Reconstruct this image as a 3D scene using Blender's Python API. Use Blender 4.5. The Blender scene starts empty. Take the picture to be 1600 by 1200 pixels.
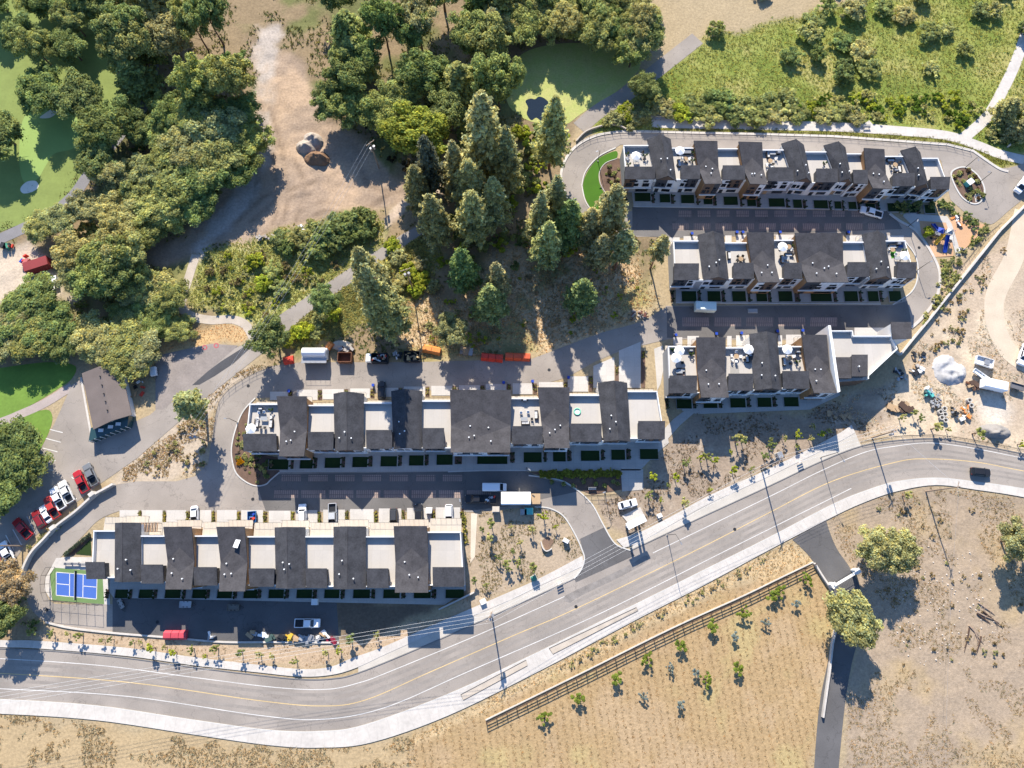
import bpy, math, random
import numpy as np
from mathutils import Vector, noise as mnoise
from mathutils.geometry import tessellate_polygon
R = math.radians
random.seed(7); rng = np.random.default_rng(7)
C = bpy.context.scene.collection
S = bpy.context.scene

# ------------------------------------------------------------------ camera, sky, sun, exposure
CAM_H, FPX, TILT = 168.0, 1067.0, R(13.7)
cam = bpy.data.objects.new('camera', bpy.data.cameras.new('camera'))
cam.data.sensor_width = 36.0; cam.data.lens = 36.0 * FPX / 1600.0
cam.data.clip_start = 1.0; cam.data.clip_end = 3000.0
cam.location = (0, 0, CAM_H); cam.rotation_euler = (TILT, 0, 0)
C.objects.link(cam); S.camera = cam

SUN_EL, SUN_AZ = R(33.0), R(-10.0)          # azimuth from +Y towards +X
W = bpy.data.worlds.new('World'); S.world = W; W.use_nodes = True
wn = W.node_tree.nodes; wl = W.node_tree.links
sky = wn.new('ShaderNodeTexSky'); sky.sky_type = 'NISHITA'; sky.sun_disc = False
sky.sun_elevation = SUN_EL; sky.sun_rotation = SUN_AZ; sky.altitude = 400; sky.ozone_density = 8.0; sky.dust_density = .6
wl.new(sky.outputs[0], wn['Background'].inputs[0]); wn['Background'].inputs[1].default_value = 0.125
sd = Vector((math.sin(SUN_AZ) * math.cos(SUN_EL), math.cos(SUN_AZ) * math.cos(SUN_EL), math.sin(SUN_EL)))
sun = bpy.data.objects.new('sun', bpy.data.lights.new('sun', 'SUN'))
sun.data.energy = 5.0; sun.data.angle = R(0.5); sun.data.color = (1.0, 0.925, 0.81)
sun.rotation_euler = (-sd).to_track_quat('-Z', 'Y').to_euler(); sun.location = sd * 300
C.objects.link(sun)
S.view_settings.view_transform = 'Standard'; S.view_settings.look = 'None'
S.view_settings.gamma = 1.0; S.view_settings.exposure = 1.0; S.view_settings.use_curve_mapping = False

# ------------------------------------------------------------------ helpers
_c, _s = math.cos(TILT), math.sin(TILT)
def P(px, py, z=0.0):
    """ground (or height z) position of a surveyed point of the 1600x1200 photograph"""
    u = (px - 800) / FPX; v = (600 - py) / FPX
    t = (CAM_H - z) / (_c - v * _s)
    return (t * u, t * (v * _c + _s))
def P3(px, py, z=0.0):
    a = P(px, py, z); return Vector((a[0], a[1], z))
def PD(px, py, dx, dy):
    a = P(px - dx, py - dy); b = P(px + dx, py + dy)
    return math.atan2(b[1] - a[1], b[0] - a[0])

def tag(o, label=None, cat=None, group=None, kind=None):
    if label: o['label'] = label
    if cat: o['category'] = cat
    if group: o['group'] = group
    if kind: o['kind'] = kind
    return o
def thing(name, label, cat, loc=(0, 0, 0), rz=0.0, group=None, sc=1.0):
    o = bpy.data.objects.new(name, None); C.objects.link(o)
    o.empty_display_size = 0.5
    o.location = loc; o.rotation_euler = (0, 0, rz); o.scale = (sc, sc, sc)
    return tag(o, label, cat, group)
def copy_tree(o, parent=None):
    c = o.copy(); C.objects.link(c); c.parent = parent
    for ch in list(o.children): copy_tree(ch, c)
    return c
_cache = {}
def spawn(key, builder, label, cat, loc, rz=0.0, group=None, sc=1.0, color=None):
    if key in _cache: r = copy_tree(_cache[key])
    else: r = builder(); _cache[key] = r
    r.location = loc; r.rotation_euler = (0, 0, rz)
    r.scale = (sc, sc, sc) if not isinstance(sc, tuple) else sc
    for k in ('group',):
        if k in r: del r[k]
    tag(r, label, cat, group)
    if color:
        for ch in [r] + list(r.children):
            ch.color = (*color, 1)
    return r

class MB:
    def __init__(s): s.v = []; s.f = []; s.m = []; s.cm = 0
    def mat(s, i): s.cm = i; return s
    def add(s, vs, fs):
        n = len(s.v); s.v += [tuple(p) for p in vs]
        for f in fs: s.f.append(tuple(i + n for i in f)); s.m.append(s.cm)
        return s
    def box(s, c, d, rz=0.0):
        x, y, z = c; a, b, h = d[0] / 2, d[1] / 2, d[2] / 2; co, si = math.cos(rz), math.sin(rz)
        vs = []
        for k in (-h, h):
            for i, j in ((-a, -b), (a, -b), (a, b), (-a, b)):
                vs.append((x + i * co - j * si, y + i * si + j * co, z + k))
        return s.add(vs, [(3, 2, 1, 0), (4, 5, 6, 7), (0, 1, 5, 4), (1, 2, 6, 5), (2, 3, 7, 6), (3, 0, 4, 7)])
    def bbox(s, x0, x1, y0, y1, z0, z1):
        return s.box(((x0 + x1) / 2, (y0 + y1) / 2, (z0 + z1) / 2), (x1 - x0, y1 - y0, z1 - z0))
    def prism(s, pts, z0, z1, top=True, bottom=False):
        n = len(pts)
        ar = sum(pts[i][0] * pts[(i + 1) % n][1] - pts[(i + 1) % n][0] * pts[i][1] for i in range(n))
        if ar < 0: pts = list(pts)[::-1]
        b = z0 if hasattr(z0, '__len__') else [z0] * n
        t = z1 if hasattr(z1, '__len__') else [z1] * n
        if ar < 0:
            if hasattr(z0, '__len__'): b = list(b)[::-1]
            if hasattr(z1, '__len__'): t = list(t)[::-1]
        vs = [(p[0], p[1], b[i]) for i, p in enumerate(pts)] + [(p[0], p[1], t[i]) for i, p in enumerate(pts)]
        fs = [(i, (i + 1) % n, n + (i + 1) % n, n + i) for i in range(n)]
        tri = tessellate_polygon([[Vector((p[0], p[1], 0)) for p in pts]]) if n > 4 else [(0, 1, 2), (0, 2, 3)][:n - 2]
        for t3 in tri:
            a, b2, c2 = [pts[i] for i in t3]
            cr = (b2[0] - a[0]) * (c2[1] - a[1]) - (b2[1] - a[1]) * (c2[0] - a[0])
            q = t3 if cr > 0 else (t3[0], t3[2], t3[1])
            if top: fs.append(tuple(n + i for i in q))
            if bottom: fs.append((q[0], q[2], q[1]))
        return s.add(vs, fs)
    def cyl(s, p, r, z0, z1, n=10, r2=None, cap=True):
        r2 = r if r2 is None else r2
        vs = []
        for i in range(n):
            a = 2 * math.pi * i / n; vs.append((p[0] + r * math.cos(a), p[1] + r * math.sin(a), z0))
        for i in range(n):
            a = 2 * math.pi * i / n; vs.append((p[0] + r2 * math.cos(a), p[1] + r2 * math.sin(a), z1))
        fs = [(i, (i + 1) % n, n + (i + 1) % n, n + i) for i in range(n)]
        if cap: fs.append(tuple(range(n, 2 * n))); fs.append(tuple(range(n - 1, -1, -1)))
        return s.add(vs, fs)
    def tube(s, pts, r, n=6, cap=True):
        pts = [Vector(p) for p in pts]; k = len(pts); vs = []
        rr = r if hasattr(r, '__len__') else [r] * k
        for i, p in enumerate(pts):
            d = (pts[min(i + 1, k - 1)] - pts[max(i - 1, 0)]).normalized()
            a = d.cross(Vector((0, 0, 1)) if abs(d.z) < .95 else Vector((1, 0, 0))).normalized(); b = d.cross(a)
            for j in range(n):
                t = 2 * math.pi * j / n; q = p + (a * math.cos(t) + b * math.sin(t)) * rr[i]; vs.append(tuple(q))
        fs = []
        for i in range(k - 1):
            for j in range(n):
                fs.append((i * n + j, i * n + (j + 1) % n, (i + 1) * n + (j + 1) % n, (i + 1) * n + j))
        if cap: fs.append(tuple(range(n))); fs.append(tuple(range(k * n - 1, (k - 1) * n - 1, -1)))
        return s.add(vs, fs)
    def loft(s, rings, cap=True):
        n = len(rings[0]); vs = [p for r in rings for p in r]; fs = []
        for i in range(len(rings) - 1):
            for j in range(n):
                fs.append((i * n + j, i * n + (j + 1) % n, (i + 1) * n + (j + 1) % n, (i + 1) * n + j))
        if cap:
            fs.append(tuple(range(n - 1, -1, -1))); k = (len(rings) - 1) * n; fs.append(tuple(range(k, k + n)))
        return s.add(vs, fs)
    def build(s, name, mats, parent=None, org=(0, 0, 0), loc=None, smooth=False, rz=0.0):
        me = bpy.data.meshes.new(name)
        me.from_pydata([(a[0] - org[0], a[1] - org[1], a[2] - org[2]) for a in s.v], [], s.f)
        if not isinstance(mats, (list, tuple)): mats = [mats]
        for m in mats: me.materials.append(m)
        if len(mats) > 1: me.polygons.foreach_set('material_index', s.m)
        if smooth: me.polygons.foreach_set('use_smooth', [True] * len(me.polygons))
        me.update()
        return mobj(name, me, parent, loc, rz)
def mobj(name, me, parent=None, loc=None, rz=0.0):
    o = bpy.data.objects.new(name, me); C.objects.link(o)
    if parent: o.parent = parent
    if loc is not None: o.location = loc
    if rz: o.rotation_euler = (0, 0, rz)
    return o
def mesh_np(name, V, F, mats, attr=None):
    """V (n,3), F (m,k) same-size faces"""
    me = bpy.data.meshes.new(name); V = np.asarray(V, np.float32); F = np.asarray(F, np.int32); k = F.shape[1]
    me.vertices.add(len(V)); me.vertices.foreach_set('co', V.ravel())
    me.loops.add(F.size); me.loops.foreach_set('vertex_index', F.ravel())
    me.polygons.add(len(F)); me.polygons.foreach_set('loop_start', np.arange(0, F.size, k, dtype=np.int32))
    try: me.polygons.foreach_set('loop_total', np.full(len(F), k, np.int32))
    except Exception: pass
    if attr is not None:
        for an, av in attr.items():
            a = me.attributes.new(an, 'FLOAT_COLOR', 'POINT')
            av = np.asarray(av, np.float32)
            if av.ndim == 1: av = np.stack([av] * 3, 1)
            a.data.foreach_set('color', np.concatenate([av, np.ones((len(av), 1), np.float32)], 1).ravel())
    for m in (mats if isinstance(mats, (list, tuple)) else [mats]): me.materials.append(m)
    me.update(calc_edges=True); me.validate()
    return me

# ------------------------------------------------------------------ materials
def nodes(m): return m.node_tree.nodes, m.node_tree.links
MATS = {}
def mat(name, col, rough=0.8, var=0.12, scale=3.0, bump=0.0, col2=None, metal=0.0, scale2=0.25, spec=0.3, objcol=False, obj_space=False):
    if name in MATS: return MATS[name]
    m = bpy.data.materials.new(name); m.use_nodes = True; N, L = nodes(m); b = N['Principled BSDF']
    b.inputs['Roughness'].default_value = rough; b.inputs['Metallic'].default_value = metal
    b.inputs['Specular IOR Level'].default_value = spec
    if obj_space:
        tc = N.new('ShaderNodeTexCoord'); pos = tc.outputs['Object']
    else:
        g = N.new('ShaderNodeNewGeometry'); pos = g.outputs['Position']
    n1 = N.new('ShaderNodeTexNoise'); n1.inputs['Scale'].default_value = scale; n1.inputs['Detail'].default_value = 5; n1.inputs['Roughness'].default_value = .65
    n2 = N.new('ShaderNodeTexNoise'); n2.inputs['Scale'].default_value = scale2; n2.inputs['Detail'].default_value = 4
    L.new(pos, n1.inputs['Vector']); L.new(pos, n2.inputs['Vector'])
    ad = N.new('ShaderNodeMath'); ad.operation = 'ADD'; L.new(n1.outputs[0], ad.inputs[0]); L.new(n2.outputs[0], ad.inputs[1])
    mr = N.new('ShaderNodeMapRange'); mr.inputs[1].default_value = .7; mr.inputs[2].default_value = 1.3
    mr.inputs[3].default_value = 1 - var; mr.inputs[4].default_value = 1 + var; L.new(ad.outputs[0], mr.inputs[0])
    vm = N.new('ShaderNodeVectorMath'); vm.operation = 'SCALE'
    if objcol:
        oi = N.new('ShaderNodeObjectInfo'); L.new(oi.outputs['Color'], vm.inputs[0])
    elif col2:
        mx = N.new('ShaderNodeMix'); mx.data_type = 'RGBA'
        mx.inputs[6].default_value = (*col, 1); mx.inputs[7].default_value = (*col2, 1)
        r2 = N.new('ShaderNodeMapRange'); r2.inputs[1].default_value = .42; r2.inputs[2].default_value = .6
        L.new(n2.outputs[0], r2.inputs[0]); L.new(r2.outputs[0], mx.inputs[0]); L.new(mx.outputs[2], vm.inputs[0])
    else: vm.inputs[0].default_value = col
    L.new(mr.outputs[0], vm.inputs['Scale']); L.new(vm.outputs[0], b.inputs['Base Color'])
    if bump:
        bp = N.new('ShaderNodeBump'); bp.inputs['Strength'].default_value = bump; bp.inputs['Distance'].default_value = .1
        L.new(n1.outputs[0], bp.inputs['Height']); L.new(bp.outputs[0], b.inputs['Normal'])
    MATS[name] = m; return m
def grid_mat(name, col, linecol, sx, sz, line=.03, rough=.7, var=.06, axes='xz', offset=0.0):
    """cladding or slab joints: brick texture laid on the wall or floor plane in metres"""
    m = mat(name, col, rough, var); N, L = nodes(m); b = N['Principled BSDF']
    src = b.inputs['Base Color'].links[0].from_socket
    g = N.new('ShaderNodeNewGeometry'); sp = N.new('ShaderNodeSeparateXYZ'); cb = N.new('ShaderNodeCombineXYZ')
    L.new(g.outputs['Position'], sp.inputs[0])
    L.new(sp.outputs[{'x': 0, 'y': 1, 'z': 2}[axes[0]]], cb.inputs[0]); L.new(sp.outputs[{'x': 0, 'y': 1, 'z': 2}[axes[1]]], cb.inputs[1])
    bt = N.new('ShaderNodeTexBrick'); bt.offset = offset; bt.inputs['Scale'].default_value = 1
    bt.inputs['Brick Width'].default_value = sx; bt.inputs['Row Height'].default_value = sz; bt.inputs['Mortar Size'].default_value = line / 2
    bt.inputs['Color1'].default_value = (1, 1, 1, 1); bt.inputs['Color2'].default_value = (.93, .93, .93, 1); bt.inputs['Mortar'].default_value = (0, 0, 0, 1)
    L.new(cb.outputs[0], bt.inputs['Vector'])
    mx = N.new('ShaderNodeMix'); mx.data_type = 'RGBA'; mx.inputs[7].default_value = (*linecol, 1)
    ml = N.new('ShaderNodeMix'); ml.data_type = 'RGBA'; ml.blend_type = 'MULTIPLY'; ml.inputs[0].default_value = 1
    L.new(src, ml.inputs[6]); L.new(bt.outputs['Color'], ml.inputs[7])
    L.new(bt.outputs['Fac'], mx.inputs[0]); L.new(ml.outputs[2], mx.inputs[6])
    L.new(mx.outputs[2], b.inputs['Base Color']); return m

shingle = mat('shingle', (.056, .056, .061), .92, .34, 2.6, .25, scale2=.5, spec=.12)
shingle2 = mat('shingle_brown', (.063, .060, .063), .92, .3, 2.6, .2, scale2=.5, spec=.12)
white_wall = mat('white_wall', (.74, .73, .70), .7, .05)
white_panel = grid_mat('white_panel', (.72, .73, .74), (.22, .23, .25), 1.15, .95, .05)
char_wall = mat('charcoal_wall', (.055, .058, .066), .7, .1)
brown_wall = grid_mat('brown_board', (.15, .095, .065), (.05, .03, .02), 6.0, .22, .025, var=.15, offset=.5)
wood_wall = grid_mat('cedar_board', (.40, .22, .10), (.16, .08, .04), 3.0, .2, .02, var=.2, axes='yz', offset=.5)
grey_wall = mat('grey_wall', (.30, .31, .32), .7, .06)
deck_mem = grid_mat('deck_membrane', (.46, .425, .38), (.37, .34, .305), 40.0, 1.9, .03, var=.05, axes='yx')
bal_panel = grid_mat('balcony_panel', (.50, .44, .36), (.36, .30, .24), 1.3, 30, .05, var=.06, axes='xy')
cap_m = mat('parapet_cap', (.62, .62, .62), .5, .04)
dark_metal = mat('dark_metal', (.025, .026, .028), .5, .1)
grey_metal = mat('grey_metal', (.38, .38, .38), .4, .1, metal=.5)
white_metal = mat('white_metal', (.78, .78, .76), .45, .05)
glass_m = mat('window_glass', (.018, .022, .03), .08, .05, spec=.7)
concrete = grid_mat('concrete_slab', (.44, .41, .37), (.30, .28, .25), 1.9, 1.9, .035, var=.10, axes='xy')
drive_m = grid_mat('driveway_concrete', (.50, .47, .43), (.37, .345, .31), 2.4, 2.4, .035, var=.10, axes='xy')
concrete_p = mat('concrete_plain', (.46, .43, .385), .85, .1, 2.5)
walkway = mat('walkway', (.50, .46, .41), .85, .14, 1.2)
kerb_m = mat('kerb', (.50, .48, .44), .85, .1, 1.5)
asphalt = mat('asphalt', (.30, .262, .225), .9, .13, 4.0, .08, scale2=.12)
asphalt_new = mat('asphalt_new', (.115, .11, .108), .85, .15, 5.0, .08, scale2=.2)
asphalt_shade_tone = mat('asphalt_shade_tone', (.145, .135, .126), .88, .15, 5.0, .08, scale2=.15)  # same asphalt as the streets, with the rows' shade put into its colour
def cracked(m, sc=.16, w=.012, dark=.72):
    N, L = nodes(m); b = N['Principled BSDF']; src = b.inputs['Base Color'].links[0].from_socket
    g = N.new('ShaderNodeNewGeometry'); v = N.new('ShaderNodeTexVoronoi'); v.feature = 'DISTANCE_TO_EDGE'; v.inputs['Scale'].default_value = sc
    nz = N.new('ShaderNodeTexNoise'); nz.inputs['Scale'].default_value = .5; nz.inputs['Detail'].default_value = 4
    ad = N.new('ShaderNodeVectorMath'); ad.operation = 'MULTIPLY_ADD'; ad.inputs[1].default_value = (4, 4, 4)
    L.new(g.outputs['Position'], nz.inputs['Vector']); L.new(nz.outputs['Color'], ad.inputs[0]); L.new(g.outputs['Position'], ad.inputs[2]); L.new(ad.outputs[0], v.inputs['Vector'])
    r = N.new('ShaderNodeMapRange'); r.inputs[1].default_value = 0; r.inputs[2].default_value = w; r.inputs[3].default_value = dark; r.inputs[4].default_value = 1; L.new(v.outputs['Distance'], r.inputs[0])
    n3 = N.new('ShaderNodeTexNoise'); n3.inputs['Scale'].default_value = .09; n3.inputs['Detail'].default_value = 3; L.new(g.outputs['Position'], n3.inputs['Vector'])
    r3 = N.new('ShaderNodeMapRange'); r3.inputs[1].default_value = .4; r3.inputs[2].default_value = .62; r3.inputs[3].default_value = .86; r3.inputs[4].default_value = 1.06; L.new(n3.outputs[0], r3.inputs[0])
    mu = N.new('ShaderNodeMath'); mu.operation = 'MULTIPLY'; L.new(r.outputs[0], mu.inputs[0]); L.new(r3.outputs[0], mu.inputs[1])
    vm = N.new('ShaderNodeVectorMath'); vm.operation = 'SCALE'; L.new(src, vm.inputs[0]); L.new(mu.outputs[0], vm.inputs['Scale']); L.new(vm.outputs[0], b.inputs['Base Color'])
cracked(asphalt); cracked(asphalt_shade_tone); cracked(asphalt_new, .12)
paver_m = grid_mat('permeable_paver', (.30, .225, .19), (.12, .10, .09), .5, 2.2, .12, var=.2, axes='xy')
gravel_m = mat('gravel', (.45, .385, .31), .95, .2, 8.0, .3, scale2=.4)
mulch_m = mat('mulch', (.135, .085, .06), .95, .3, 6.0, .4, scale2=.6)
lawn_m = mat('lawn', (.018, .038, .007), .9, .2, 7.0, .3, scale2=.3)
paint_white = mat('road_paint_white', (.60, .58, .54), .7, .22, 4.0)
paint_yellow = mat('road_paint_yellow', (.58, .42, .20), .7, .2, 4.0)
blue_m = mat('court_blue', (.055, .125, .40), .7, .06)
green_m = mat('court_green', (.13, .21, .075), .75, .1)
plastic_blue = mat('blue_plastic', (.02, .06, .36), .4, .08)
plastic_red = mat('red_plastic', (.62, .06, .035), .5, .15)
plastic_orange = mat('orange_plastic', (.70, .24, .06), .5, .15)
plastic_green = mat('green_plastic', (.06, .24, .15), .5, .1)
plastic_teal = mat('teal_plastic', (.10, .42, .38), .5, .1)
plastic_yellow = mat('yellow_plastic', (.62, .40, .05), .5, .1)
rust_m = mat('rusty_steel', (.17, .075, .04), .8, .3, 4.0)
fabric_w = mat('white_canvas', (.82, .81, .78), .8, .04)
fabric_g = mat('grey_cushion', (.19, .20, .22), .9, .1)
fabric_d = mat('dark_wicker', (.04, .036, .034), .8, .1)
timber = mat('timber', (.38, .26, .15), .8, .25, 5.0)
dark_timber = mat('dark_timber', (.075, .045, .032), .8, .2, 5.0)
pole_wood = mat('pole_wood', (.30, .22, .16), .85, .2, 5.0)
bark_m = mat('bark', (.13, .085, .058), .95, .3, 4.0, .3, obj_space=True)
bark_red = mat('bark_pine', (.20, .105, .065), .95, .3, 4.0, .3, obj_space=True)
stone_m = mat('stone', (.36, .33, .30), .9, .25, 2.5, .3)
sand_m = mat('bunker_sand', (.70, .64, .52), .95, .06)
tyre_m = mat('tyre_rubber', (.02, .02, .02), .9, .1)
rim_m = mat('rim_alloy', (.42, .42, .43), .35, .05, metal=.7)
lamp_glass = mat('head_lamp', (.75, .75, .72), .15, .02, spec=.6)
tail_m = mat('tail_lamp', (.35, .02, .015), .25, .02, spec=.6)
paint_obj = mat('car_paint', (.5, .5, .5), .28, .03, objcol=True, spec=.55)
obj_plain = mat('tinted_surface', (.5, .5, .5), .75, .12, objcol=True)
tarp_m = mat('white_tarp', (.82, .82, .84), .6, .05, 1.2, .5)
dirt_pile = mat('dirt_pile', (.34, .29, .24), .95, .25, 2.5, .5)

def leaf_mat(name, trans=.25):
    m = bpy.data.materials.new(name); m.use_nodes = True; N, L = nodes(m); b = N['Principled BSDF']
    b.inputs['Roughness'].default_value = .75; b.inputs['Specular IOR Level'].default_value = .06
    oi = N.new('ShaderNodeObjectInfo'); at = N.new('ShaderNodeAttribute'); at.attribute_name = 'lv'
    ml = N.new('ShaderNodeVectorMath'); ml.operation = 'MULTIPLY'; L.new(oi.outputs['Color'], ml.inputs[0]); L.new(at.outputs['Color'], ml.inputs[1])
    L.new(ml.outputs[0], b.inputs['Base Color'])
    tr = N.new('ShaderNodeBsdfTranslucent'); L.new(ml.outputs[0], tr.inputs['Color'])
    mx = N.new('ShaderNodeMixShader'); mx.inputs[0].default_value = trans
    L.new(b.outputs[0], mx.inputs[1]); L.new(tr.outputs[0], mx.inputs[2]); L.new(mx.outputs[0], N['Material Output'].inputs[0])
    return m
leaf_m = leaf_mat('foliage', .5); needle_m = leaf_mat('needles', .45); grass_m = leaf_mat('grass_blades', .5)

# ------------------------------------------------------------------ 2-D helpers
def smooth(pts, k=6, closed=False):
    pts = [tuple(p) for p in pts]; n = len(pts); out = []
    rngi = range(n if closed else n - 1)
    for i in rngi:
        if closed: p0, p1, p2, p3 = pts[i - 1], pts[i], pts[(i + 1) % n], pts[(i + 2) % n]
        else: p0, p1, p2, p3 = pts[max(i - 1, 0)], pts[i], pts[i + 1], pts[min(i + 2, n - 1)]
        for j in range(k):
            t = j / k; a = []
            for d in (0, 1):
                a.append(.5 * (2 * p1[d] + (p2[d] - p0[d]) * t + (2 * p0[d] - 5 * p1[d] + 4 * p2[d] - p3[d]) * t * t + (3 * p1[d] - p0[d] - 3 * p2[d] + p3[d]) * t ** 3))
            out.append(tuple(a))
    if not closed: out.append(pts[-1])
    return out
def W2(pts, z=0.0): return [P(p[0], p[1], z) for p in pts]
FLATS = []
def sheet(name, wpts, z, m, kind='structure', flat=True, parent=None):
    mb = MB(); tri = tessellate_polygon([[Vector((p[0], p[1], 0)) for p in wpts]]); fs = []
    for t in tri:
        a, b, c = [wpts[i] for i in t]
        cr = (b[0] - a[0]) * (c[1] - a[1]) - (b[1] - a[1]) * (c[0] - a[0])
        fs.append(t if cr > 0 else (t[0], t[2], t[1]))
    mb.add([(p[0], p[1], z) for p in wpts], fs)
    o = mb.build(name, m, parent); tag(o, kind=kind)
    if flat: FLATS.append(np.array(wpts))
    return o
def offset_line(pts, d):
    out = []
    for i, p in enumerate(pts):
        a = pts[max(i - 1, 0)]; b = pts[min(i + 1, len(pts) - 1)]
        t = Vector((b[0] - a[0], b[1] - a[1])).normalized(); out.append((p[0] - t.y * d, p[1] + t.x * d))
    return out
def strip(wpts, w): return offset_line(wpts, w / 2) + offset_line(wpts, -w / 2)[::-1]
def strip_mb(mb, wpts, w, z0, z1):
    """continuous kerb / wall along a line"""
    A = offset_line(wpts, w / 2); B = offset_line(wpts, -w / 2)
    rings = [[(b[0], b[1], z0), (b[0], b[1], z1), (a[0], a[1], z1), (a[0], a[1], z0)] for a, b in zip(A, B)]
    return mb.loft(rings)
def kerb(name, wpts, w=.28, z1=.13, m=None, **kw):
    o = strip_mb(MB(), wpts, w, -.2, z1).build(name, m or kerb_m); tag(o, **(kw or dict(kind='structure'))); return o
def along(wpts, step, start=0.0):
    out = []; acc = start
    for a, b in zip(wpts[:-1], wpts[1:]):
        L = math.hypot(b[0] - a[0], b[1] - a[1])
        while acc <= L:
            t = acc / L; out.append((a[0] + (b[0] - a[0]) * t, a[1] + (b[1] - a[1]) * t, math.atan2(b[1] - a[1], b[0] - a[0]))); acc += step
        acc -= L
    return out
def sdist(poly, X, Y):
    """signed distance, negative inside"""
    n = len(poly); d = np.full(X.shape, 1e9); ins = np.zeros(X.shape, bool)
    for i in range(n):
        ax, ay = poly[i]; bx, by = poly[(i + 1) % n]
        ex, ey = bx - ax, by - ay; L2 = ex * ex + ey * ey + 1e-12
        t = np.clip(((X - ax) * ex + (Y - ay) * ey) / L2, 0, 1)
        d = np.minimum(d, (X - ax - t * ex) ** 2 + (Y - ay - t * ey) ** 2)
        cr = ((ay > Y) != (by > Y)) & (X < (bx - ax) * (Y - ay) / (by - ay + 1e-12) + ax)
        ins ^= cr
    d = np.sqrt(d); return np.where(ins, -d, d)
def vnoise(X, Y, sc, seed=0):
    x = X / sc; y = Y / sc; xi = np.floor(x).astype(np.int64); yi = np.floor(y).astype(np.int64); fx = x - xi; fy = y - yi
    def h(a, b):
        v = (a * 374761393 + b * 668265263 + seed * 974634721) & 0x7fffffff
        v = ((v ^ (v >> 13)) * 1274126177) & 0x7fffffff
        return ((v ^ (v >> 16)) & 0xffff) / 65535.0
    fx = fx * fx * (3 - 2 * fx); fy = fy * fy * (3 - 2 * fy)
    return (h(xi, yi) * (1 - fx) + h(xi + 1, yi) * fx) * (1 - fy) + (h(xi, yi + 1) * (1 - fx) + h(xi + 1, yi + 1) * fx) * fy
def fbm(X, Y, sc, seed=0, o=4):
    r = 0; a = .5; tot = 0
    for i in range(o): r = r + a * vnoise(X, Y, sc / 2 ** i, seed + i); tot += a; a *= .55
    return r / tot
# ------------------------------------------------------------------ main road
N_KERB_L = [(-130, 1008), (0, 1013), (100, 1018), (200, 1028), (300, 1042), (400, 1054), (470, 1061), (520, 1060), (560, 1051), (649, 1015), (740, 975), (820, 939), (897, 904)]
N_KERB_R = [(985, 860), (1100, 806), (1200, 760), (1280, 722), (1345, 697), (1400, 688), (1460, 685), (1500, 690), (1550, 699), (1600, 709), (1740, 735)]
S_KERB = [(-130, 1088), (0, 1093), (150, 1103), (300, 1125), (420, 1141), (500, 1143), (570, 1133), (700, 1085), (825, 1027), (1000, 941), (1100, 891), (1200, 841), (1300, 789), (1350, 768), (1400, 753), (1462, 747), (1530, 754), (1600, 764), (1740, 790)]
nk_l = W2(smooth(N_KERB_L)); nk_r = W2(smooth(N_KERB_R)); sk = W2(smooth(S_KERB))
road = sheet('main_road', nk_l + nk_r + sk[::-1], .03, asphalt)
EDGE_N1 = W2(smooth([(-130, 1024), (0, 1029), (160, 1040), (300, 1058), (430, 1074), (510, 1077), (560, 1067), (607, 1050), (747, 992), (882, 932)]))
EDGE_N2 = W2(smooth([(1020, 864), (1200, 777), (1280, 737), (1350, 707), (1400, 697), (1450, 692), (1500, 697), (1550, 706), (1600, 716), (1740, 742)]))
YEL = W2(smooth([(-130, 1047), (0, 1052), (200, 1066), (400, 1094), (500, 1103), (570, 1094), (672, 1050), (800, 994), (900, 951), (1087, 860), (1200, 802), (1300, 752), (1400, 722), (1450, 717), (1525, 722), (1600, 736), (1740, 760)]))
EDGE_S = W2(smooth([(-130, 1071), (0, 1076), (200, 1088), (400, 1117), (500, 1124), (600, 1106), (730, 1050), (900, 976), (1000, 928), (1137, 859), (1330, 763)]))
for n_, l_, m_, w_ in (('edge_line', EDGE_N1, paint_white, .15), ('edge_line', EDGE_N2, paint_white, .15), ('centre_line', YEL, paint_yellow, .17), ('edge_line', EDGE_S, paint_white, .15)):
    sheet(n_, strip(l_, w_), .038, m_, flat=False)
# tyre-worn darker lane bands
worn = mat('wheel_worn_asphalt', (.26, .23, .20), .85, .16, 1.5, scale2=.2)
def between(A, B, f0, f1, z):
    n = 120
    def rs(l):
        d = np.r_[0, np.cumsum([math.hypot(b[0] - a[0], b[1] - a[1]) for a, b in zip(l[:-1], l[1:])])]; t = np.linspace(0, d[-1], n)
        return np.stack([np.interp(t, d, [p[0] for p in l]), np.interp(t, d, [p[1] for p in l])], 1)
    a, b = rs(A), rs(B); sheet('wheel_track', [tuple(p) for p in a + (b - a) * f0] + [tuple(p) for p in (a + (b - a) * f1)[::-1]], z, worn, flat=False)
YN = [p for p in nk_l] + [p for p in nk_r]
for f0, f1 in ((.27, .33), (.41, .47), (.60, .66), (.73, .79)): between(YN, sk, f0, f1, .034)
# entrance road
ENT_L = smooth([(835, 792), (858, 794), (880, 806), (897, 832), (909, 858), (913, 873), (908, 890), (897, 904)])
ENT_R = smooth([(905, 768), (925, 788), (941, 817), (955, 842), (966, 853), (985, 860)])
sheet('entrance_road', W2(ENT_L[::-1][:-1] + [(800, 790), (800, 770)] + ENT_R) , .024, asphalt)
sheet('entrance_apron', W2([(906, 842), (944, 824), (955, 842), (966, 853), (985, 860), (992, 868), (900, 910), (897, 904), (908, 890), (913, 873), (910, 858)]), .034, asphalt_new, flat=False)
crk = mat('worn_asphalt', (.22, .198, .178), .9, .3, 6.0, scale2=.6)
sheet('asphalt_patch', W2(smooth([(880, 934), (900, 922), (940, 904), (985, 882), (1008, 868), (1012, 876), (990, 890), (955, 908), (925, 922), (900, 935), (890, 942)], 4, True)), .036, crk, flat=False)
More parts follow.
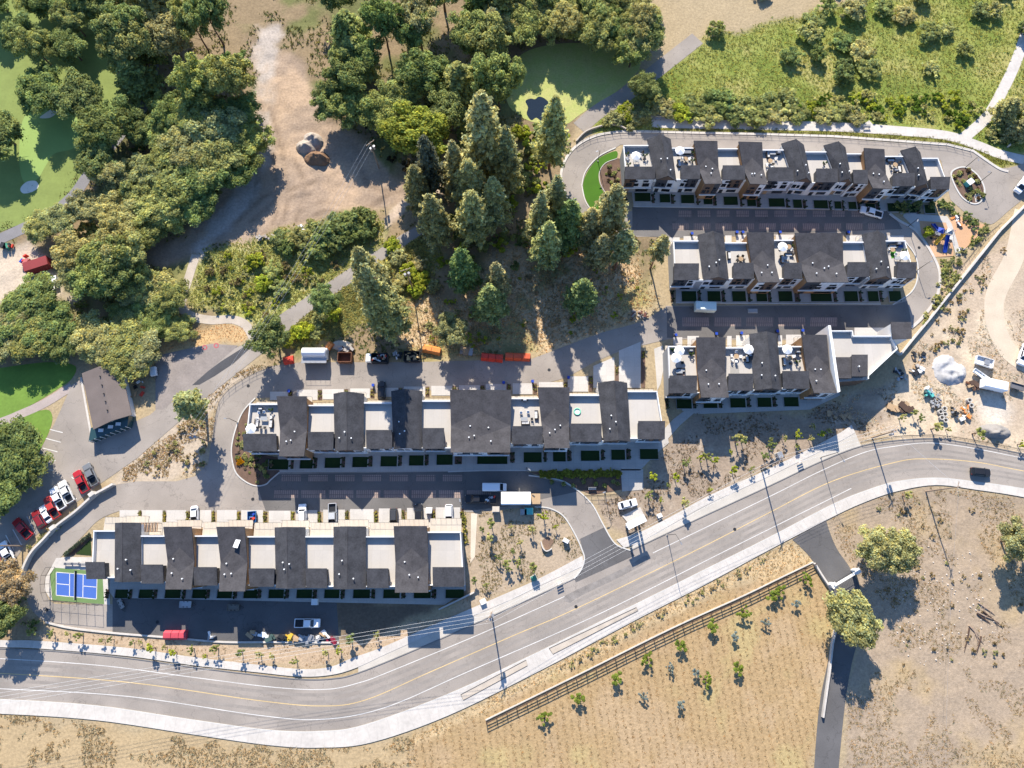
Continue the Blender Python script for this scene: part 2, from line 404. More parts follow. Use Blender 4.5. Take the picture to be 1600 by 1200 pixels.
# ------------------------------------------------------------------ internal streets
mid = [(182, 757), (215, 752), (275, 752), (305, 744), (325, 725)] + smooth([(328, 702), (331, 685), (335, 655), (343, 627), (357, 609), (378, 594), (400, 582), (425, 572)]) + \
      [(470, 566), (640, 566), (830, 561)] + smooth([(870, 546), (940, 520), (1000, 503), (1040, 480)]) + [(1045, 530), (1010, 538), (970, 548), (930, 565), (885, 590), (842, 602), (400, 622)] + \
      smooth([(399, 622), (382, 640), (372, 660), (364, 687), (362, 710), (368, 737), (383, 752), (400, 759), (415, 757), (424, 749), (437, 738)]) + [(700, 736), (820, 735)] + smooth([(826, 743), (850, 746), (880, 752), (905, 768)]) + \
      [(870, 800), (835, 792), (740, 800), (190, 800)]
sheet('residential_street', W2(mid), .020, asphalt)
sheet('residential_street', W2([(402, 760), (428, 741), (700, 737), (822, 736), (850, 748), (880, 754), (903, 768), (800, 790), (735, 798), (415, 798)]), .025, asphalt_shade_tone, flat=False)  # darker overlay paints the shade on the street behind the court row
lane_out = smooth([(183, 757), (150, 776), (93, 823), (55, 862), (40, 895), (38, 920), (48, 950), (72, 972), (110, 981), (178, 989)])
lane_in = smooth([(190, 797), (155, 812), (125, 842), (100, 866), (84, 880), (71, 903), (71, 922), (80, 940), (100, 944), (178, 944)])
sheet('lane', W2(lane_out + lane_in[::-1]), .022, asphalt)
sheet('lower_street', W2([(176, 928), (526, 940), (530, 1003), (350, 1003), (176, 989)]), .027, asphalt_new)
eloop_out = smooth([(935, 375), (915, 362), (893, 330), (880, 295), (877, 270), (886, 245), (905, 225), (935, 212), (970, 208)]) + smooth([(1010, 208), (1200, 212), (1300, 216), (1400, 223), (1480, 228), (1520, 238), (1560, 262), (1600, 255), (1650, 230)]) + [(1690, 260), (1600, 310)] + smooth([(1575, 330), (1550, 350), (1530, 345), (1505, 330)])
eloop_in = [(1485, 312), (1470, 250), (970, 226)] + smooth([(960, 232), (935, 245), (915, 268), (909, 290), (915, 315), (930, 335), (945, 352), (985, 330)]) + [(1390, 330)] + smooth([(1405, 345), (1432, 362), (1455, 395), (1468, 428), (1463, 465), (1442, 495), (1420, 515)]) + [(1390, 532), (1040, 530), (1040, 478)] + [(1395, 476)] + smooth([(1424, 456), (1434, 430), (1430, 400), (1413, 376), (1380, 368)]) + [(985, 370)]
sheet('residential_street', W2(eloop_out + eloop_in), .021, asphalt)
sheet('residential_street', W2([(988, 324), (1385, 330), (1400, 342), (1410, 358), (1060, 372), (988, 368)]), .026, asphalt_shade_tone, flat=False)  # shade of the topmost row painted over the street surface
sheet('residential_street', W2([(1042, 479), (1395, 477), (1418, 470), (1423, 500), (1420, 515), (1390, 530), (1042, 528)]), .026, asphalt_shade_tone, flat=False)  # shade of the second row painted over the street surface
# permeable paver bays in the streets
def bays(row, y0, y1, xs, w):
    for x in xs:
        sheet('paver_bay', W2([(x, y0), (x + w, y0), (x + w, y1), (x, y1)]), .032, paver_m, flat=False)
bays('B', 742, 752, range(440, 700, 42), 30); bays('A', 766, 778, range(428, 735, 43), 38)
bays('E', 329, 339, range(1060, 1350, 30), 20); bays('D', 349, 360, range(1050, 1380, 34), 26); bays('C', 496, 510, range(1066, 1300, 50), 42)
# parking lot and clubhouse yard on the left
sheet('parking_lot', W2([(-120, 900), (-20, 790), (50, 745), (62, 705), (86, 660), (112, 602), (130, 590), (142, 690), (235, 648), (330, 560), (388, 535), (440, 490), (548, 418), (630, 365), (655, 352), (660, 365), (600, 405), (480, 490), (425, 540), (330, 615), (215, 715), (180, 740), (155, 757), (100, 800), (40, 850), (5, 905), (-60, 960)]), .018, asphalt)
sheet('paved_pad', W2([(243, 556), (330, 537), (372, 540), (300, 602), (255, 640), (243, 640)]), .024, mat('old_paving', (.25, .215, .19), .9, .2, 2.0, scale2=.3))
for i, (a_, b_) in enumerate((((78, 671), (98, 676)), ((72, 685), (95, 691)), ((67, 700), (90, 706)), ((61, 714), (87, 720)), ((57, 729), (83, 735)), ((9, 836), (22, 860)), ((20, 827), (34, 852)), ((42, 807), (56, 835)), ((53, 798), (66, 824)), ((98, 756), (120, 780)), ((112, 745), (134, 770)))):
    sheet('stall_line', strip(W2([a_, b_]), .2), .03, paint_white, flat=False)
# footpaths (gravel)
def path(name, px, w, z, m): return sheet(name, strip(W2(smooth(px, 8)), w), z, m)
path('gravel_path', [(306, 398), (296, 430), (287, 460), (284, 480), (300, 494), (330, 500), (360, 499), (380, 505), (392, 520), (400, 540)], 2.3, .012, gravel_m)
path('cart_path', [(240, 100), (232, 152), (205, 190), (180, 220), (140, 270), (110, 310), (60, 345), (-60, 400)], 3.2, .011, mat('cart_path_asphalt', (.21, .20, .20), .9, .15))
path('footpath', [(1090, 60), (980, 146), (960, 158), (930, 178), (905, 200)], 4.5, .010, asphalt)
path('footpath', [(1018, 192), (1100, 194), (1200, 196), (1300, 198), (1400, 204), (1480, 212), (1530, 228), (1560, 240), (1600, 250)], 2.9, .013, walkway)
path('footpath', [(1505, 216), (1540, 185), (1562, 150), (1590, 90), (1620, 0)], 3.0, .014, walkway)
path('dirt_track', [(1600, 330), (1585, 400), (1560, 450), (1553, 480), (1560, 520), (1590, 560), (1680, 600)], 5.0, .006, mat('track_dirt', (.52, .43, .32), .95, .12, 3.0))
sheet('rest_pad', W2([(1015, 180), (1035, 178), (1048, 198), (1022, 198)]), .016, walkway)
sheet('rest_pad', W2([(1340, 200), (1358, 188), (1372, 203), (1352, 206)]), .017, walkway)
# sidewalks
NW_TOP_L = [(-130, 995), (0, 1000), (60, 1001), (200, 1012), (300, 1026), (400, 1038), (470, 1045), (515, 1042), (550, 1028), (600, 1010), (700, 966), (800, 923), (850, 900), (910, 868)]
NW_BOT_L = [(-130, 1006), (0, 1011), (60, 1013), (200, 1025), (300, 1039), (400, 1050), (470, 1057), (520, 1054), (560, 1042), (605, 1021), (700, 979), (800, 936), (850, 912), (912, 884)]
sw1 = sheet('sidewalk', W2(smooth(NW_TOP_L) + smooth(NW_BOT_L)[::-1]), .15, walkway)
NW_TOP_R = [(963, 843), (1000, 831), (1050, 806), (1110, 773), (1200, 733), (1300, 683), (1330, 664)]
NW_BOT_R = [(975, 856), (1000, 847), (1050, 819), (1110, 786), (1200, 745), (1300, 696), (1336, 676)]
sw2 = sheet('sidewalk', W2(smooth(NW_TOP_R) + smooth(NW_BOT_R)[::-1]), .15, walkway)
S_BOT = [(-130, 1112), (0, 1115), (150, 1125), (300, 1147), (420, 1164), (500, 1168), (580, 1160), (700, 1118), (845, 1047), (1000, 965), (1100, 914), (1200, 860), (1300, 808), (1350, 785), (1400, 768), (1462, 758), (1530, 766), (1600, 777), (1740, 805)]
sheet('sidewalk', W2(smooth(S_KERB) + smooth(S_BOT)[::-1]), .14, walkway)
for q in ([(858, 1013), (994, 949), (997, 954), (864, 1022)], [(720, 1085), (822, 1031), (824, 1040), (724, 1094)]):
    sheet('gravel_bed', W2(q), .155, gravel_m, flat=False)
    w_ = W2(q + q[:1]); kerb('bed_edging', w_, .12, .2, mat('bed_edge', (.10, .095, .09), .9, .1))
# sidewalk joints as scored lines
jm = mat('joint_line', (.40, .375, .34), .9, .1)
def joints(top, bot, z, step):
    a = W2(smooth(top, 10)); b = W2(smooth(bot, 10)); la = along(a, step); mb = MB()
    for (x, y, an) in la:
        d = [(x - q[0]) ** 2 + (y - q[1]) ** 2 for q in b]; q = b[d.index(min(d))]
        w2 = strip([(x, y), q], .05); mb.add([(p[0], p[1], z) for p in w2], [(0, 1, 2, 3)])
    o = mb.build('score_joint', jm); tag(o, kind='structure')
joints(NW_TOP_L, NW_BOT_L, .156, 1.8); joints(NW_TOP_R, NW_BOT_R, .156, 1.8); joints(S_KERB, S_BOT, .146, 2.4)
# boulevard gravel between walk and kerb
blv = mat('boulevard_gravel', (.47, .43, .37), .95, .14, 6.0, .2)
sheet('boulevard', W2(smooth([(560, 1042), (605, 1021), (700, 979), (800, 936), (850, 912), (912, 884)]) + smooth([(560, 1051), (649, 1015), (740, 975), (820, 939), (897, 904)])[::-1]), .10, blv)
sheet('boulevard', W2(smooth([(990, 851), (1050, 819), (1110, 786), (1200, 745), (1300, 696), (1336, 676)]) + smooth([(985, 860), (1100, 806), (1200, 760), (1280, 722), (1345, 697)])[::-1]), .10, blv)
dk = mat('kerb_gutter', (.20, .19, .18), .9, .12)
for l_ in (nk_l, nk_r):
    kerb('kerb', l_, .22, .13, dk)
kerb('kerb', sk, .25, .145, kerb_m)
for l_ in (ENT_L, ENT_R, smooth([(399, 622), (382, 640), (372, 660), (364, 687), (362, 710), (368, 737), (383, 752), (400, 759), (415, 757), (424, 749), (437, 738)]), smooth([(909, 290), (915, 268), (935, 245), (962, 231)])[::-1] , smooth([(909, 290), (915, 315), (930, 335), (947, 352)]),
           smooth([(1395, 476), (1424, 456), (1434, 430), (1430, 400), (1413, 376)]), [(990, 323), (1200, 325), (1385, 329)], [(1056, 473), (1200, 474), (1376, 475)], [(700, 737), (760, 735), (822, 735)], smooth([(826, 743), (850, 746), (880, 752), (905, 768)])):
    kerb('kerb', W2(l_), .3, .14)
for l_ in (smooth([(1390, 334), (1405, 345), (1432, 362), (1455, 395), (1468, 428), (1463, 465), (1442, 495), (1424, 512)]), smooth([(893, 330), (880, 295), (877, 270), (886, 245), (905, 225), (935, 211), (970, 206)]) + [(1010, 206), (1200, 210), (1300, 213), (1400, 220), (1480, 226)] + smooth([(1520, 236), (1558, 262), (1575, 268)])):
    kerb('kerb', W2(l_), .7, .16, walkway)
kerb('kerb', W2(smooth([(72, 972), (110, 981), (178, 989), (265, 996), (350, 1003), (440, 1003), (530, 1004)])), .4, .25, walkway)
# roundabout island
isl = smooth([(1486, 275), (1493, 264), (1510, 262), (1528, 275), (1538, 297), (1532, 315), (1518, 318), (1500, 305)], 5, True)
sheet('roundabout_island', W2(isl), .06, mulch_m); kerb('kerb', W2(isl + isl[:1]), .4, .16)
# planting beds and lawns
bed1 = smooth([(399, 622), (382, 640), (372, 660), (364, 687), (362, 710), (368, 737), (383, 752), (400, 759), (415, 757), (424, 749), (437, 738)]) + [(436, 715), (382, 705), (390, 630)]
sheet('planting_bed', W2(bed1), .03, mulch_m)
sheet('lawn', W2(smooth([(962, 236), (935, 248), (917, 270), (911, 292), (917, 315), (930, 331), (944, 325), (950, 310), (941, 297), (936, 283), (936, 268), (945, 255), (963, 247)], 5, True)), .05, mat('bright_lawn', (.05, .135, .006), .9, .12, 8.0, .2))
sheet('planting_bed', W2(smooth([(938, 283), (938, 268), (946, 257), (968, 248), (975, 280), (972, 312), (953, 308), (943, 297)], 5, True)), .055, mulch_m)
kerb('bed_edging', W2(smooth([(964, 248), (946, 255), (937, 268), (937, 283), (943, 297), (952, 309)])), .15, .15)
sheet('planting_bed', W2([(826, 738), (970, 733), (972, 765), (925, 773), (905, 765), (880, 750), (850, 744)]), .045, mulch_m)
sheet('lawn', W2([(118, 866), (142, 842), (143, 868)]), .04, lawn_m)
sheet('hedge_bed', W2([(100, 868), (140, 832), (143, 842), (115, 868)]), .035, mulch_m)
sheet('lawn', W2(smooth([(0, 575), (50, 568), (85, 566), (118, 572), (112, 592), (90, 608), (50, 632), (10, 650), (-90, 690), (-110, 590)], 4, True)), .008, mat('mown_grass', (.135, .225, .035), .9, .18, 1.2, .2))
sheet('lawn', W2(smooth([(5, 675), (35, 652), (72, 640), (82, 652), (76, 676), (62, 705), (54, 738), (28, 762), (0, 790), (-110, 860), (-110, 720)], 4, True)), .009, mat('mown_grass', (.10, .21, .03), .9))
path('footpath', [(-90, 690), (0, 660), (30, 648), (70, 630), (112, 604)], 2.2, .016, mat('path_brick', (.36, .30, .27), .9, .15))
# golf course, top left
fair = mat('fairway', (.19, .235, .06), .9, .12, 1.2, .1); grn = mat('putting_green', (.24, .34, .09), .85, .05, 1.5)
sheet('fairway', W2(smooth([(-150, -60), (120, -60), (200, 80), (190, 160), (160, 215), (150, 260), (95, 318), (45, 345), (0, 362), (-150, 420)], 4, True)), .004, fair, flat=False)
sheet('putting_green', W2(smooth([(35, 190), (55, 172), (90, 175), (118, 182), (122, 205), (118, 230), (85, 240), (72, 258), (58, 280), (38, 285), (30, 250)], 5, True)), .007, grn, flat=False)
for q in (smooth([(32, 294), (42, 284), (56, 283), (60, 292), (50, 300), (36, 302)], 5, True), smooth([(62, 184), (72, 176), (88, 165), (97, 163), (90, 175), (78, 184)], 5, True)):
    sheet('sand_bunker', W2(q), .010, sand_m, flat=False)
# pond with duckweed and a patch of open water
algae = mat('duckweed', (.40, .40, .13), .8, .25, 2.2, col2=(.30, .33, .09), scale2=.35)
sheet('pond', W2(smooth([(790, 120), (815, 85), (860, 70), (920, 68), (985, 82), (1000, 105), (970, 138), (935, 160), (905, 180), (880, 195), (830, 190), (795, 165)], 4, True)), .012, algae)
water_m = mat('pond_water', (.012, .018, .024), .06, .1, spec=.6)
sheet('pond_water', W2(smooth([(821, 158), (829, 154), (836, 155), (842, 151), (851, 154), (859, 163), (855, 172), (860, 180), (847, 189), (838, 184), (830, 188), (823, 178), (825, 168)], 4, True)), .018, water_m, flat=False)
# driveway with gate at the lower right
sheet('private_driveway', W2(smooth([(1238, 843), (1262, 866), (1280, 892), (1298, 916), (1310, 942), (1309, 975), (1300, 1010), (1290, 1050), (1278, 1120), (1268, 1260)]) + smooth([(1305, 1260), (1318, 1120), (1328, 1050), (1340, 1000), (1348, 960), (1344, 920), (1330, 890), (1308, 858), (1296, 830), (1290, 810)])), .034, asphalt_new)
# slope strip: dry gravel verge below the southern walk
# diagonal walk from row B to row C and pads
sheet('walkway', W2([(1020, 712), (1062, 665), (1085, 645), (1072, 640), (1052, 655), (1010, 700)]), .046, concrete)
sheet('walkway', W2([(970, 733), (1005, 733), (1005, 765), (972, 768)]), .05, concrete)
sheet('walkway', W2([(736, 802), (746, 802), (742, 870), (735, 880)]), .03, mat('path_sand', (.56, .48, .38), .9, .1))
sheet('walkway', W2([(1022, 545), (1035, 540), (1040, 560), (1032, 600), (1027, 610)]), .03, concrete_p)
# sport court
court_q = [(79, 890), (86, 887), (162, 893), (163, 944), (82, 938)]
sheet('court_pad', W2([(88, 872), (104, 870), (165, 871), (172, 935), (172, 945), (80, 938), (70, 922), (71, 903)]), .035, walkway)
court = sheet('sport_court', W2([(78, 897), (86, 887), (160, 893), (163, 944), (82, 938)]), .045, green_m, flat=False)
def cq(u, v):
    a = Vector(P(88, 894)); b = Vector(P(152, 899)); c_ = Vector(P(151, 936)); d = Vector(P(88, 930))
    return tuple((a * (1 - u) + b * u) * (1 - v) + (d * (1 - u) + c_ * u) * v)
sheet('court_surface', [cq(0, 0), cq(1, 0), cq(1, 1), cq(0, 1)], .050, blue_m, flat=False)
for a_, b_ in (((0, 0), (1, 0)), ((1, 0), (1, 1)), ((1, 1), (0, 1)), ((0, 1), (0, 0)), ((.33, 0), (.33, 1)), ((.66, 0), (.66, 1)), ((0, .5), (.33, .5)), ((.66, .5), (1, .5))):
    sheet('court_line', strip([cq(*a_), cq(*b_)], .16), .056, paint_white, flat=False)
# ------------------------------------------------------------------ ground sheet: soil colours by zone, gentle relief away from built surfaces
GX0, GX1, GY0, GY1, GS = -215.0, 215.0, -85.0, 225.0, 0.8
gx = np.arange(GX0, GX1 + .01, GS); gy = np.arange(GY0, GY1 + .01, GS); X, Y = np.meshgrid(gx, gy)
def zone(pts): return np.array(W2(pts))
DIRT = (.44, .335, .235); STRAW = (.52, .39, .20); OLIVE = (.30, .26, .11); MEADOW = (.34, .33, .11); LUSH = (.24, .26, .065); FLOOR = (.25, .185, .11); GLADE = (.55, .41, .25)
BARE = (.295, .23, .17); FIELD = (.36, .25, .13); ROCKY = (.33, .255, .18); RUST = (.36, .16, .06)
def pxstrip(pts, w):
    l_ = smooth(pts, 5); return offset_line(l_, w / 2) + offset_line(l_, -w / 2)[::-1]
ZONES = {  # name: (polygon px, colour, edge softness m, ragged m)
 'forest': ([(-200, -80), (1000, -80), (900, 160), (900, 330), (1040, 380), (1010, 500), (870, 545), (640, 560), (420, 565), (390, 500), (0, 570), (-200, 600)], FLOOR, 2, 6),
 'glade': ([(610, 440), (700, 470), (760, 420), (820, 380), (880, 400), (1000, 400), (1030, 470), (940, 525), (860, 552), (640, 566), (600, 520)], GLADE, 3, 7),
 'yard': ([(-200, 400), (0, 388), (45, 372), (70, 400), (100, 445), (120, 470), (60, 470), (-200, 500)], (.50, .41, .31), 1.5, 3),
 'dirt': ([(392, 60), (470, 90), (500, 165), (540, 200), (590, 240), (615, 268), (640, 285), (650, 300), (600, 330), (520, 335), (470, 352), (400, 374), (350, 385), (300, 400), (240, 420), (225, 400), (290, 362), (350, 300), (388, 220)], (.335, .25, .18), 1.5, 4),
 'meadow': ([(312, 388), (400, 372), (480, 352), (560, 330), (600, 345), (585, 380), (540, 430), (470, 490), (430, 520), (390, 506), (300, 490), (290, 450)], MEADOW, 1.5, 4),
 'track': (pxstrip([(306, 402), (318, 378), (345, 350), (370, 312), (392, 268), (408, 215), (414, 150), (418, 40)], 34), (.43, .37, .315), 1.5, 3),
 'track2': (pxstrip([(575, 405), (590, 375), (605, 345), (640, 312), (690, 292)], 13), (.46, .36, .27), .8, 1.0),
 'rust': ([(250, 545), (300, 520), (340, 505), (385, 512), (385, 535), (330, 535), (250, 556)], (.50, .34, .17), 1, 2.5),
 'pathverge': ([(560, 420), (650, 360), (690, 400), (660, 460), (560, 500), (480, 530), (440, 545), (440, 510)], OLIVE, 2, 5),
 'verge2': ([(215, 720), (330, 615), (395, 575), (420, 570), (330, 640), (328, 740), (270, 752), (190, 755)], (.43, .35, .26), 2, 4),
 'lush': ([(925, 175), (990, 140), (1100, 60), (1700, -80), (1700, 220), (1560, 240), (1500, 212), (1400, 200), (1050, 190), (1010, 205), (930, 205)], LUSH, 1.5, 4),
 'strip': ([(1010, 199), (1300, 203), (1420, 208), (1500, 220), (1560, 244), (1590, 255), (1560, 266), (1520, 240), (1450, 222), (1300, 213), (1010, 207)], (.22, .22, .05), .8, 1.0),
 'hill': ([(1440, 500), (1500, 430), (1600, 335), (1750, 250), (1800, 760), (1600, 705), (1480, 686), (1340, 690), (1300, 640), (1400, 590)], (.43, .34, .245), 2, 6),
 'mulchslope': ([(1010, 735), (1085, 650), (1260, 645), (1330, 620), (1400, 600), (1420, 640), (1340, 680), (1200, 735), (1050, 806), (985, 845), (945, 820), (925, 780), (985, 770)], BARE, 1, 2),
 'entrybank': ([(730, 800), (835, 792), (880, 806), (910, 860), (910, 870), (850, 900), (735, 950), (720, 900)], (.365, .285, .20), .8, 1.5),
 'lowbank': ([(40, 985), (110, 980), (178, 990), (350, 1005), (530, 1004), (700, 960), (730, 900), (735, 950), (600, 1012), (500, 1045), (400, 1040), (200, 1012), (40, 1003)], (.42, .31, .205), .8, 1.5),
 'shadebed': ([(526, 938), (700, 945), (728, 918), (735, 930), (640, 965), (570, 1000), (532, 1003)], (.16, .12, .085), 1, 1.5),  # ground coloured darker than the bank next to it
 'vine': ([(860, 1060), (1000, 985), (1150, 912), (1272, 880), (1300, 925), (1310, 960), (1296, 1030), (1280, 1100), (1265, 1260), (600, 1260), (650, 1150)], FIELD, 1, 2),
 'verge': ([(600, 1175), (845, 1050), (1000, 967), (1200, 862), (1236, 846), (1262, 868), (1272, 880), (1150, 912), (1000, 985), (860, 1060), (600, 1190)], (.50, .37, .21), .8, 1.5),
 'dryhill': ([(1292, 812), (1350, 787), (1400, 769), (1462, 760), (1530, 767), (1600, 778), (1800, 810), (1800, 1260), (1310, 1260), (1330, 1050), (1346, 960), (1330, 890), (1300, 850)], ROCKY, 1, 2),
 'southwest': ([(-250, 1116), (0, 1118), (150, 1128), (300, 1150), (420, 1167), (500, 1170), (580, 1162), (650, 1150), (600, 1300), (-250, 1300)], (.39, .29, .165), 1, 3),
 'leftbank': ([(-150, 960), (5, 905), (60, 860), (150, 778), (180, 757), (155, 757), (90, 812), (0, 910)], (.30, .22, .13), 1, 2),
 'westlow': ([(-200, 900), (0, 905), (38, 890), (40, 950), (72, 975), (40, 1000), (-200, 995)], (.28, .20, .12), 1, 3),
}
def zone_w(name, X, Y):
    px, col, soft, rag = ZONES[name]
    d = sdist(zone(px), X, Y) + (fbm(X, Y, rag * 2.2, hash(len(name)) % 97, 4) - .5) * rag * 2
    t = np.clip(.5 - d / (2 * soft), 0, 1); return t * t * (3 - 2 * t)
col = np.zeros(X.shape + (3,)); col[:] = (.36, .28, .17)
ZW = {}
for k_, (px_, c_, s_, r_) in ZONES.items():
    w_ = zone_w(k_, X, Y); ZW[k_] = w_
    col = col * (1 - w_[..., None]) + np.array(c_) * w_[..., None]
flat_d = np.full(X.shape, 1e3)
for fp in FLATS:
    x0, y0 = fp.min(0) - 6; x1, y1 = fp.max(0) + 6
    i0, i1 = np.searchsorted(gx, (x0, x1)); j0, j1 = np.searchsorted(gy, (y0, y1))
    if i1 <= i0 or j1 <= j0: continue
    sl = (slice(j0, j1), slice(i0, i1)); flat_d[sl] = np.minimum(flat_d[sl], sdist(fp, X[sl], Y[sl]))
def flat_at(x, y):
    i = np.clip(((x - GX0) / GS).astype(int), 0, len(gx) - 1); j = np.clip(((y - GY0) / GS).astype(int), 0, len(gy) - 1)
    return flat_d[j, i]
def zw_at(name, x, y):
    i = np.clip(((x - GX0) / GS).astype(int), 0, len(gx) - 1); j = np.clip(((y - GY0) / GS).astype(int), 0, len(gy) - 1)
    return ZW[name][j, i]
# patchiness of soil, litter and dry or green growth (its own colour, not shade)
n1 = fbm(X, Y, 9, 3); n2 = fbm(X, Y, 2.6, 11); n3 = fbm(X, Y, 22, 23)
def blend(c, w):
    global col
    w = np.clip(w, 0, 1)[..., None]; col = col * (1 - w) + np.array(c) * w
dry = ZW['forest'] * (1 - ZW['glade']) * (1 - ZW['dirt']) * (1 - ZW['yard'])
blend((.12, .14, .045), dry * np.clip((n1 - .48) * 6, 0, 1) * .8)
blend((.30, .20, .10), ZW['glade'] * np.clip((n2 - .5) * 5, 0, 1) * .7)
blend((.22, .21, .06), ZW['glade'] * np.clip((n1 - .56) * 8, 0, 1) * .7)
blend((.33, .27, .12), ZW['meadow'] * np.clip((n1 - .5) * 6, 0, 1) * .8)
blend((.40, .32, .22), ZW['meadow'] * np.clip((n2 - .64) * 8, 0, 1) * .5)
blend((.34, .30, .11), ZW['lush'] * np.clip((n1 - .5) * 6, 0, 1) * .8)
blend((.13, .18, .03), ZW['lush'] * np.clip((.46 - n1) * 7, 0, 1) * .7)
blend((.56, .46, .33), ZW['hill'] * np.clip((n1 - .52) * 6, 0, 1) * .7)
blend((.56, .42, .21), ZW['hill'] * np.clip((n3 - .55) * 9, 0, 1) * .6)
blend((.38, .29, .21), ZW['hill'] * np.clip((.4 - n1) * 8, 0, 1) * .5)
blend((.42, .305, .15), ZW['dryhill'] * np.clip((n1 - .5) * 4, 0, 1) * .6)
blend((.27, .21, .155), ZW['dryhill'] * np.clip((.46 - n3) * 9, 0, 1) * .7)
blend((.34, .25, .175), ZW['dirt'] * np.clip((n2 - .52) * 4, 0, 1) * .5)
blend((.46, .33, .22), ZW['dirt'] * np.clip((n1 - .54) * 8, 0, 1) * .7)
tk = np.full(X.shape, 9.0)
for pl_ in ([(405, 160), (425, 240), (430, 330), (410, 370)], [(418, 160), (440, 235), (447, 320), (430, 362)], [(430, 350), (500, 315), (560, 325), (610, 300)], [(440, 365), (505, 328), (565, 338)], [(380, 330), (420, 300), (470, 290), (520, 270)], [(390, 345), (430, 312), (480, 302)], [(395, 200), (402, 270), (380, 330), (340, 370)], [(560, 250), (580, 290), (640, 298)], [(455, 240), (475, 290), (460, 345)]):
    q_ = W2(smooth(pl_, 6))
    for (ax, ay), (bx, by) in zip(q_[:-1], q_[1:]):
        ex_, ey_ = bx - ax, by - ay; t_ = np.clip(((X - ax) * ex_ + (Y - ay) * ey_) / (ex_ * ex_ + ey_ * ey_), 0, 1); tk = np.minimum(tk, np.hypot(X - ax - t_ * ex_, Y - ay - t_ * ey_))
blend((.20, .145, .10), np.clip(1.2 - tk, 0, 1) * np.clip(n2 * 2.2 - .5, 0, 1) * .75 * np.maximum(ZW['dirt'], ZW['track']))
blend((.42, .35, .27), ZW['mulchslope'] * np.clip((n2 - .6) * 7, 0, 1) * .5)
blend((.40, .29, .18), ZW['vine'] * np.clip((n1 - .54) * 7, 0, 1) * .5)
blend((.40, .33, .15), ZW['vine'] * np.clip((.42 - n1) * 7, 0, 1) * .5)
blend((.62, .55, .46), ZW['hill'] * np.clip((6 - np.hypot(X - P(1555, 640)[0], Y - P(1555, 640)[1])) / 4, 0, 1) * .8)
col *= (.92 + .16 * n2)[..., None]
w_f = np.clip((flat_d - .3) / 4, 0, 1)
amp = .10 + .5 * ZW['forest'] + .5 * ZW['dirt'] + .3 * ZW['hill'] + .35 * ZW['dryhill'] + .15 * ZW['mulchslope'] + .25 * ZW['lush']
Z = -.03 - w_f * amp * (fbm(X, Y, 6, 41, 4) * .9 + fbm(X, Y, 1.9, 51, 2) * .35)
def gz(x, y):
    i = int(min(max((x - GX0) / GS + .5, 0), len(gx) - 1)); j = int(min(max((y - GY0) / GS + .5, 0), len(gy) - 1)); return float(Z[j, i])
nx, ny = len(gx), len(gy); idx = np.arange(nx * ny).reshape(ny, nx)
F = np.stack([idx[:-1, :-1], idx[:-1, 1:], idx[1:, 1:], idx[1:, :-1]], -1).reshape(-1, 4)
gm = bpy.data.materials.new('soil'); gm.use_nodes = True; N, L = nodes(gm); b = N['Principled BSDF']
b.inputs['Roughness'].default_value = .95; b.inputs['Specular IOR Level'].default_value = .1
at = N.new('ShaderNodeAttribute'); at.attribute_name = 'soil'
g = N.new('ShaderNodeNewGeometry')
na = N.new('ShaderNodeTexNoise'); na.inputs['Scale'].default_value = 1.6; na.inputs['Detail'].default_value = 8; na.inputs['Roughness'].default_value = .7
nb = N.new('ShaderNodeTexVoronoi'); nb.inputs['Scale'].default_value = 1.3
L.new(g.outputs['Position'], na.inputs['Vector']); L.new(g.outputs['Position'], nb.inputs['Vector'])
mr = N.new('ShaderNodeMapRange'); mr.inputs[1].default_value = .3; mr.inputs[2].default_value = .7; mr.inputs[3].default_value = .76; mr.inputs[4].default_value = 1.24
L.new(na.outputs[0], mr.inputs[0]); vm = N.new('ShaderNodeVectorMath'); vm.operation = 'SCALE'
L.new(at.outputs['Color'], vm.inputs[0]); L.new(mr.outputs[0], vm.inputs['Scale']); L.new(vm.outputs[0], b.inputs['Base Color'])
ma = N.new('ShaderNodeMath'); ma.operation = 'ADD'; L.new(na.outputs[0], ma.inputs[0]); L.new(nb.outputs['Distance'], ma.inputs[1])
bp = N.new('ShaderNodeBump'); bp.inputs['Strength'].default_value = .7; bp.inputs['Distance'].default_value = .16; L.new(na.outputs[0], bp.inputs['Height']); L.new(bp.outputs[0], b.inputs['Normal'])
me = mesh_np('ground', np.stack([X, Y, Z], -1).reshape(-1, 3), F, gm, {'soil': col.reshape(-1, 3)})
me.polygons.foreach_set('use_smooth', [True] * len(me.polygons))
tag(mobj('ground', me), kind='structure')
far = MB().add([(-2500, -2500, -1.2), (2500, -2500, -1.2), (2500, 2500, -1.2), (-2500, 2500, -1.2)], [(0, 1, 2, 3)]).build('terrain', mat('far_soil', (.30, .25, .14), .95, .3, .08, scale2=.02)); tag(far, kind='structure')
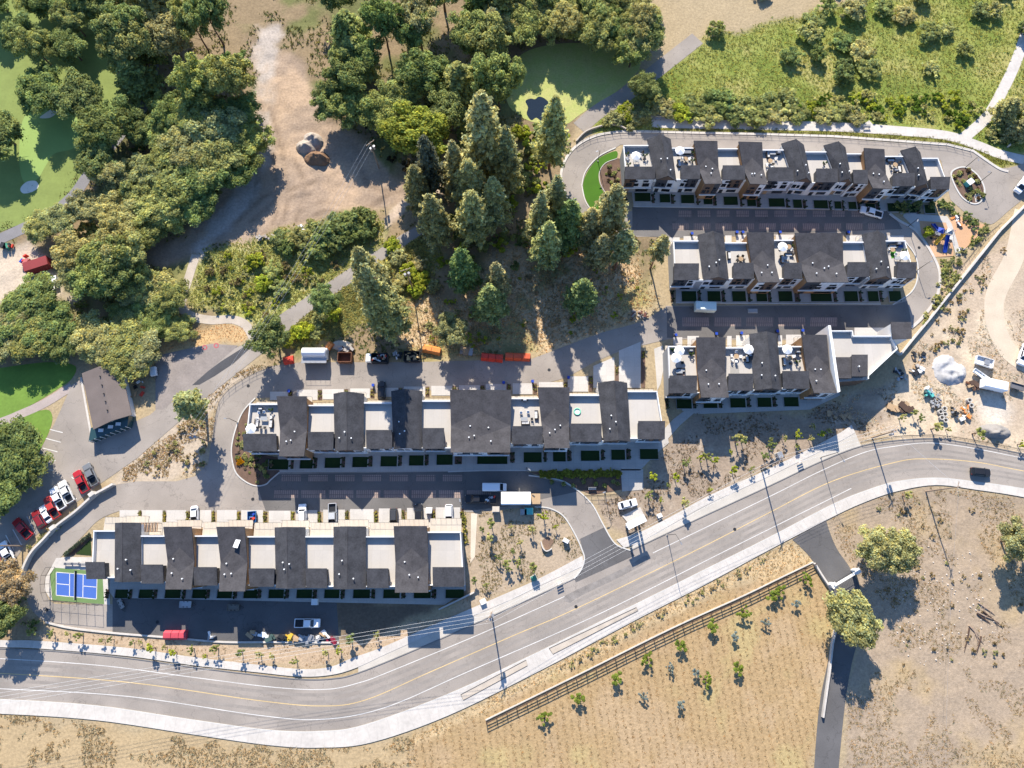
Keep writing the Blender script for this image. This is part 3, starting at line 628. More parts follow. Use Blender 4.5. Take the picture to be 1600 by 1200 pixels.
# ------------------------------------------------------------------ townhouses
ZF, ZE, ZR, ZDK, ZPA, ZPH = 8.5, 6.6, 8.9, 5.5, 6.55, 7.5
ORD = ['first', 'second', 'third', 'fourth', 'fifth', 'sixth', 'seventh', 'eighth', 'ninth', 'tenth', 'eleventh', 'twelfth', 'thirteenth', 'fourteenth', 'fifteenth', 'sixteenth']
def q4(tlx, trx, brx, blx, yt, yb): return [(tlx, yt), (trx, yt), (brx, yb), (blx, yb)]
ROWS = {
 'A': dict(place='the row beside the blue court', bal=2.0, el=((146, 829), (143, 900)), er=((720, 830), (725, 917)), mods=[
   ('d', 829, (134, 164, 878, 905)), ('g', q4(179.5, 220, 220, 179, 817, 909)), ('d', 837, (220, 255, 882, 912)), ('f', q4(255, 299, 299, 258, 823, 921)),
   ('d', 837, (300, 339, 886, 915)), ('f', q4(338, 382, 383, 342, 823, 924)), ('d', 838, (389, 431, 888, 917)), ('g', q4(429, 477, 478, 431, 824, 919)),
   ('d', 838, (478, 511, 888, 919)), ('g', q4(521, 572, 572, 521, 823, 920)), ('d', 838, (573, 607, 888, 919)), ('f', q4(615, 667, 669, 617, 822, 926)), ('d', 831, (676, 725, 886, 917))]),
 'B': dict(place='the long middle row', bal=1.3, el=((390, 631), (382, 705)), er=((1027, 611), (1039, 686)), mods=[
   ('d', 631, (380, 432, 678, 705)), ('f', q4(432, 479, 475, 436, 619, 713)), ('d', 633, (481, 522, 675, 703)), ('g', q4(521, 569, 568, 523, 615, 705)),
   ('d', 629, (572, 613, 672, 701)), ('g', q4(611, 660, 659, 615, 611, 702)), ('d', 626, (660, 694, 669, 701)), ('w', q4(703, 799, 797, 704, 609, 707)),
   ('d', 622, (800, 850, 666, 694)), ('f', q4(840, 890, 890, 851, 605, 700)), ('d', 617, (891, 940, 662, 690)), ('g', q4(934, 980, 985, 943, 598, 690)), ('d', 611, (997, 1039, 658, 686))]),
 'C': dict(place='the row by the construction yard', bal=1.3, el=((1044, 541), (1047, 614)), er=None, mods=[
   ('d', 541, (1046, 1089, 587, 614)), ('f', q4(1088, 1134, 1139, 1096, 527, 621)), ('d', 543, (1138, 1177, 584, 610)), ('g', q4(1171, 1214, 1222, 1179, 522, 610)),
   ('d', 541, (1222, 1268, 580, 607)), ('f', q4(1253, 1292, 1308, 1272, 523, 614))]),
 'D': dict(place='the second row from the top', bal=1.2, el=((1052, 376), (1055, 437)), er=((1415, 378), (1430, 434)), mods=[
   ('d', 376, (1053, 1092, 412, 437)), ('g', q4(1090, 1131, 1139, 1099, 367, 438)), ('d', 379, (1146, 1184, 411, 435)), ('f', q4(1167, 1209, 1219, 1185, 363, 441)),
   ('d', 375, (1225, 1260, 411, 435)), ('w', q4(1242, 1317, 1326, 1261, 364, 441)), ('d', 378, (1324, 1359, 410, 432)), ('g', q4(1347, 1382, 1394, 1360, 366, 437)), ('d', 376, (1402, 1432, 410, 434))]),
 'E': dict(place='the topmost row', bal=.0, el=((974, 227), (978, 279)), er=((1466, 247), (1483, 294)), mods=[
   ('d', 227, (976, 1024, 261, 279)), ('g', [(1011, 218), (1048, 217), (1057, 283), (1025, 281)]), ('d', 231, (1064, 1098, 259, 279)), ('f', [(1084, 219.5), (1121, 220), (1129, 287), (1101, 287)]),
   ('d', 232, (1129, 1171, 259, 280)), ('f', [(1154, 221), (1191, 222), (1200, 288), (1172, 287)]), ('d', 234, (1200, 1241, 262, 282)), ('g', [(1221, 224), (1256, 226), (1269, 286), (1241, 284)]),
   ('d', 237, (1275, 1310, 264, 284)), ('g', [(1287, 227), (1321, 230), (1332, 286), (1310, 285)]), ('d', 240, (1331, 1364, 266, 286)), ('f', [(1350, 231), (1382, 233), (1395, 295), (1364, 294)]),
   ('d', 244, (1395, 1430, 271, 290)), ('g', [(1407, 235), (1438, 238), (1452, 295), (1431, 292)]), ('d', 247, (1453, 1484, 277, 295))]),
}
VENT = [(.3, .55), (.62, .62), (.45, .70), (.7, .80), (.25, .78)]
HOUSES = []
def lerp(a, b, t): return (a[0] + (b[0] - a[0]) * t, a[1] + (b[1] - a[1]) * t)
def bil(q, u, v): return lerp(lerp(q[0], q[1], u), lerp(q[3], q[2], u), v)      # q = TL TR BR BL
def shrink(q, d, dx=None):
    dx = d if dx is None else dx
    w = math.hypot(q[1][0] - q[0][0], q[1][1] - q[0][1]); h = math.hypot(q[3][0] - q[0][0], q[3][1] - q[0][1])
    a, b = dx / w, d / h
    return [bil(q, a, b), bil(q, 1 - a, b), bil(q, 1 - a, 1 - b), bil(q, a, 1 - b)]
def rect_panel(p, q, z0, z1, t):
    """thin slab standing on segment p-q (p left, q right seen from outside, outside is to the right hand of p->q)"""
    d = Vector((q[0] - p[0], q[1] - p[1])).normalized(); n = Vector((d.y, -d.x)) * t
    return [(p[0], p[1]), (q[0], q[1]), (q[0] + n.x, q[1] + n.y), (p[0] + n.x, p[1] + n.y)], z0, z1
def panel(name, p, q, u0, u1, z0, z1, t, m, parent, org, base=0.0):
    a, b = lerp(p, q, u0), lerp(p, q, u1); d = Vector((b[0] - a[0], b[1] - a[1])).normalized(); n = Vector((d.y, -d.x))
    a = (a[0] + n.x * base, a[1] + n.y * base); b = (b[0] + n.x * base, b[1] + n.y * base)
    pts, z0, z1 = rect_panel(a, b, z0, z1, t)
    return MB().prism(pts, z0, z1, True, True).build(name, m, parent, org)
def window(p, q, u0, u1, z0, z1, parent, org, base=.0):
    f = panel('window', p, q, u0, u1, z0, z1, .05, dark_metal, parent, org, base)
    w = (u1 - u0); e = .08 * w
    g = panel('pane', p, q, u0 + e, u1 - e, z0 + .08, z1 - .08, .02, glass_m, f, (0, 0, 0), base + .05)
    g.data.transform(__import__('mathutils').Matrix.Translation((-org[0], -org[1], -org[2])))
    return f
def vent(x, y, z, parent, org, h=.45):
    o = MB().cyl((x, y), .07, z - .25, z + h, 8).cyl((x, y), .17, z + h, z + h + .16, 8).build('vent_pipe', white_metal, parent, org)
FRONT_SETS = [(white_panel, brown_wall), (brown_wall, white_panel), (char_wall, white_panel), (white_panel, char_wall), (brown_wall, char_wall)]
_fi = 0
def fronts(q, ztop, parent, org, gable=None, seed=0):
    """q wall quad TL TR BR BL; front = BL->BR (outside towards -Y)"""
    global _fi
    r = random.Random(seed); m1, m2 = FRONT_SETS[_fi % 5]; _fi += 1
    p, e = q[3], q[2]
    W_ = math.hypot(e[0] - p[0], e[1] - p[1])
    sp = .62 if _fi % 2 else .38
    panel('cladding', p, e, .015, sp - .01, 2.75, ztop - .12, .05, m1, parent, org)
    panel('cladding', p, e, sp + .01, .985, 2.75, ztop - .12, .07, m2, parent, org)
    panel('lintel', p, e, 0.0, 1.0, 2.45, 2.72, .35, white_metal, parent, org)
    for a, b_, z0, z1 in ((.08, .30, 3.3, 4.9), (.36, .52, 3.4, 4.7), (.66, .90, 3.2, 4.9), (.18, .46, 5.4, 6.3), (.66, .84, 5.3, 6.3)):
        if z1 < ztop - .25: window(p, e, a, b_, z0, z1, parent, org, .075)
    window(p, e, .48, .92, .5, 2.3, parent, org, .0)
    d = panel('front_door', p, e, .12, .12 + 1.0 / W_, .1, 2.25, .06, dark_metal if _fi % 3 else timber, parent, org)
def rears(q, ztop, parent, org, bal):
    p, e = q[1], q[0]                                   # outside towards +Y
    W_ = math.hypot(e[0] - p[0], e[1] - p[1])
    panel('garage_door', p, e, .5 - 1.4 / W_, .5 + 1.4 / W_, .05, 2.3, .05, grey_wall, parent, org)
    for a, b_ in ((.12, .42), (.55, .88)):
        window(p, e, a, b_, 3.3, 5.0, parent, org)
    if bal > 0:
        n = Vector((e[1] - p[1], -(e[0] - p[0]))).normalized()
        pts = [lerp(p, e, .02), lerp(p, e, .98)]; pts = pts + [(pts[1][0] + n.x * bal, pts[1][1] + n.y * bal), (pts[0][0] + n.x * bal, pts[0][1] + n.y * bal)]
        bo = MB().prism(pts, 2.55, 2.8, True, True).build('balcony', bal_panel, parent, org)
        rl = MB()
        a, b_ = pts[3], pts[2]
        for t in np.linspace(0.01, .99, 7):
            c_ = lerp(a, b_, float(t)); rl.box((c_[0], c_[1], 3.3), (.04, .04, 1.0))
        rl.tube([(a[0], a[1], 3.8), (b_[0], b_[1], 3.8)], .03, 4); rl.build('railing', dark_metal, bo, org)
def line_at(l, y):
    (x0, y0), (x1, y1) = l; t = (y - y0) / (y1 - y0); return (x0 + (x1 - x0) * t, y)
def fold_roof(q, parent, org, th=.28, wide=False):
    """front and rear edges high, sides dipping at mid depth, with a cricket shedding to both sides"""
    zl = ZF - 1.5; zt = ZF - .52
    pts = {'tl': (*q[0], ZF), 'tr': (*q[1], ZF), 'br': (*q[2], ZF), 'bl': (*q[3], ZF), 'L': (*bil(q, 0, .56), zl), 'R': (*bil(q, 1, .56), zl),
           'T': (*bil(q, .5, .56 - .56 * .52 / 1.1 * .72), ZF - .52 * 1.28 - .12), 'B': (*bil(q, .5, .56 + .44 * .33), 0)}
    # keep T and B on the sloping planes
    vT = .56 - .56 * .40; pts['T'] = (*bil(q, .5, vT), ZF - 1.5 * (vT / .56))
    vB = .56 + .44 * .40; pts['B'] = (*bil(q, .5, vB), ZF - 1.5 * ((1 - vB) / .44))
    ks = ['tl', 'tr', 'br', 'bl', 'L', 'R', 'T', 'B']; up = [pts[k] for k in ks]; dn = [(a, b_, c_ - th) for a, b_, c_ in up]
    i = {k: n for n, k in enumerate(ks)}
    def fc(*k): return tuple(i[a] for a in k)
    top = [fc('tl', 'L', 'T'), fc('tl', 'T', 'tr'), fc('tr', 'T', 'R'), fc('bl', 'B', 'L'), fc('bl', 'br', 'B'), fc('br', 'R', 'B'), fc('L', 'B', 'T'), fc('R', 'T', 'B')]
    loop = ['tl', 'L', 'bl', 'br', 'R', 'tr']
    fs = list(top) + [tuple(8 + a for a in f[::-1]) for f in top]
    for a, b_ in zip(loop, loop[1:] + loop[:1]): fs.append((i[b_], i[a], 8 + i[a], 8 + i[b_]))
    o = MB().add(up + dn, fs).build('roof', shingle2, parent, org)
    def zr(u, v): return ZF - 1.5 * (v / .56 if v < .56 else (1 - v) / .44)
    return o, zr
def gable_roof(q, parent, org, th=.25):
    up = [(*q[0], ZE), (*bil(q, .5, 0), ZR), (*q[1], ZE), (*q[2], ZE), (*bil(q, .5, 1), ZR), (*q[3], ZE)]
    dn = [(a, b_, c_ - th) for a, b_, c_ in up]
    fs = [(0, 5, 4, 1), (1, 4, 3, 2), (6, 7, 10, 11), (7, 8, 9, 10), (0, 1, 7, 6), (1, 2, 8, 7), (3, 4, 10, 9), (4, 5, 11, 10), (2, 3, 9, 8), (5, 0, 6, 11)]
    o = MB().add(up + dn, fs).build('roof', shingle, parent, org)
    a, b_ = up[1], up[4]
    MB().tube([(a[0], a[1], a[2] + .02), (b_[0], b_[1], b_[2] + .02)], .09, 4).build('ridge_cap', shingle2, o, (0, 0, 0)).data.transform(__import__('mathutils').Matrix.Translation((-org[0], -org[1], -org[2])))
    def zr(u, v): return ZE + (ZR - ZE) * (1 - abs(u - .5) * 2)
    return o, zr
DESC = {'g': 'dark gabled roof', 'f': 'creased dark roof', 'w': 'wide creased dark roof', 'd': 'open roof deck'}
for rk, row in ROWS.items():
    mods = row['mods']; quads = []
    for m in mods:
        if m[0] == 'd': quads.append(None); continue
        z = ZE if m[0] == 'g' else ZF
        quads.append([P(*c_, z) for c_ in m[1]])
    nm = len(mods)
    for i, m in enumerate(mods):
        pl = f"{ORD[i]} townhouse from the left in {row['place']}, {DESC[m[0]]}"
        if m[0] != 'd':
            q = quads[i]; cx, cy = bil(q, .5, .5); org = (cx, cy, 0)
            t = thing('townhouse', pl, 'townhouse', org, group='townhouses'); HOUSES.append((rk, i, m[0], q, t))
            wq = shrink(q, .3, .18)
            side = {'g': white_wall, 'f': wood_wall, 'w': wood_wall}[m[0]]
            if m[0] == 'g':
                mb = MB(); mb.prism(wq, -.3, ZE - .1, False)
                for (a, b_) in ((wq[0], wq[1]), (wq[3], wq[2])):
                    c_ = lerp(a, b_, .5); mb.add([(*a, ZE - .1), (*b_, ZE - .1), (*c_, ZR - .32)], [(0, 1, 2)])
                mb.build('wall', side, t, org); roof, zr = gable_roof(q, t, org)
                # gable infill cladding on the front
                p, e = wq[3], wq[2]; c_ = lerp(p, e, .5)
                MB().add([(p[0], p[1] - .06, ZE - .25), (e[0], e[1] - .06, ZE - .25), (c_[0], c_[1] - .06, ZR - .45)], [(0, 1, 2)]).build('gable_cladding', brown_wall if i % 4 else white_panel, t, org)
                fronts(wq, ZE - .05, t, org, seed=i)
                rears(wq, ZE, t, org, row['bal'])
            else:
                L_, R_ = bil(wq, 0, .56), bil(wq, 1, .56)
                mb = MB().prism([wq[0], L_, wq[3], wq[2], R_, wq[1]], -.3, [ZF - .26, ZF - 1.76, ZF - .26, ZF - .26, ZF - 1.76, ZF - .26], False)
                mb.build('wall', side, t, org); roof, zr = fold_roof(q, t, org)
                fronts(wq, ZF - .2, t, org, seed=i); rears(wq, ZF, t, org, row['bal'])
            r = random.Random(rk + str(i))
            for (u, v) in r.sample(VENT, 3 if m[0] != 'w' else 5):
                u += r.uniform(-.06, .06); v += r.uniform(-.04, .04); x, y = bil(q, u, v)
                vent(x, y, zr(u, v), t, org)
        else:
            ll = (quads[i - 1][1], quads[i - 1][2]) if i else tuple(P(*a, ZPA) for a in row['el'])
            rl = (quads[i + 1][0], quads[i + 1][3]) if i < nm - 1 else tuple(P(*a, ZPA) for a in row['er'])
            ex = .20
            px0, px1, py0, py1 = m[2]; xm = (px0 + px1) / 2
            yr = P(xm, m[1], ZPA)[1]; yf = P(xm, py1, ZPH)[1]; yp = P(xm, py0, ZPH)[1]
            sl = 0.0
            if rk == 'E': sl = -.045
            def cor(l, y, d):
                a = line_at(l, y); return (a[0] + d, a[1])
            q = [cor(ll, yr, -ex if i else 0), cor(rl, yr, ex if i < nm - 1 else 0), cor(rl, yf + .25, ex if i < nm - 1 else 0), cor(ll, yf + .25, -ex if i else 0)]
            cx, cy = bil(q, .5, .5); org = (cx, cy, 0)
            t = thing('townhouse', pl, 'townhouse', org, group='townhouses'); HOUSES.append((rk, i, 'd', q, t))
            MB().prism(q, -.3, ZDK - .03, False).build('wall', white_wall if i % 3 else grey_wall, t, org)
            MB().prism(q, ZDK - .2, ZDK, True).build('deck_floor', deck_mem, t, org)
            pr = shrink(q, .22, .02)
            MB().prism([q[0], q[1], (q[1][0], q[1][1] - .2), (q[0][0], q[0][1] - .2)], ZDK, ZPA).build('parapet', white_wall, t, org)
            MB().prism([(q[0][0], q[0][1] + .05), (q[1][0], q[1][1] + .05), (q[1][0], q[1][1] - .24), (q[0][0], q[0][1] - .24)], ZPA + .003, ZPA + .06).build('parapet_cap', cap_m, t, org)
            MB().prism([q[3], q[2], (q[2][0], q[2][1] + .2), (q[3][0], q[3][1] + .2)], ZDK, ZPA).build('parapet', white_wall, t, org)
            for s_, lst in ((0, i == 0), (1, i == nm - 1)):
                if lst:
                    a, b_ = (q[0], q[3]) if s_ == 0 else (q[1], q[2]); d = .22 if s_ == 0 else -.22
                    MB().prism([a, b_, (b_[0] + d, b_[1] + .2), (a[0] + d, a[1] - .2)], ZDK, ZPA - .004).build('parapet', white_wall, t, org)
            # stair penthouse with a low shed roof
            a0 = P(px0, py0, ZPH); a1 = P(px1, py0, ZPH); b1 = P(px1, py1, ZPH); b0 = P(px0, py1, ZPH)
            lx = cor(ll, (yf + yp) / 2, 0)[0]; rx = cor(rl, (yf + yp) / 2, 0)[0]
            if i: a0 = (max(a0[0], lx + .02), a0[1]); b0 = (max(b0[0], lx + .02), b0[1])
            if i < nm - 1: a1 = (min(a1[0], rx - .02), a1[1]); b1 = (min(b1[0], rx - .02), b1[1])
            pq = [a0, a1, b1, b0]; wq = shrink(pq, .25, .2)
            MB().prism(wq, ZDK, [ZPH - .05, ZPH - .05, ZPH - .5, ZPH - .5], False).build('stair_penthouse', white_wall if i % 2 else char_wall, t, org)
            zt = [ZPH + .25, ZPH + .25, ZPH - .22, ZPH - .22]
            MB().prism(pq, [z - .22 for z in zt], zt, True, True).build('penthouse_roof', shingle, t, org)
            window(wq[0], wq[1], .2, .5, ZDK + .2, ZDK + 1.6, t, org) if False else None
            panel('deck_door', wq[1], wq[0], .3, .6, ZDK + .05, ZDK + 1.7, .05, dark_metal, t, org)
            fronts([q[0], q[1], (wq[2][0], q[2][1]), (wq[3][0], q[3][1])], ZPH - .3, t, org, seed=i)
            rears(q, ZDK, t, org, row['bal'] + (1.2 if rk == 'A' else 0))
# slanted corner deck at the end of row C
def pz(pts, z): return [P(a, b_, z) for a, b_ in pts]
cq_ = pz([(1296, 517), (1332, 517), (1333, 525), (1393, 525), (1402, 545), (1357, 587), (1357, 592), (1302, 596)], ZPA)
c0 = (sum(p[0] for p in cq_) / 8, sum(p[1] for p in cq_) / 8, 0)
t = thing('townhouse', 'corner townhouse with large slanted bare deck at the construction yard', 'townhouse', c0, group='townhouses')
MB().prism(cq_, -.3, ZDK - .03, False).build('wall', brown_wall, t, c0)
MB().prism(cq_, ZDK - .2, ZDK).build('deck_floor', deck_mem, t, c0)
for i in range(8):
    a, b_ = cq_[i], cq_[(i + 1) % 8]
    if i in (6, 7): continue
    strip_mb(MB(), [a, b_], .22, ZDK - .01, ZPA + .002 * i).build('parapet', white_wall, t, c0)
for (x0, x1, y0, y1, zz) in ((1303, 1331, 558, 591, ZPH - .2), (1331, 1356, 554, 588, ZPH + .3)):
    pq = pz([(x0, y0), (x1, y0), (x1, y1), (x0, y1)], zz); wq = shrink(pq, .2)
    MB().prism(wq, -.3, zz - .1, False).build('stair_penthouse', char_wall, t, c0); MB().prism(pq, zz - .2, zz, True, True).build('penthouse_roof', shingle2, t, c0)
x_, y_ = P(1341, 573, ZPH + .5); vent(x_, y_, ZPH + .3, t, c0, .6)
pq = pz([(1392, 503), (1424, 503), (1425, 529), (1395, 530)], ZPH)
MB().prism(shrink(pq, .3), -.3, ZPH - .12, False).build('corner_tower', white_wall, t, c0); MB().prism(pq, ZPH - .25, ZPH, True, True).build('corner_roof', shingle2, t, c0)
pq = pz([(1293, 509), (1297, 509), (1312, 612), (1308, 614)], ZF)
MB().prism(pq, -.3, ZF + .35).build('party_wall', white_wall, t, c0)

# ------------------------------------------------------------------ fronts of the rows: walk, lawns, hedges; rear drives
FR = {'A': [(172, 900), (728, 910), (728, 922), (695, 945), (178, 934), (171, 925)], 'B': [(432, 695), (1042, 675), (1045, 692), (1022, 712), (1000, 735), (437, 738)], 'C': [(1062, 600), (1310, 602), (1312, 618), (1265, 640), (1090, 647), (1066, 642)],
      'D': [(1056, 430), (1400, 430), (1395, 455), (1376, 473), (1056, 472)], 'E': [(985, 285), (1460, 292), (1415, 325), (1385, 328), (990, 322)]}
for k_, q_ in FR.items(): sheet('front_walk', W2(q_), .05, concrete)
hedge_spots = []
for rk, i, ty, q, t in HOUSES:
    p, e = q[3], q[2]; W_ = e[0] - p[0]
    if rk == 'C' and i == 5: continue
    y0 = min(p[1], e[1]) - .35; dpt = {'A': 2.0, 'B': 2.6, 'C': 2.5, 'D': 3.0, 'E': 2.7}[rk]
    y0 = {'A': P(400, 921)[1], 'B': 22.1 + (p[0] + 54) * .028, 'C': P(1150, 623)[1] + .02 * (p[0] - 45), 'D': P(1200, 455)[1] , 'E': P(1200, 310)[1] - (p[0] - 66) * .045}[rk]
    xa = p[0] + W_ * .42; xb = p[0] + W_ * .95
    sheet('front_lawn', [(xa, y0), (xb, y0), (xb, y0 - dpt), (xa, y0 - dpt)], .062, lawn_m, flat=False)
    kerb('lawn_edging', [(xa - .06, y0), (xa - .06, y0 - dpt), (xb + .06, y0 - dpt)], .08, .35, grey_wall)
    sheet('planter_bed', [(p[0] + W_ * .02, y0), (p[0] + W_ * .15, y0), (p[0] + W_ * .15, y0 - dpt), (p[0] + W_ * .02, y0 - dpt)], .064, mulch_m, flat=False)
    hedge_spots.append((p[0] + W_ * .085, y0 - .5, rk)); hedge_spots.append((p[0] + W_ * .085, y0 - dpt + .5, rk))
DRV = {'A': [(187, 216), (222, 254), (260, 291), (299, 330), (339, 370), (377, 411), (420, 454), (462, 496), (505, 539), (547, 584), (592, 627), (636, 674), (681, 719)]}
plant_spots = []
for a, b_ in DRV['A']:
    y1 = 797 if a < 420 else 798 - (a - 420) * .02
    sheet('driveway', W2([(a, y1), (b_, y1), (b_, 824), (a, 824)]), .045, drive_m)
    sheet('planter_strip', W2([(b_ + 1, y1 + 2), (b_ + 6, y1 + 2), (b_ + 6, 822), (b_ + 1, 822)]), .042, mulch_m)
    for yy in (801, 806, 811, 816): plant_spots.append((b_ + 3.2, yy))
for a, b_, y0, y1 in [(422, 450, 612, 625), (464, 496, 609, 625), (504, 537, 608, 624), (547, 578, 607, 622), (590, 622, 606, 620), (631, 664, 604, 620), (674, 706, 603, 618), (717, 750, 602, 614), (759, 791, 600, 614), (801, 832, 599, 616), (842, 880, 597, 612), (887, 919, 588, 612), (927, 960, 572, 606), (967, 1001, 548, 606)]:
    sheet('driveway', W2([(a, y0), (b_, y0 - (14 if a > 900 else 0)), (b_, y1), (a, y1)]), .045, drive_m)
    sheet('planter_strip', W2([(b_ + 1, y0), (b_ + 7, y0), (b_ + 7, y1), (b_ + 1, y1)]), .042, mulch_m)
    plant_spots.append((b_ + 4, y0 + 4)); plant_spots.append((b_ + 4, y0 + 10))
for a, b_, y0, y1 in [(1052, 1066, 527, 546), (1074, 1092, 525, 546), (1136, 1143, 525, 545), (1150, 1175, 524, 545), (1216, 1222, 524, 542), (1228, 1254, 523, 545), (1335, 1392, 512, 524),
                      (1042, 1062, 371, 380), (1068, 1090, 369, 380), (1133, 1143, 368, 380), (1150, 1166, 367, 380), (1212, 1240, 367, 378), (1322, 1346, 368, 380), (1385, 1412, 368, 378)]:
    sheet('driveway', W2([(a, y0), (b_, y0), (b_, y1), (a, y1)]), .045, drive_m)
# ------------------------------------------------------------------ vegetation
def leaf_quads(C0, Nn, size, asp=1.6, seed=0, jit=.5):
    """one small four-cornered leaf clump per centre, facing roughly along Nn"""
    r = np.random.default_rng(seed); n = len(C0)
    N_ = Nn + r.normal(0, jit, (n, 3)); N_ /= np.linalg.norm(N_, axis=1)[:, None] + 1e-9
    A = np.cross(N_, r.normal(0, 1, (n, 3))); A /= np.linalg.norm(A, axis=1)[:, None] + 1e-9
    B = np.cross(N_, A); s = size * r.uniform(.6, 1.35, n)[:, None]
    a = A * s * asp * .5; b = B * s * .5
    V = np.stack([C0 - a, C0 + b * r.uniform(.7, 1.2, (n, 1)) + N_ * s * .12, C0 + a, C0 - b], 1).reshape(-1, 3)
    F = np.arange(n * 4).reshape(n, 4); return V, F
def lv(n, r, lo=.6, hi=1.35, warm=.12):
    g = r.uniform(lo, hi, n); w = r.normal(0, warm, n)
    c = np.stack([g * (1 + w), g * (1 + w * .3), g * (1 - w)], 1); return np.repeat(np.clip(c, .2, 2.2), 4, 0)
def trunk_mb(h, r0, seed, limbs=8, spread=2.0, z0=.25, bend=.3):
    r = random.Random(seed); mb = MB(); pts = []; k = 7
    for i in range(k):
        t = i / (k - 1); pts.append((r.uniform(-bend, bend) * t, r.uniform(-bend, bend) * t, -.6 + (h + .6) * t))
    mb.tube(pts, [r0 * (1 - .85 * (i / (k - 1))) + .02 for i in range(k)], 7)
    for j in range(limbs):
        z = h * r.uniform(z0, .9); a = r.uniform(0, 6.28); l = spread * r.uniform(.5, 1)
        mb.tube([(0, 0, z), (math.cos(a) * l * .5, math.sin(a) * l * .5, z + l * .18), (math.cos(a) * l, math.sin(a) * l, z + l * .3)], [r0 * .35, r0 * .2, .02], 4, False)
    return mb
PROTO = {}
def conifer(key, seed, h, rad, base=.2, shape=.75, dens=1.0, sz=.55):
    r = np.random.default_rng(seed); Cs = []; Ns = []
    nb = int(215 * dens); Kf = []
    for i in range(nb):
        t = (i + r.random()) / nb; t = t ** .85; z = h * (base + (1 - base) * t)
        L_ = 1.15 * rad * ((1 - t) ** shape) * r.uniform(.6, 1.12) * min(1, .55 + t * 4) + .25
        a = i * 2.39996 + r.normal(0, .3); m = max(3, int(4 + L_ * 2.6))
        bf = r.uniform(.75, 1.25); s = np.sort(r.uniform(.15, 1, m)); droop = r.uniform(-.05, .22)
        for k in range(m):
            q = s[k] * L_; c_ = np.array([math.cos(a) * q, math.sin(a) * q, z + q * .12 - droop * q * s[k]])
            e = r.normal(0, .16 + .09 * L_ * s[k] * .5, (5, 3)); e[:, 2] *= .6
            Kf.append(np.full(20, bf * (.75 + .4 * s[k]))); Cs.append(c_ + e); Ns.append(np.tile([math.cos(a) * .5, math.sin(a) * .5, .8], (5, 1)))
    Cs = np.concatenate(Cs); Ns = np.concatenate(Ns); V, F = leaf_quads(Cs, Ns, sz, 1.9, seed, .55)
    PROTO[key] = (mesh_np('crown', V, F, needle_m, {'lv': lv(len(Cs), r) * np.concatenate(Kf)[:, None]}), trunk_mesh(h * .97, .012 * h + .08, seed, 14, rad * .7, base * .6, bark_red), h, rad)
def trunk_mesh(h, r0, seed, limbs, spread, z0, m):
    o = trunk_mb(h, r0, seed, limbs, spread, z0); me = bpy.data.meshes.new('trunk'); me.from_pydata(o.v, [], o.f); me.materials.append(m); me.update(); return me
def broadleaf(key, seed, h, rad, nclump=46, per=130, sz=.55, crown=.62, flat=.75, gap=.0):
    r = np.random.default_rng(seed); Cs = []; Ns = []; cz = h * (1 - crown * .5); rz = h * crown * .5; Kf = []
    for i in range(nclump):
        d = r.normal(0, 1, 3); d /= np.linalg.norm(d); d[2] = d[2] if d[2] > -.55 else -d[2] * .5
        q = r.uniform(.35, .95) if r.random() > .14 else r.uniform(.95, 1.2); c_ = np.array([d[0] * rad * q, d[1] * rad * q, cz + d[2] * rz * q * .95])
        cr = rad * r.uniform(.12, .32)
        m = int(per * (cr / (rad * .22)) ** 1.6) + 8
        u = r.normal(0, 1, (m, 3)); u /= np.linalg.norm(u, axis=1)[:, None]; u[:, 2] = np.where(u[:, 2] < -.3, -u[:, 2], u[:, 2])
        rr = cr * r.uniform(.35, 1.2, (m, 1)); Cs.append(c_ + u * rr * np.array([1, 1, flat])); Ns.append(u + np.array([0, 0, .35])); Kf.append(np.full(m * 4, r.uniform(.72, 1.3)))
    Cs = np.concatenate(Cs); Ns = np.concatenate(Ns); V, F = leaf_quads(Cs, Ns, sz, 1.4, seed, .45)
    PROTO[key] = (mesh_np('crown', V, F, leaf_m, {'lv': lv(len(Cs), r, .6, 1.4) * np.concatenate(Kf)[:, None]}), trunk_mesh(h * .75, .02 * h + .08, seed, 10, rad * .7, .3, bark_m), h, rad)
for k in range(4): conifer(f'pine{k}', 20 + k, 25, 4.6, [.12, .16, .08, .2][k], [.62, .7, .78, .58][k], [1.1, 1.0, 1.15, .95][k], .46)
conifer('thin', 31, 20, 3.2, .45, .5, .5, .46)
for k in range(4): broadleaf(f'broad{k}', 40 + k, 12, 5.2, [84, 96, 70, 110][k], [200, 180, 220, 170][k], .37)
for k in range(3): broadleaf(f'bush{k}', 60 + k, 2.6, 1.9, [26, 30, 24][k], [60, 55, 65][k], .27, .95, .8)
for k in range(3): broadleaf(f'low{k}', 80 + k, 2.6, 1.9, 9, 36, .5, .95, .8)
for k in range(2): broadleaf(f'sap{k}', 70 + k, 3.6, 1.1, 12, 44, .26, .6, 1.0)
for k in range(2): broadleaf(f'tuftbush{k}', 75 + k, .8, .5, 7, 30, .2, .98, .9)
_tn = random.Random(5)
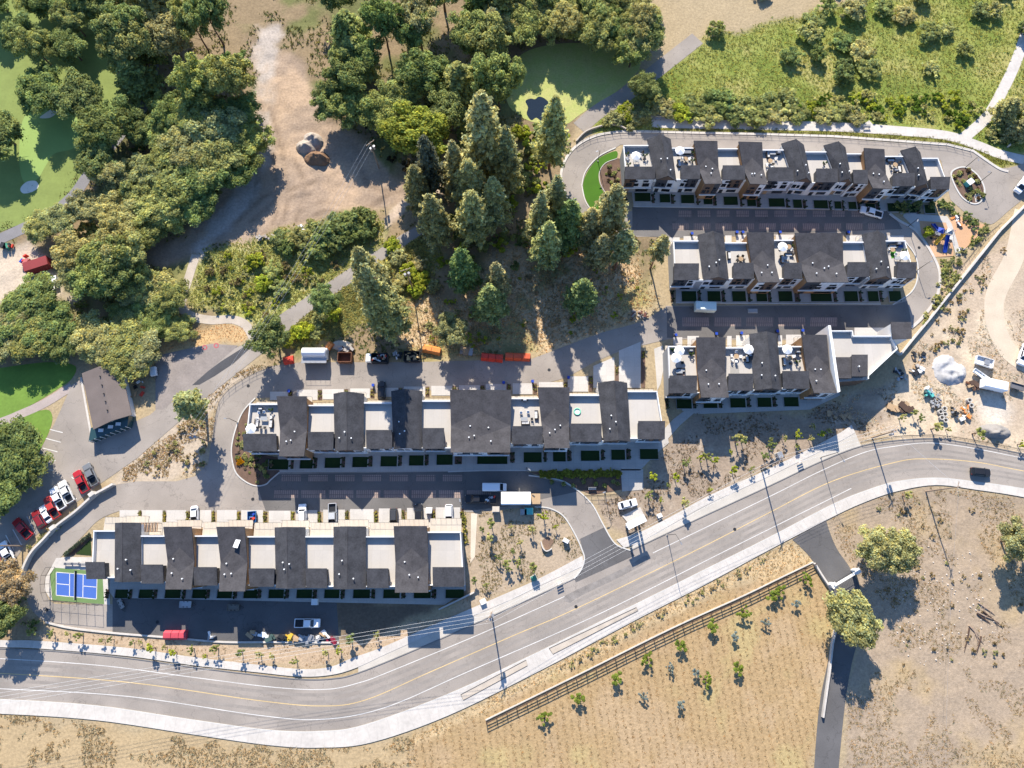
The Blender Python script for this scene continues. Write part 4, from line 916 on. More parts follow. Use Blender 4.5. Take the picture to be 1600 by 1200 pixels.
def tree(px, py, h, rad, proto, color, label, cat='tree', name=None, group=None, top=True, lean=0.0):
    mc, mt, ph, pr = PROTO[proto]
    x, y = P(px, py, h * .93 if top else 0)
    z = gz(x, y); s = rad / pr; sz = h / ph
    t = thing(name or ('pine_tree' if proto[0] in 'pt' and 'tuft' not in proto else 'tree'), label, cat, (x, y, z), _tn.uniform(0, 6.28), group)
    e_ = _tn.uniform(.86, 1.16) if proto.startswith('broad') else 1.0; t.scale = (s * e_, s / e_, sz * (_tn.uniform(.9, 1.1)))
    if lean: t.rotation_euler = (lean, lean * .3, 0)
    a = mobj('crown', mc, t); q_ = _tn.uniform(.9, 1.1); j = lambda v: v * q_ * _tn.uniform(.95, 1.05); a.color = (j(color[0]), j(color[1]), j(color[2]), 1)
    if cat != 'shrub': mobj('trunk', mt, t)
    return t
PINE = (.47, .45, .20); PINE2 = (.40, .39, .17); FIR = (.27, .33, .12); DARKB = (.25, .30, .10); MIDB = (.37, .39, .13); LIGHTB = (.49, .47, .18); YELB = (.42, .46, .055); OLIV = (.42, .41, .18); DRYB = (.46, .36, .19)
GP = 'tall pines of the wooded strip'
for a in [(752, 163, 32, 6.6, 'pine0', PINE, 'tallest pine at the edge of the duckweed pond'), (868, 158, 29, 5.2, 'pine1', PINE, 'tall pine beside the dark open water of the pond'),
          (706, 222, 26, 4.6, 'pine2', PINE, 'slender pine just right of the bright yellow-green tree'), (664, 228, 25, 4.0, 'pine3', (.17, .165, .11), 'greyish thinning pine beside the bright yellow-green tree'),
          (644, 258, 23, 4.6, 'pine1', PINE2, 'pine above the end of the paved lane'), (672, 316, 22, 4.8, 'pine0', PINE2, 'pine standing over the pole-mounted transformer box'),
          (736, 312, 23, 5.0, 'pine3', PINE, 'round-topped pine in the middle of the wooded strip'), (872, 276, 25, 5.0, 'pine2', PINE, 'pine left of the curved street bend'),
          (893, 322, 21, 4.8, 'pine0', FIR, 'dark fir below the curved street bend'), (858, 352, 22, 4.6, 'pine1', PINE, 'pine casting a long shadow over the dry glade'),
          (962, 304, 24, 5.0, 'pine3', PINE, 'pine overlapping the bright crescent lawn'), (946, 366, 19, 4.0, 'pine1', PINE, 'smaller pine below the crescent lawn street end'),
          (978, 372, 18, 3.6, 'thin', OLIV, 'sparse pine near the end of the upper street'), (775, 417, 19, 3.8, 'pine2', PINE2, 'young fir at the left side of the dry glade'),
          (764, 452, 19, 4.6, 'pine0', FIR, 'dense fir above the red barriers'), (914, 440, 16, 4.8, 'pine2', FIR, 'bushy spruce with pale top in the dry glade'),
          (720, 400, 20, 4.2, 'pine0', FIR, 'young green fir right of the leaning wooden pole'), (557, 390, 33, 5.4, 'pine1', PINE2, 'tall pine leaning over the paved lane'),
          (592, 470, 22, 5.2, 'pine0', PINE2, 'dark broad conifer above the debris truck'), (1036, 378, 16, 2.6, 'thin', OLIV, 'thin pine at the left end of the second row'),
          (285, 628, 13, 3.8, 'thin', OLIV, 'sparse pine on the dry bank beside the leftmost street bend'), (790, 205, 27, 5.0, 'pine2', PINE2, 'pine in the dark thicket below the pond'),
          (730, 250, 26, 5.0, 'pine3', PINE, 'pine directly below the tallest pine'), (770, 280, 25, 4.6, 'pine1', PINE, 'pine just right of the round-topped pine'), (846, 310, 22, 4.2, 'pine2', PINE, 'pine left of the dark fir'), (572, 425, 30, 5.0, 'pine2', PINE, 'second pine behind the tall leaning pine'), (925, 335, 17, 4.0, 'pine0', PINE, 'pine touching the lower tip of the crescent lawn')]:
    a = list(a); a[3] *= .92; a[2] *= 1.06; tree(*a, cat='pine tree', group=GP)
GB = 'broadleaf trees of the dense grove'
grove = [(258, 168, 9.1, 5, DARKB), (300, 172, 10.3, 6, MIDB), (335, 190, 11.0, 6.5, OLIV), (365, 168, 9.1, 5.5, DARKB), (378, 212, 9.1, 5.5, MIDB), (290, 215, 9.7, 6.5, OLIV), (250, 238, 8.5, 5, MIDB), (332, 238, 10.3, 6.5, MIDB),
         (222, 262, 7.7, 5, OLIV), (282, 262, 9.7, 6.8, MIDB), (212, 300, 7.1, 4.6, MIDB), (246, 318, 7.7, 5.4, LIGHTB), (272, 296, 8.5, 5, MIDB), (300, 312, 7.7, 5, DARKB), (196, 338, 6.5, 4.6, LIGHTB), (222, 352, 6.5, 4.6, MIDB), (240, 195, 7.7, 4.6, MIDB), (355, 255, 8.5, 5.2, DARKB), (210, 195, 7.1, 4.2, DARKB), (310, 270, 9.1, 5.5, DARKB), (262, 335, 6.5, 4.2, MIDB)]
for i, (x, y, h, r_, c_) in enumerate(grove): tree(x, y, h, r_ * 1.02, f'broad{i % 4}', c_, 'rounded broadleaf tree in the dense grove left of the dirt track', group=GB)
top = [(520, 150, 9, 5.4, DARKB), (548, 158, 10, 5.6, MIDB), (590, 165, 10, 5.2, MIDB), (620, 140, 10, 5.4, MIDB), (700, 160, 13, 5, DARKB)]
for i, (x, y, h, r_, c_) in enumerate(top): tree(x, y, h, r_, f'broad{(i + 1) % 4}', c_, 'dark broadleaf tree along the shaded upper edge of the dirt clearing', group='trees above the dirt clearing')
tree(650, 190, 17, 7.4, 'broad1', (.35, .40, .07), 'large bright yellow-green tree at the right of the dirt clearing')
for i, (x, y, h, r_, c_) in enumerate([(105, 388, 11, 5.2, LIGHTB), (150, 395, 12, 6, MIDB), (190, 388, 11, 4.8, LIGHTB), (140, 425, 11, 5.6, MIDB), (175, 425, 10, 4.8, DARKB), (105, 425, 9, 3.8, OLIV), (170, 368, 12, 5, LIGHTB)]):
    tree(x, y, h, r_, f'broad{i % 4}', c_, 'light green tree of the clump right of the red container', group='trees beside the container yard')
for i, (x, y, h, r_, c_) in enumerate([(215, 438, 6.2, 4.4, LIGHTB), (240, 448, 6.2, 5, LIGHTB), (262, 462, 5.6, 4.2, MIDB), (225, 468, 5.6, 4.4, MIDB), (200, 452, 5.6, 4, OLIV), (238, 500, 5.0, 3.6, MIDB), (272, 512, 3.7, 3.6, MIDB), (205, 502, 5.0, 4, OLIV), (185, 490, 4.3, 3.6, MIDB)]):
    tree(x, y, h, r_, f'broad{(i + 2) % 4}', c_, 'leafy tree of the clump left of the winding gravel path', group='trees left of the winding path')
for i, (x, y, h, r_, c_) in enumerate([(140, 525, 5.8, 5.4, LIGHTB), (185, 530, 6.2, 6.2, MIDB), (200, 560, 5.8, 5.2, MIDB), (215, 545, 5.3, 4.8, OLIV), (165, 545, 5.3, 5, LIGHTB)]):
    tree(x, y, h, r_, f'broad{i % 4}', c_, 'green tree overhanging the brown clubhouse roof', group='trees over the clubhouse')
for i, (x, y, h, r_, c_) in enumerate([(35, 470, 7.1, 6.5, DARKB), (70, 505, 6.6, 6, DARKB), (15, 490, 6.6, 6, OLIV), (90, 530, 5.5, 5, DARKB), (45, 520, 6.0, 5.5, MIDB), (5, 535, 5.5, 5, OLIV), (-30, 510, 6.6, 6, DARKB)]):
    tree(x, y, h, r_, f'broad{(i + 1) % 4}', c_, 'dark green tree shading the upper end of the left lawn', group='trees above the left lawn')
for i, (x, y, h, r_, c_) in enumerate([(12, 698, 7.1, 6.2, DARKB), (30, 723, 5.9, 5, DARKB), (-15, 733, 6.4, 6, DARKB), (-20, 778, 6.4, 6, DARKB)]):
    tree(x, y, h, r_, f'broad{(i + 3) % 4}', c_, 'dark tree at the lower end of the left lawn', group='trees below the left lawn')
for i, (x, y, h, r_, c_) in enumerate([(150, 195, 11.2, 6, DARKB), (140, 235, 10.5, 5.4, DARKB), (175, 170, 9.8, 5, DARKB), (110, 140, 10.5, 6, DARKB), (50, 130, 10.5, 6.5, DARKB), (-20, 190, 11.2, 6.5, DARKB), (165, 265, 8.2, 4.5, OLIV), (85, 335, 6.8, 4, OLIV), (55, 350, 6.0, 4, LIGHTB), (130, 318, 7.5, 4.6, OLIV), (165, 320, 7.5, 4.4, LIGHTB)]):
    tree(x, y, h, r_, f'broad{i % 4}', c_, 'dark tree standing around the golf green', group='trees around the golf green')
tree(418, 522, 9, 4.6, 'broad2', DARKB, 'single dark tree where the gravel path meets the lane')
tree(503, 466, 8, 3.4, 'broad0', FIR, 'small dark green tree beside the paved lane')
tree(704, 510, 9, 4.0, 'broad2', OLIV, 'grey-green round tree above the stacked pallets')
tree(1380, 858, 9, 4.6, 'broad0', OLIV, 'left half of the wide double tree on the dry hillside'); tree(1412, 862, 9, 4.4, 'broad3', OLIV, 'right half of the wide double tree on the dry hillside')
tree(1340, 962, 10, 5.6, 'broad1', OLIV, 'round tree overhanging the private driveway')
tree(1605, 845, 9, 4.6, 'broad2', OLIV, 'tree cut by the right edge on the dry hillside')
tree(6, 915, 8, 4.4, 'broad0', DRYB, 'yellowing tree at the left edge below the parking lot'); tree(-2, 965, 8, 4.2, 'broad2', DARKB, 'dark tree at the left edge above the road')
tree(1588, 158, 8, 3.4, 'pine0', PINE2, 'dark conifer in the upper right corner beside the footpath fork', cat='pine tree'); tree(1606, 190, 7, 3.2, 'pine2', PINE2, 'lower dark conifer in the upper right corner', cat='pine tree')
tree(1010, 125, 8, 3.6, 'broad3', DARKB, 'dark tree in the scrub near the rest pad')
for i, (x, y, h, r_, c_) in enumerate([(1090, 160, 5, 4.2, MIDB), (1125, 155, 6, 4.6, DARKB), (1160, 160, 6, 4.8, MIDB), (1200, 158, 5, 4.2, MIDB), (1065, 175, 4, 3.4, YELB), (1110, 178, 4, 3.8, MIDB), (1150, 178, 4, 3.6, DARKB), (1185, 180, 4, 3.4, MIDB), (1215, 175, 4, 3.8, LIGHTB), (1250, 172, 4, 3.6, MIDB), (1285, 180, 3, 3, LIGHTB), (1310, 172, 3.5, 3.2, MIDB), (1040, 165, 5, 3.6, OLIV), (1020, 150, 5, 3.6, MIDB), (1230, 150, 5, 4, MIDB), (1340, 182, 3, 2.8, LIGHTB)]):
    tree(x, y, h * .5, r_, f'bush{i % 3}', c_, 'dense green thicket bush above the straight footpath', cat='bush', name='thicket_bush', group='thicket above the footpath')
# beyond the photograph's upper edge the wood goes on
ex = random.Random(11)
for i in range(46):
    x = ex.uniform(180, 780); y = ex.uniform(-40, 105)
    if 350 < x < 500: continue
    tree(x, y, ex.uniform(12, 20), ex.uniform(4.6, 6.6), ex.choice(['broad0', 'broad1', 'broad2', 'broad3', 'pine0', 'pine2']), ex.choice([DARKB, MIDB, OLIV, DARKB]), 'tree of the wood continuing beyond the clearing', group='wood beyond the clearing')
for i in range(26):
    x = ex.uniform(1060, 1620); y = ex.uniform(-40, 110)
    tree(x, y, ex.uniform(2, 3.5), ex.uniform(2.4, 4.0), f'bush{i % 3}', ex.choice([MIDB, LIGHTB, DARKB]), 'bush of the green meadow beyond the footpath', cat='bush', name='meadow_bush', group='bushes of the far meadow')
for i in range(40):
    x = ex.uniform(770, 1030); y = ex.uniform(-50, 75) if i % 2 else ex.uniform(-50, 40)
    tree(x, y, ex.uniform(6, 12), ex.uniform(3.4, 5.4), ex.choice(['broad0', 'broad1', 'broad2', 'broad3']), ex.choice([DARKB, MIDB, LIGHTB]), 'tree of the belt on the far side of the pond', group='trees beyond the pond')
for i in range(16):
    x = ex.uniform(-40, 180); y = ex.uniform(-40, 95)
    tree(x, y, ex.uniform(8, 12), ex.uniform(4.2, 5.8), f'broad{i % 4}', ex.choice([DARKB, MIDB]), 'tree of the belt beyond the golf green', group='trees beyond the golf green')
# shrubs
SH = []
def shrub(px, py, h, rad, color, label, group, proto=None):
    t = tree(px, py, h, rad, proto or f'bush{_tn.randrange(3)}', color, label, 'shrub', 'shrub', group, top=False); return t
for (x, y, r_, h_, c_) in [(470, 375, 3.2, 3, MIDB), (490, 365, 3.4, 3.5, MIDB), (510, 370, 3.6, 4, DARKB), (530, 355, 3.8, 4, DARKB), (550, 350, 3.6, 4, DARKB), (570, 345, 3.2, 3.5, DARKB), (545, 370, 3.4, 3.6, DARKB), (525, 385, 3.2, 3.4, DARKB), (500, 390, 3.4, 3.6, MIDB), (482, 395, 3, 3, MIDB), (440, 375, 2.8, 2.6, DARKB), (450, 390, 2.6, 2.6, DARKB), (430, 425, 2.8, 2.4, MIDB), (415, 445, 2.6, 2.2, YELB), (400, 410, 2.4, 2, YELB), (440, 450, 2.6, 2.2, MIDB), (575, 365, 3, 3.4, DARKB)]:
    shrub(x, y, h_, r_, c_, 'rounded dark shrub in the thicket between meadow and dirt clearing', 'shrubs beside the meadow')
for (x, y, r_) in [(625, 405, 2.6), (640, 425, 2.6), (655, 415, 2.4), (630, 440, 2.4), (660, 440, 2.6), (612, 385, 2.4), (600, 420, 2.2), (650, 455, 2.2), (678, 450, 2.2), (618, 455, 2.2), (520, 490, 2.4), (500, 500, 2.2), (480, 515, 2.4), (465, 522, 2.2), (450, 532, 2.2), (495, 520, 2.2)]:
    shrub(x, y, r_ * .9, r_, random.choice([YELB, OLIV, LIGHTB]), 'yellow-green shrub along the lower side of the paved lane', 'shrubs along the lane')
sr = random.Random(3)
STUFFG = {'undergrowth of the grove': 'green undergrowth between the trees of the dense grove', 'undergrowth by the yard': 'undergrowth below the trees beside the container yard', 'meadow shrubs': 'low bright green growth in the meadow above the footpath', 'meadow tussocks': 'tufted low growth in the overgrown meadow by the winding path', 'glade shrubs': 'small dry growth in the glade below the pines',
 'undergrowth of the wooded strip': 'undergrowth below the tall pines', 'thicket below the pond': 'dark undergrowth of the thicket below the pond', 'undergrowth above the clearing': 'dark undergrowth in the hollow above the dirt clearing',
 'undergrowth by the clubhouse': 'undergrowth between the clubhouse and the winding path', 'shrubs on the dry bank': 'small growth on the dry bank left of the middle row', 'bank shrubs': 'green growth on the bank between street bend and fence',
 'slope shrubs': 'dry tussocks on the slope above the construction yard', 'hillside shrubs': 'small dry tussocks on the stony hillside', 'bank by the sport court': 'growth on the bank left of the sport court', 'tufts behind the parking lot': 'dry tufts between the parked cars and the retaining wall',
 'verge weeds': 'weeds on the verge between walk and ranch fence', 'hedge above the playground': 'dense hedge between the topmost row and the playground', 'shrubs below the playground': 'growth along the fence below the playground'}
def merged(name, label, cat, inst):
    Vs = []; Fs = []; Cs = []; n = 0
    for (mc, x, y, z, rz, sx, sz, c_) in inst:
        k = len(mc.vertices); v = np.empty(k * 3, np.float32); mc.vertices.foreach_get('co', v); v = v.reshape(-1, 3)
        keep = None
        co, si = math.cos(rz), math.sin(rz)
        Vs.append(np.stack([x + (v[:, 0] * co - v[:, 1] * si) * sx, y + (v[:, 0] * si + v[:, 1] * co) * sx, z + v[:, 2] * sz], 1))
        a = np.empty(k * 4, np.float32); mc.attributes['lv'].data.foreach_get('color', a); Cs.append(a.reshape(-1, 4)[:, :3] * np.array(c_))
        Fs.append(np.arange(k).reshape(-1, 4) + n); n += k
    o = mobj(name, mesh_np(name, np.concatenate(Vs), np.concatenate(Fs), leaf_m, {'lv': np.concatenate(Cs)})); o.color = (1, 1, 1, 1); tag(o, label, cat, kind='stuff')
def scatter_shrubs(poly, n, rlo, rhi, cols, label, group, protos=None, clear=1.2, stuff=None):
    if stuff is None: stuff = group in STUFFG
    inst = []
    zp = np.array(W2(poly)); x0, y0 = zp.min(0); x1, y1 = zp.max(0); k = 0; tries = 0
    while k < n and tries < n * 60:
        tries += 1; x = sr.uniform(x0, x1); y = sr.uniform(y0, y1)
        ax, ay = np.array([x]), np.array([y])
        if sdist(zp, ax, ay)[0] > -.3 or flat_at(ax, ay)[0] < clear: continue
        r_ = sr.uniform(rlo, rhi); mc, mt, ph, pr = PROTO[sr.choice(protos) if protos else f'bush{sr.randrange(3)}']
        h = r_ * sr.uniform(.8, 1.2); k += 1
        if stuff:
            mc = PROTO['low%d' % sr.randrange(3)][0]; ph = 2.6; pr = 1.9
            c_ = sr.choice(cols); j = sr.uniform(.85, 1.15); inst.append((mc, x, y, gz(x, y), sr.uniform(0, 6.28), r_ / pr, h / ph, (c_[0] * j, c_[1] * j, c_[2] * j))); continue
        t = thing('shrub', label, 'shrub', (x, y, gz(x, y)), sr.uniform(0, 6.28), group)
        t.scale = (r_ / pr, r_ / pr, h / ph); a = mobj('crown', mc, t); c_ = sr.choice(cols); j = sr.uniform(.85, 1.15); a.color = (c_[0] * j, c_[1] * j, c_[2] * j, 1)
    if inst: merged('low_growth', STUFFG.get(group, label), 'growth', inst)
scatter_shrubs([(925, 175), (990, 140), (1020, 195), (1010, 205), (930, 203)], 26, 1.2, 2.2, [YELB, LIGHTB, OLIV], 'yellowish shrub between the pond path and the street bend', 'shrubs by the pond path')
scatter_shrubs([(1220, 150), (1550, 150), (1500, 208), (1400, 198), (1220, 190)], 70, .8, 1.9, [YELB, LIGHTB, (.14, .22, .03)], 'low bright green shrub in the meadow above the footpath', 'meadow shrubs')
scatter_shrubs([(1520, 215), (1570, 160), (1610, 170), (1590, 245), (1545, 236)], 22, 1.0, 2.0, [MIDB, LIGHTB, OLIV], 'shrub in the wedge between the two footpaths', 'shrubs between the footpaths')
scatter_shrubs([(300, 400), (470, 380), (560, 420), (460, 500), (395, 500), (305, 488)], 55, .6, 1.5, [YELB, LIGHTB, OLIV, (.27, .22, .10)], 'low tufted shrub in the overgrown meadow by the winding path', 'meadow tussocks')
scatter_shrubs([(610, 440), (760, 430), (900, 400), (1020, 430), (940, 520), (650, 545)], 60, .4, 1.2, [OLIV, YELB, DRYB], 'small dry shrub in the glade below the pines', 'glade shrubs')
scatter_shrubs([(700, 330), (900, 300), (900, 400), (800, 420), (690, 430), (640, 380)], 40, 1.0, 2.2, [DARKB, MIDB, YELB], 'undergrowth shrub below the tall pines', 'undergrowth of the wooded strip')
scatter_shrubs([(720, 200), (890, 200), (870, 290), (780, 330), (700, 300)], 36, 1.6, 3.0, [DARKB, MIDB, YELB], 'dark undergrowth bush in the thicket below the pond', 'thicket below the pond')
scatter_shrubs([(540, 170), (700, 160), (690, 290), (640, 275), (590, 235)], 22, 1.2, 2.6, [DARKB, DARKB, (.07, .055, .03)], 'dark undergrowth bush in the shaded hollow above the dirt clearing', 'undergrowth above the clearing')
scatter_shrubs([(200, 150), (390, 150), (385, 250), (340, 310), (280, 360), (180, 380), (190, 260)], 60, 1.6, 3.2, [DARKB, MIDB, OLIV], '', 'undergrowth of the grove', stuff=True)
scatter_shrubs([(70, 360), (200, 350), (210, 430), (110, 440)], 30, 1.4, 2.6, [MIDB, LIGHTB], '', 'undergrowth by the yard', stuff=True)
scatter_shrubs([(110, 440), (300, 420), (285, 490), (250, 545), (120, 520)], 40, .9, 2.2, [LIGHTB, MIDB, OLIV, (.26, .18, .10)], 'undergrowth shrub between the clubhouse and the winding path', 'undergrowth by the clubhouse')
scatter_shrubs([(220, 690), (320, 620), (327, 735), (200, 752)], 34, .4, 1.1, [OLIV, DRYB, LIGHTB], 'small shrub on the dry bank left of the middle row', 'shrubs on the dry bank')
scatter_shrubs([(1430, 490), (1470, 440), (1475, 400), (1500, 440), (1440, 520)], 26, .6, 1.3, [MIDB, LIGHTB], 'green shrub on the bank between street bend and fence', 'bank shrubs', clear=.3)
scatter_shrubs([(1470, 470), (1600, 360), (1600, 470), (1540, 450), (1500, 540), (1440, 560)], 46, .3, .9, [DRYB, OLIV, (.36, .25, .10)], 'dry tussock shrub on the slope above the construction yard', 'slope shrubs')
scatter_shrubs([(1310, 800), (1460, 768), (1600, 785), (1600, 1050), (1350, 1040)], 60, .25, .7, [DRYB, OLIV, (.34, .25, .12)], 'small dry shrub on the stony hillside', 'hillside shrubs')
scatter_shrubs([(0, 905), (36, 900), (42, 955), (70, 978), (0, 995)], 22, .5, 1.3, [DRYB, OLIV, DARKB], 'shrub on the bank left of the sport court', 'bank by the sport court', clear=.4)
scatter_shrubs([(40, 850), (150, 775), (160, 765), (165, 775), (60, 870)], 16, .4, .8, [DRYB, OLIV], 'dry tuft between the parked cars and the retaining wall', 'tufts behind the parking lot', clear=.0)
scatter_shrubs([(870, 1040), (1000, 967), (1200, 862), (1205, 880), (1000, 985), (880, 1052)], 60, .25, .6, [OLIV, DRYB, LIGHTB], 'small weed on the verge between walk and ranch fence', 'verge weeds', clear=.2)
scatter_shrubs(isl, 34, .35, .9, [MIDB, OLIV, LIGHTB, (.16, .10, .05)], 'small shrub on the roundabout island', 'roundabout planting', clear=-50)
scatter_shrubs([(366, 690), (372, 735), (400, 757), (425, 745), (432, 715), (384, 706)], 30, .3, .75, [MIDB, LIGHTB, DARKB, (.30, .24, .16)], 'small shrub in the bed left of the middle row', 'bed left of the middle row', clear=-50)
for x, y in ((374, 718), (378, 722), (374, 724)): shrub(x, y, .7, .7, (.55, .27, .01), 'orange-yellow flowering bush in the bed left of the middle row', 'flowering bushes')
scatter_shrubs([(376, 655), (366, 690), (368, 705), (386, 705), (389, 640)], 14, .3, .6, [MIDB, OLIV], 'low plant in the bed beside the leftmost deck of the middle row', 'bed beside the middle row', clear=-50)
scatter_shrubs([(940, 262), (968, 252), (970, 310), (950, 303)], 26, .3, .7, [OLIV, MIDB, (.14, .10, .06)], 'small plant in the round bed left of the topmost row', 'round bed plants', clear=-50)
for i, x in enumerate(range(848, 970, 9)): shrub(x, 741 + (i % 2) * 2 - (x - 848) * .02, 1.0, 1.1, (.30, .30, .05), 'yellow-green plant in the shaded bed by the entrance', 'plants in the entrance bed')
for i, x in enumerate([862, 880, 895, 912, 930, 945, 958, 965]): shrub(x, 753 + (i % 3) * 3, .7, .6, MIDB, 'dark plant in the front of the entrance bed', 'dark plants in the entrance bed')
scatter_shrubs([(1395, 318), (1470, 312), (1530, 345), (1545, 352), (1520, 356), (1470, 325), (1400, 335)], 40, .5, 1.3, [DARKB, MIDB, FIR], 'hedge plant between the topmost row and the playground', 'hedge above the playground', clear=-50)
scatter_shrubs([(1470, 400), (1500, 390), (1540, 350), (1552, 356), (1480, 440), (1462, 450)], 30, .5, 1.0, [MIDB, OLIV], 'shrub along the fence below the playground', 'shrubs below the playground', clear=-50)
for x in np.arange(104, 142, 3.4): shrub(float(x), 866 - (x - 104) * .8, 1.0, .55, (.16, .20, .13), 'grey-green hedge plant beside the lane left of the court row', 'hedge by the lane', 'bush0')
for x, y in plant_spots: shrub(x, y, .45, .42, random.choice([(.38, .34, .08), (.22, .24, .06)]), 'small yellowish plant in a strip between garage driveways', 'plants between driveways', f'tuftbush{int(x) % 2}')
for k in range(10): shrub(724 + k * .5, 802 + k * 5, .5, .5, (.38, .35, .08), 'yellowish plant along the right end of the court row', 'plants at the court row end', f'tuftbush{k % 2}')
merged('planter_growth', 'small dark plants beside the front doors of the townhouses', 'growth', [(PROTO['tuftbush0'][0], x, y, .06, x, 1, 1, (.05, .09, .03)) for x, y, rk in hedge_spots])
# young street trees with stakes
SAPS = [(57, 985), (86, 988), (110, 990), (130, 993), (164, 999), (178, 999), (210, 1004), (222, 1003), (243, 1012), (261, 1011), (276, 1019), (304, 1013), (324, 1024), (341, 1013), (379, 1018), (408, 1022), (428, 1025), (464, 1030), (512, 1019), (533, 1015), (549, 998), (590, 990),
        (768, 816), (798, 822), (831, 828), (849, 806), (766, 842), (812, 846), (801, 862), (780, 870), (790, 880), (808, 878), (833, 898 - 14), (794, 890), (753, 826), (868, 824), (742, 905), (760, 915),
        (1140, 706), (1148, 690), (1158, 692), (1103, 715), (1116, 720), (1075, 722), (1067, 727), (1093, 718), (1202, 688), (1222, 686), (1242, 698), (1263, 686), (1280, 680), (1242, 682), (1290, 674), (1265, 668), (1143, 735), (1107, 765), (1066, 788), (1032, 782), (1018, 748), (1012, 776), (1054, 745), (1172, 735), (1043, 760), (1200, 700), (1192, 715),
        (1405, 655), (1425, 646), (1434, 656), (1455, 670), (1478, 672), (1520, 678), (1590, 695), (1410, 775)]
for i, (x, y) in enumerate(SAPS):
    sz = sr.uniform(.5, 1.05) * (1.6 if (x, y) in ((1455, 670), (1520, 678), (1590, 695), (549, 998), (1148, 690)) else 1)
    where = 'bank above the road left of the entrance' if x < 600 else 'bare bank beside the entrance road' if x < 900 else 'bare slope below the construction-side row' if x < 1390 else 'dry verge at the curve of the road'
    mc, mt, ph, pr = PROTO[f'sap{i % 2}']; wx, wy = P(x, y)
    t = thing('sapling', f'young green tree planted on the {where}', 'sapling', (wx, wy, gz(wx, wy)), sr.uniform(0, 6), f'saplings on the {where}'); t.scale = (sz, sz, sz * sr.uniform(.8, 1.1))
    a = mobj('crown', mc, t); c_ = sr.choice([MIDB, LIGHTB, YELB, DARKB]); a.color = (*c_, 1); mobj('trunk', mt, t)
for i, (x, y, y_) in enumerate([(1310 - 200, 980, 1), (1160, 955, 1), (1207, 930, 1), (1255, 905, 1), (1060, 1005, 1), (1010, 1030, 1), (1145, 995, 0), (1195, 970, 0), (1243, 943, 0), (1045, 1042, 0), (1085, 1048, 0), (1215, 925, 1), (960, 1060, 1), (1005, 1085, 0), (905, 1090, 1), (1100, 1060, 1), (1150, 1040, 1), (850, 1120, 1), (1060, 1100, 0)]):
    mc, mt, ph, pr = PROTO[f'sap{i % 2}']; wx, wy = P(x, y)
    t = thing('sapling', 'young bright green orchard tree below the ranch fence' if y_ else 'young blue-grey orchard tree below the ranch fence', 'sapling', (wx, wy, gz(wx, wy)), i, 'green orchard trees' if y_ else 'blue-grey orchard trees'); t.scale = (1.35, 1.35, .62) if y_ else (.9, .9, .5)
    a = mobj('crown', mc, t); a.color = (.23, .29, .05, 1) if y_ else (.25, .30, .27, 1); mobj('trunk', mt, t)
# ------------------------------------------------------------------ ground cover nobody could count
def cover(name, label, zn, n, size, color, seed, hgt=1.0, thresh=None, rows=None):
    r = np.random.default_rng(seed); zp = zone(ZONES[zn][0]); x0, y0 = zp.min(0); x1, y1 = zp.max(0)
    x0, x1 = max(x0, -185), min(x1, 185); y0, y1 = max(y0, -70), min(y1, 190)
    x = r.uniform(x0, x1, n * 4); y = r.uniform(y0, y1, n * 4)
    keep = (r.random(n * 4) < zw_at(zn, x, y)) & (flat_at(x, y) > .25)
    if zn == 'forest':
        for oz in ('dirt', 'glade', 'yard', 'track', 'meadow', 'rust', 'track2'): keep &= zw_at(oz, x, y) < .3
    if thresh is not None: keep &= fbm(x, y, 5, seed) > thresh
    if rows: keep &= (np.sin((x * rows[0] + y * rows[1]) * 2 * math.pi / rows[2]) > .2)
    for fp in HFOOT: keep &= sdist(fp, x, y) > .1 if False else keep
    x, y = x[keep][:n], y[keep][:n]; m = len(x)
    i = np.clip(((x - GX0) / GS + .5).astype(int), 0, nx - 1); j = np.clip(((y - GY0) / GS + .5).astype(int), 0, ny - 1); z = Z[j, i]
    k = 4; s = size * r.uniform(.5, 1.5, m)
    base = np.stack([x, y, z], 1); V = []; 
    a = r.uniform(0, 6.283, (m, k)); tilt = r.uniform(.6, .96, (m, k)); w = .26
    dx, dy = np.cos(a), np.sin(a)
    b0 = base[:, None, :] + np.stack([-dy * s[:, None] * w, dx * s[:, None] * w, np.zeros((m, k)) - .03], -1)
    b1 = base[:, None, :] + np.stack([dy * s[:, None] * w, -dx * s[:, None] * w, np.zeros((m, k)) - .03], -1)
    tp = base[:, None, :] + np.stack([dx * s[:, None] * tilt, dy * s[:, None] * tilt, (s * hgt)[:, None] * np.sqrt(1 - tilt ** 2)], -1)
    V = np.stack([b0, b1, tp], 2).reshape(-1, 3); F = np.arange(len(V)).reshape(-1, 3)
    g = r.uniform(.6, 1.35, m); wv = r.normal(0, .1, m); c_ = np.stack([g * (1 + wv), g, g * (1 - wv)], 1); c_ = np.repeat(c_, k * 3, 0)
    o = mobj(name, mesh_np(name, V, F, grass_m, {'lv': c_})); o.color = (*color, 1); tag(o, label, 'grass', kind='stuff'); return o
HFOOT = []
cover('dry_grass', 'dry golden grass on the slope above the construction yard', 'hill', 9000, .4, (.56, .46, .31), 1, .5, .56)
cover('dry_grass', 'dry straw grass over the stony hillside', 'dryhill', 12000, .32, (.42, .32, .18), 2, .6, .5)
cover('dry_grass', 'straw stubble in the orchard field', 'vine', 12000, .24, (.40, .285, .15), 3, .5, None, (1, .12, 1.7))
cover('dry_grass', 'pale dry grass on the verge above the ranch fence', 'verge', 8000, .28, (.56, .42, .22), 4, .8)
cover('glade_grass', 'brown dry grass in the pine glade', 'glade', 9000, .4, (.56, .42, .23), 5, .8)
cover('meadow_grass', 'mixed green meadow growth by the winding path', 'meadow', 9000, .42, (.40, .40, .12), 6, .9)
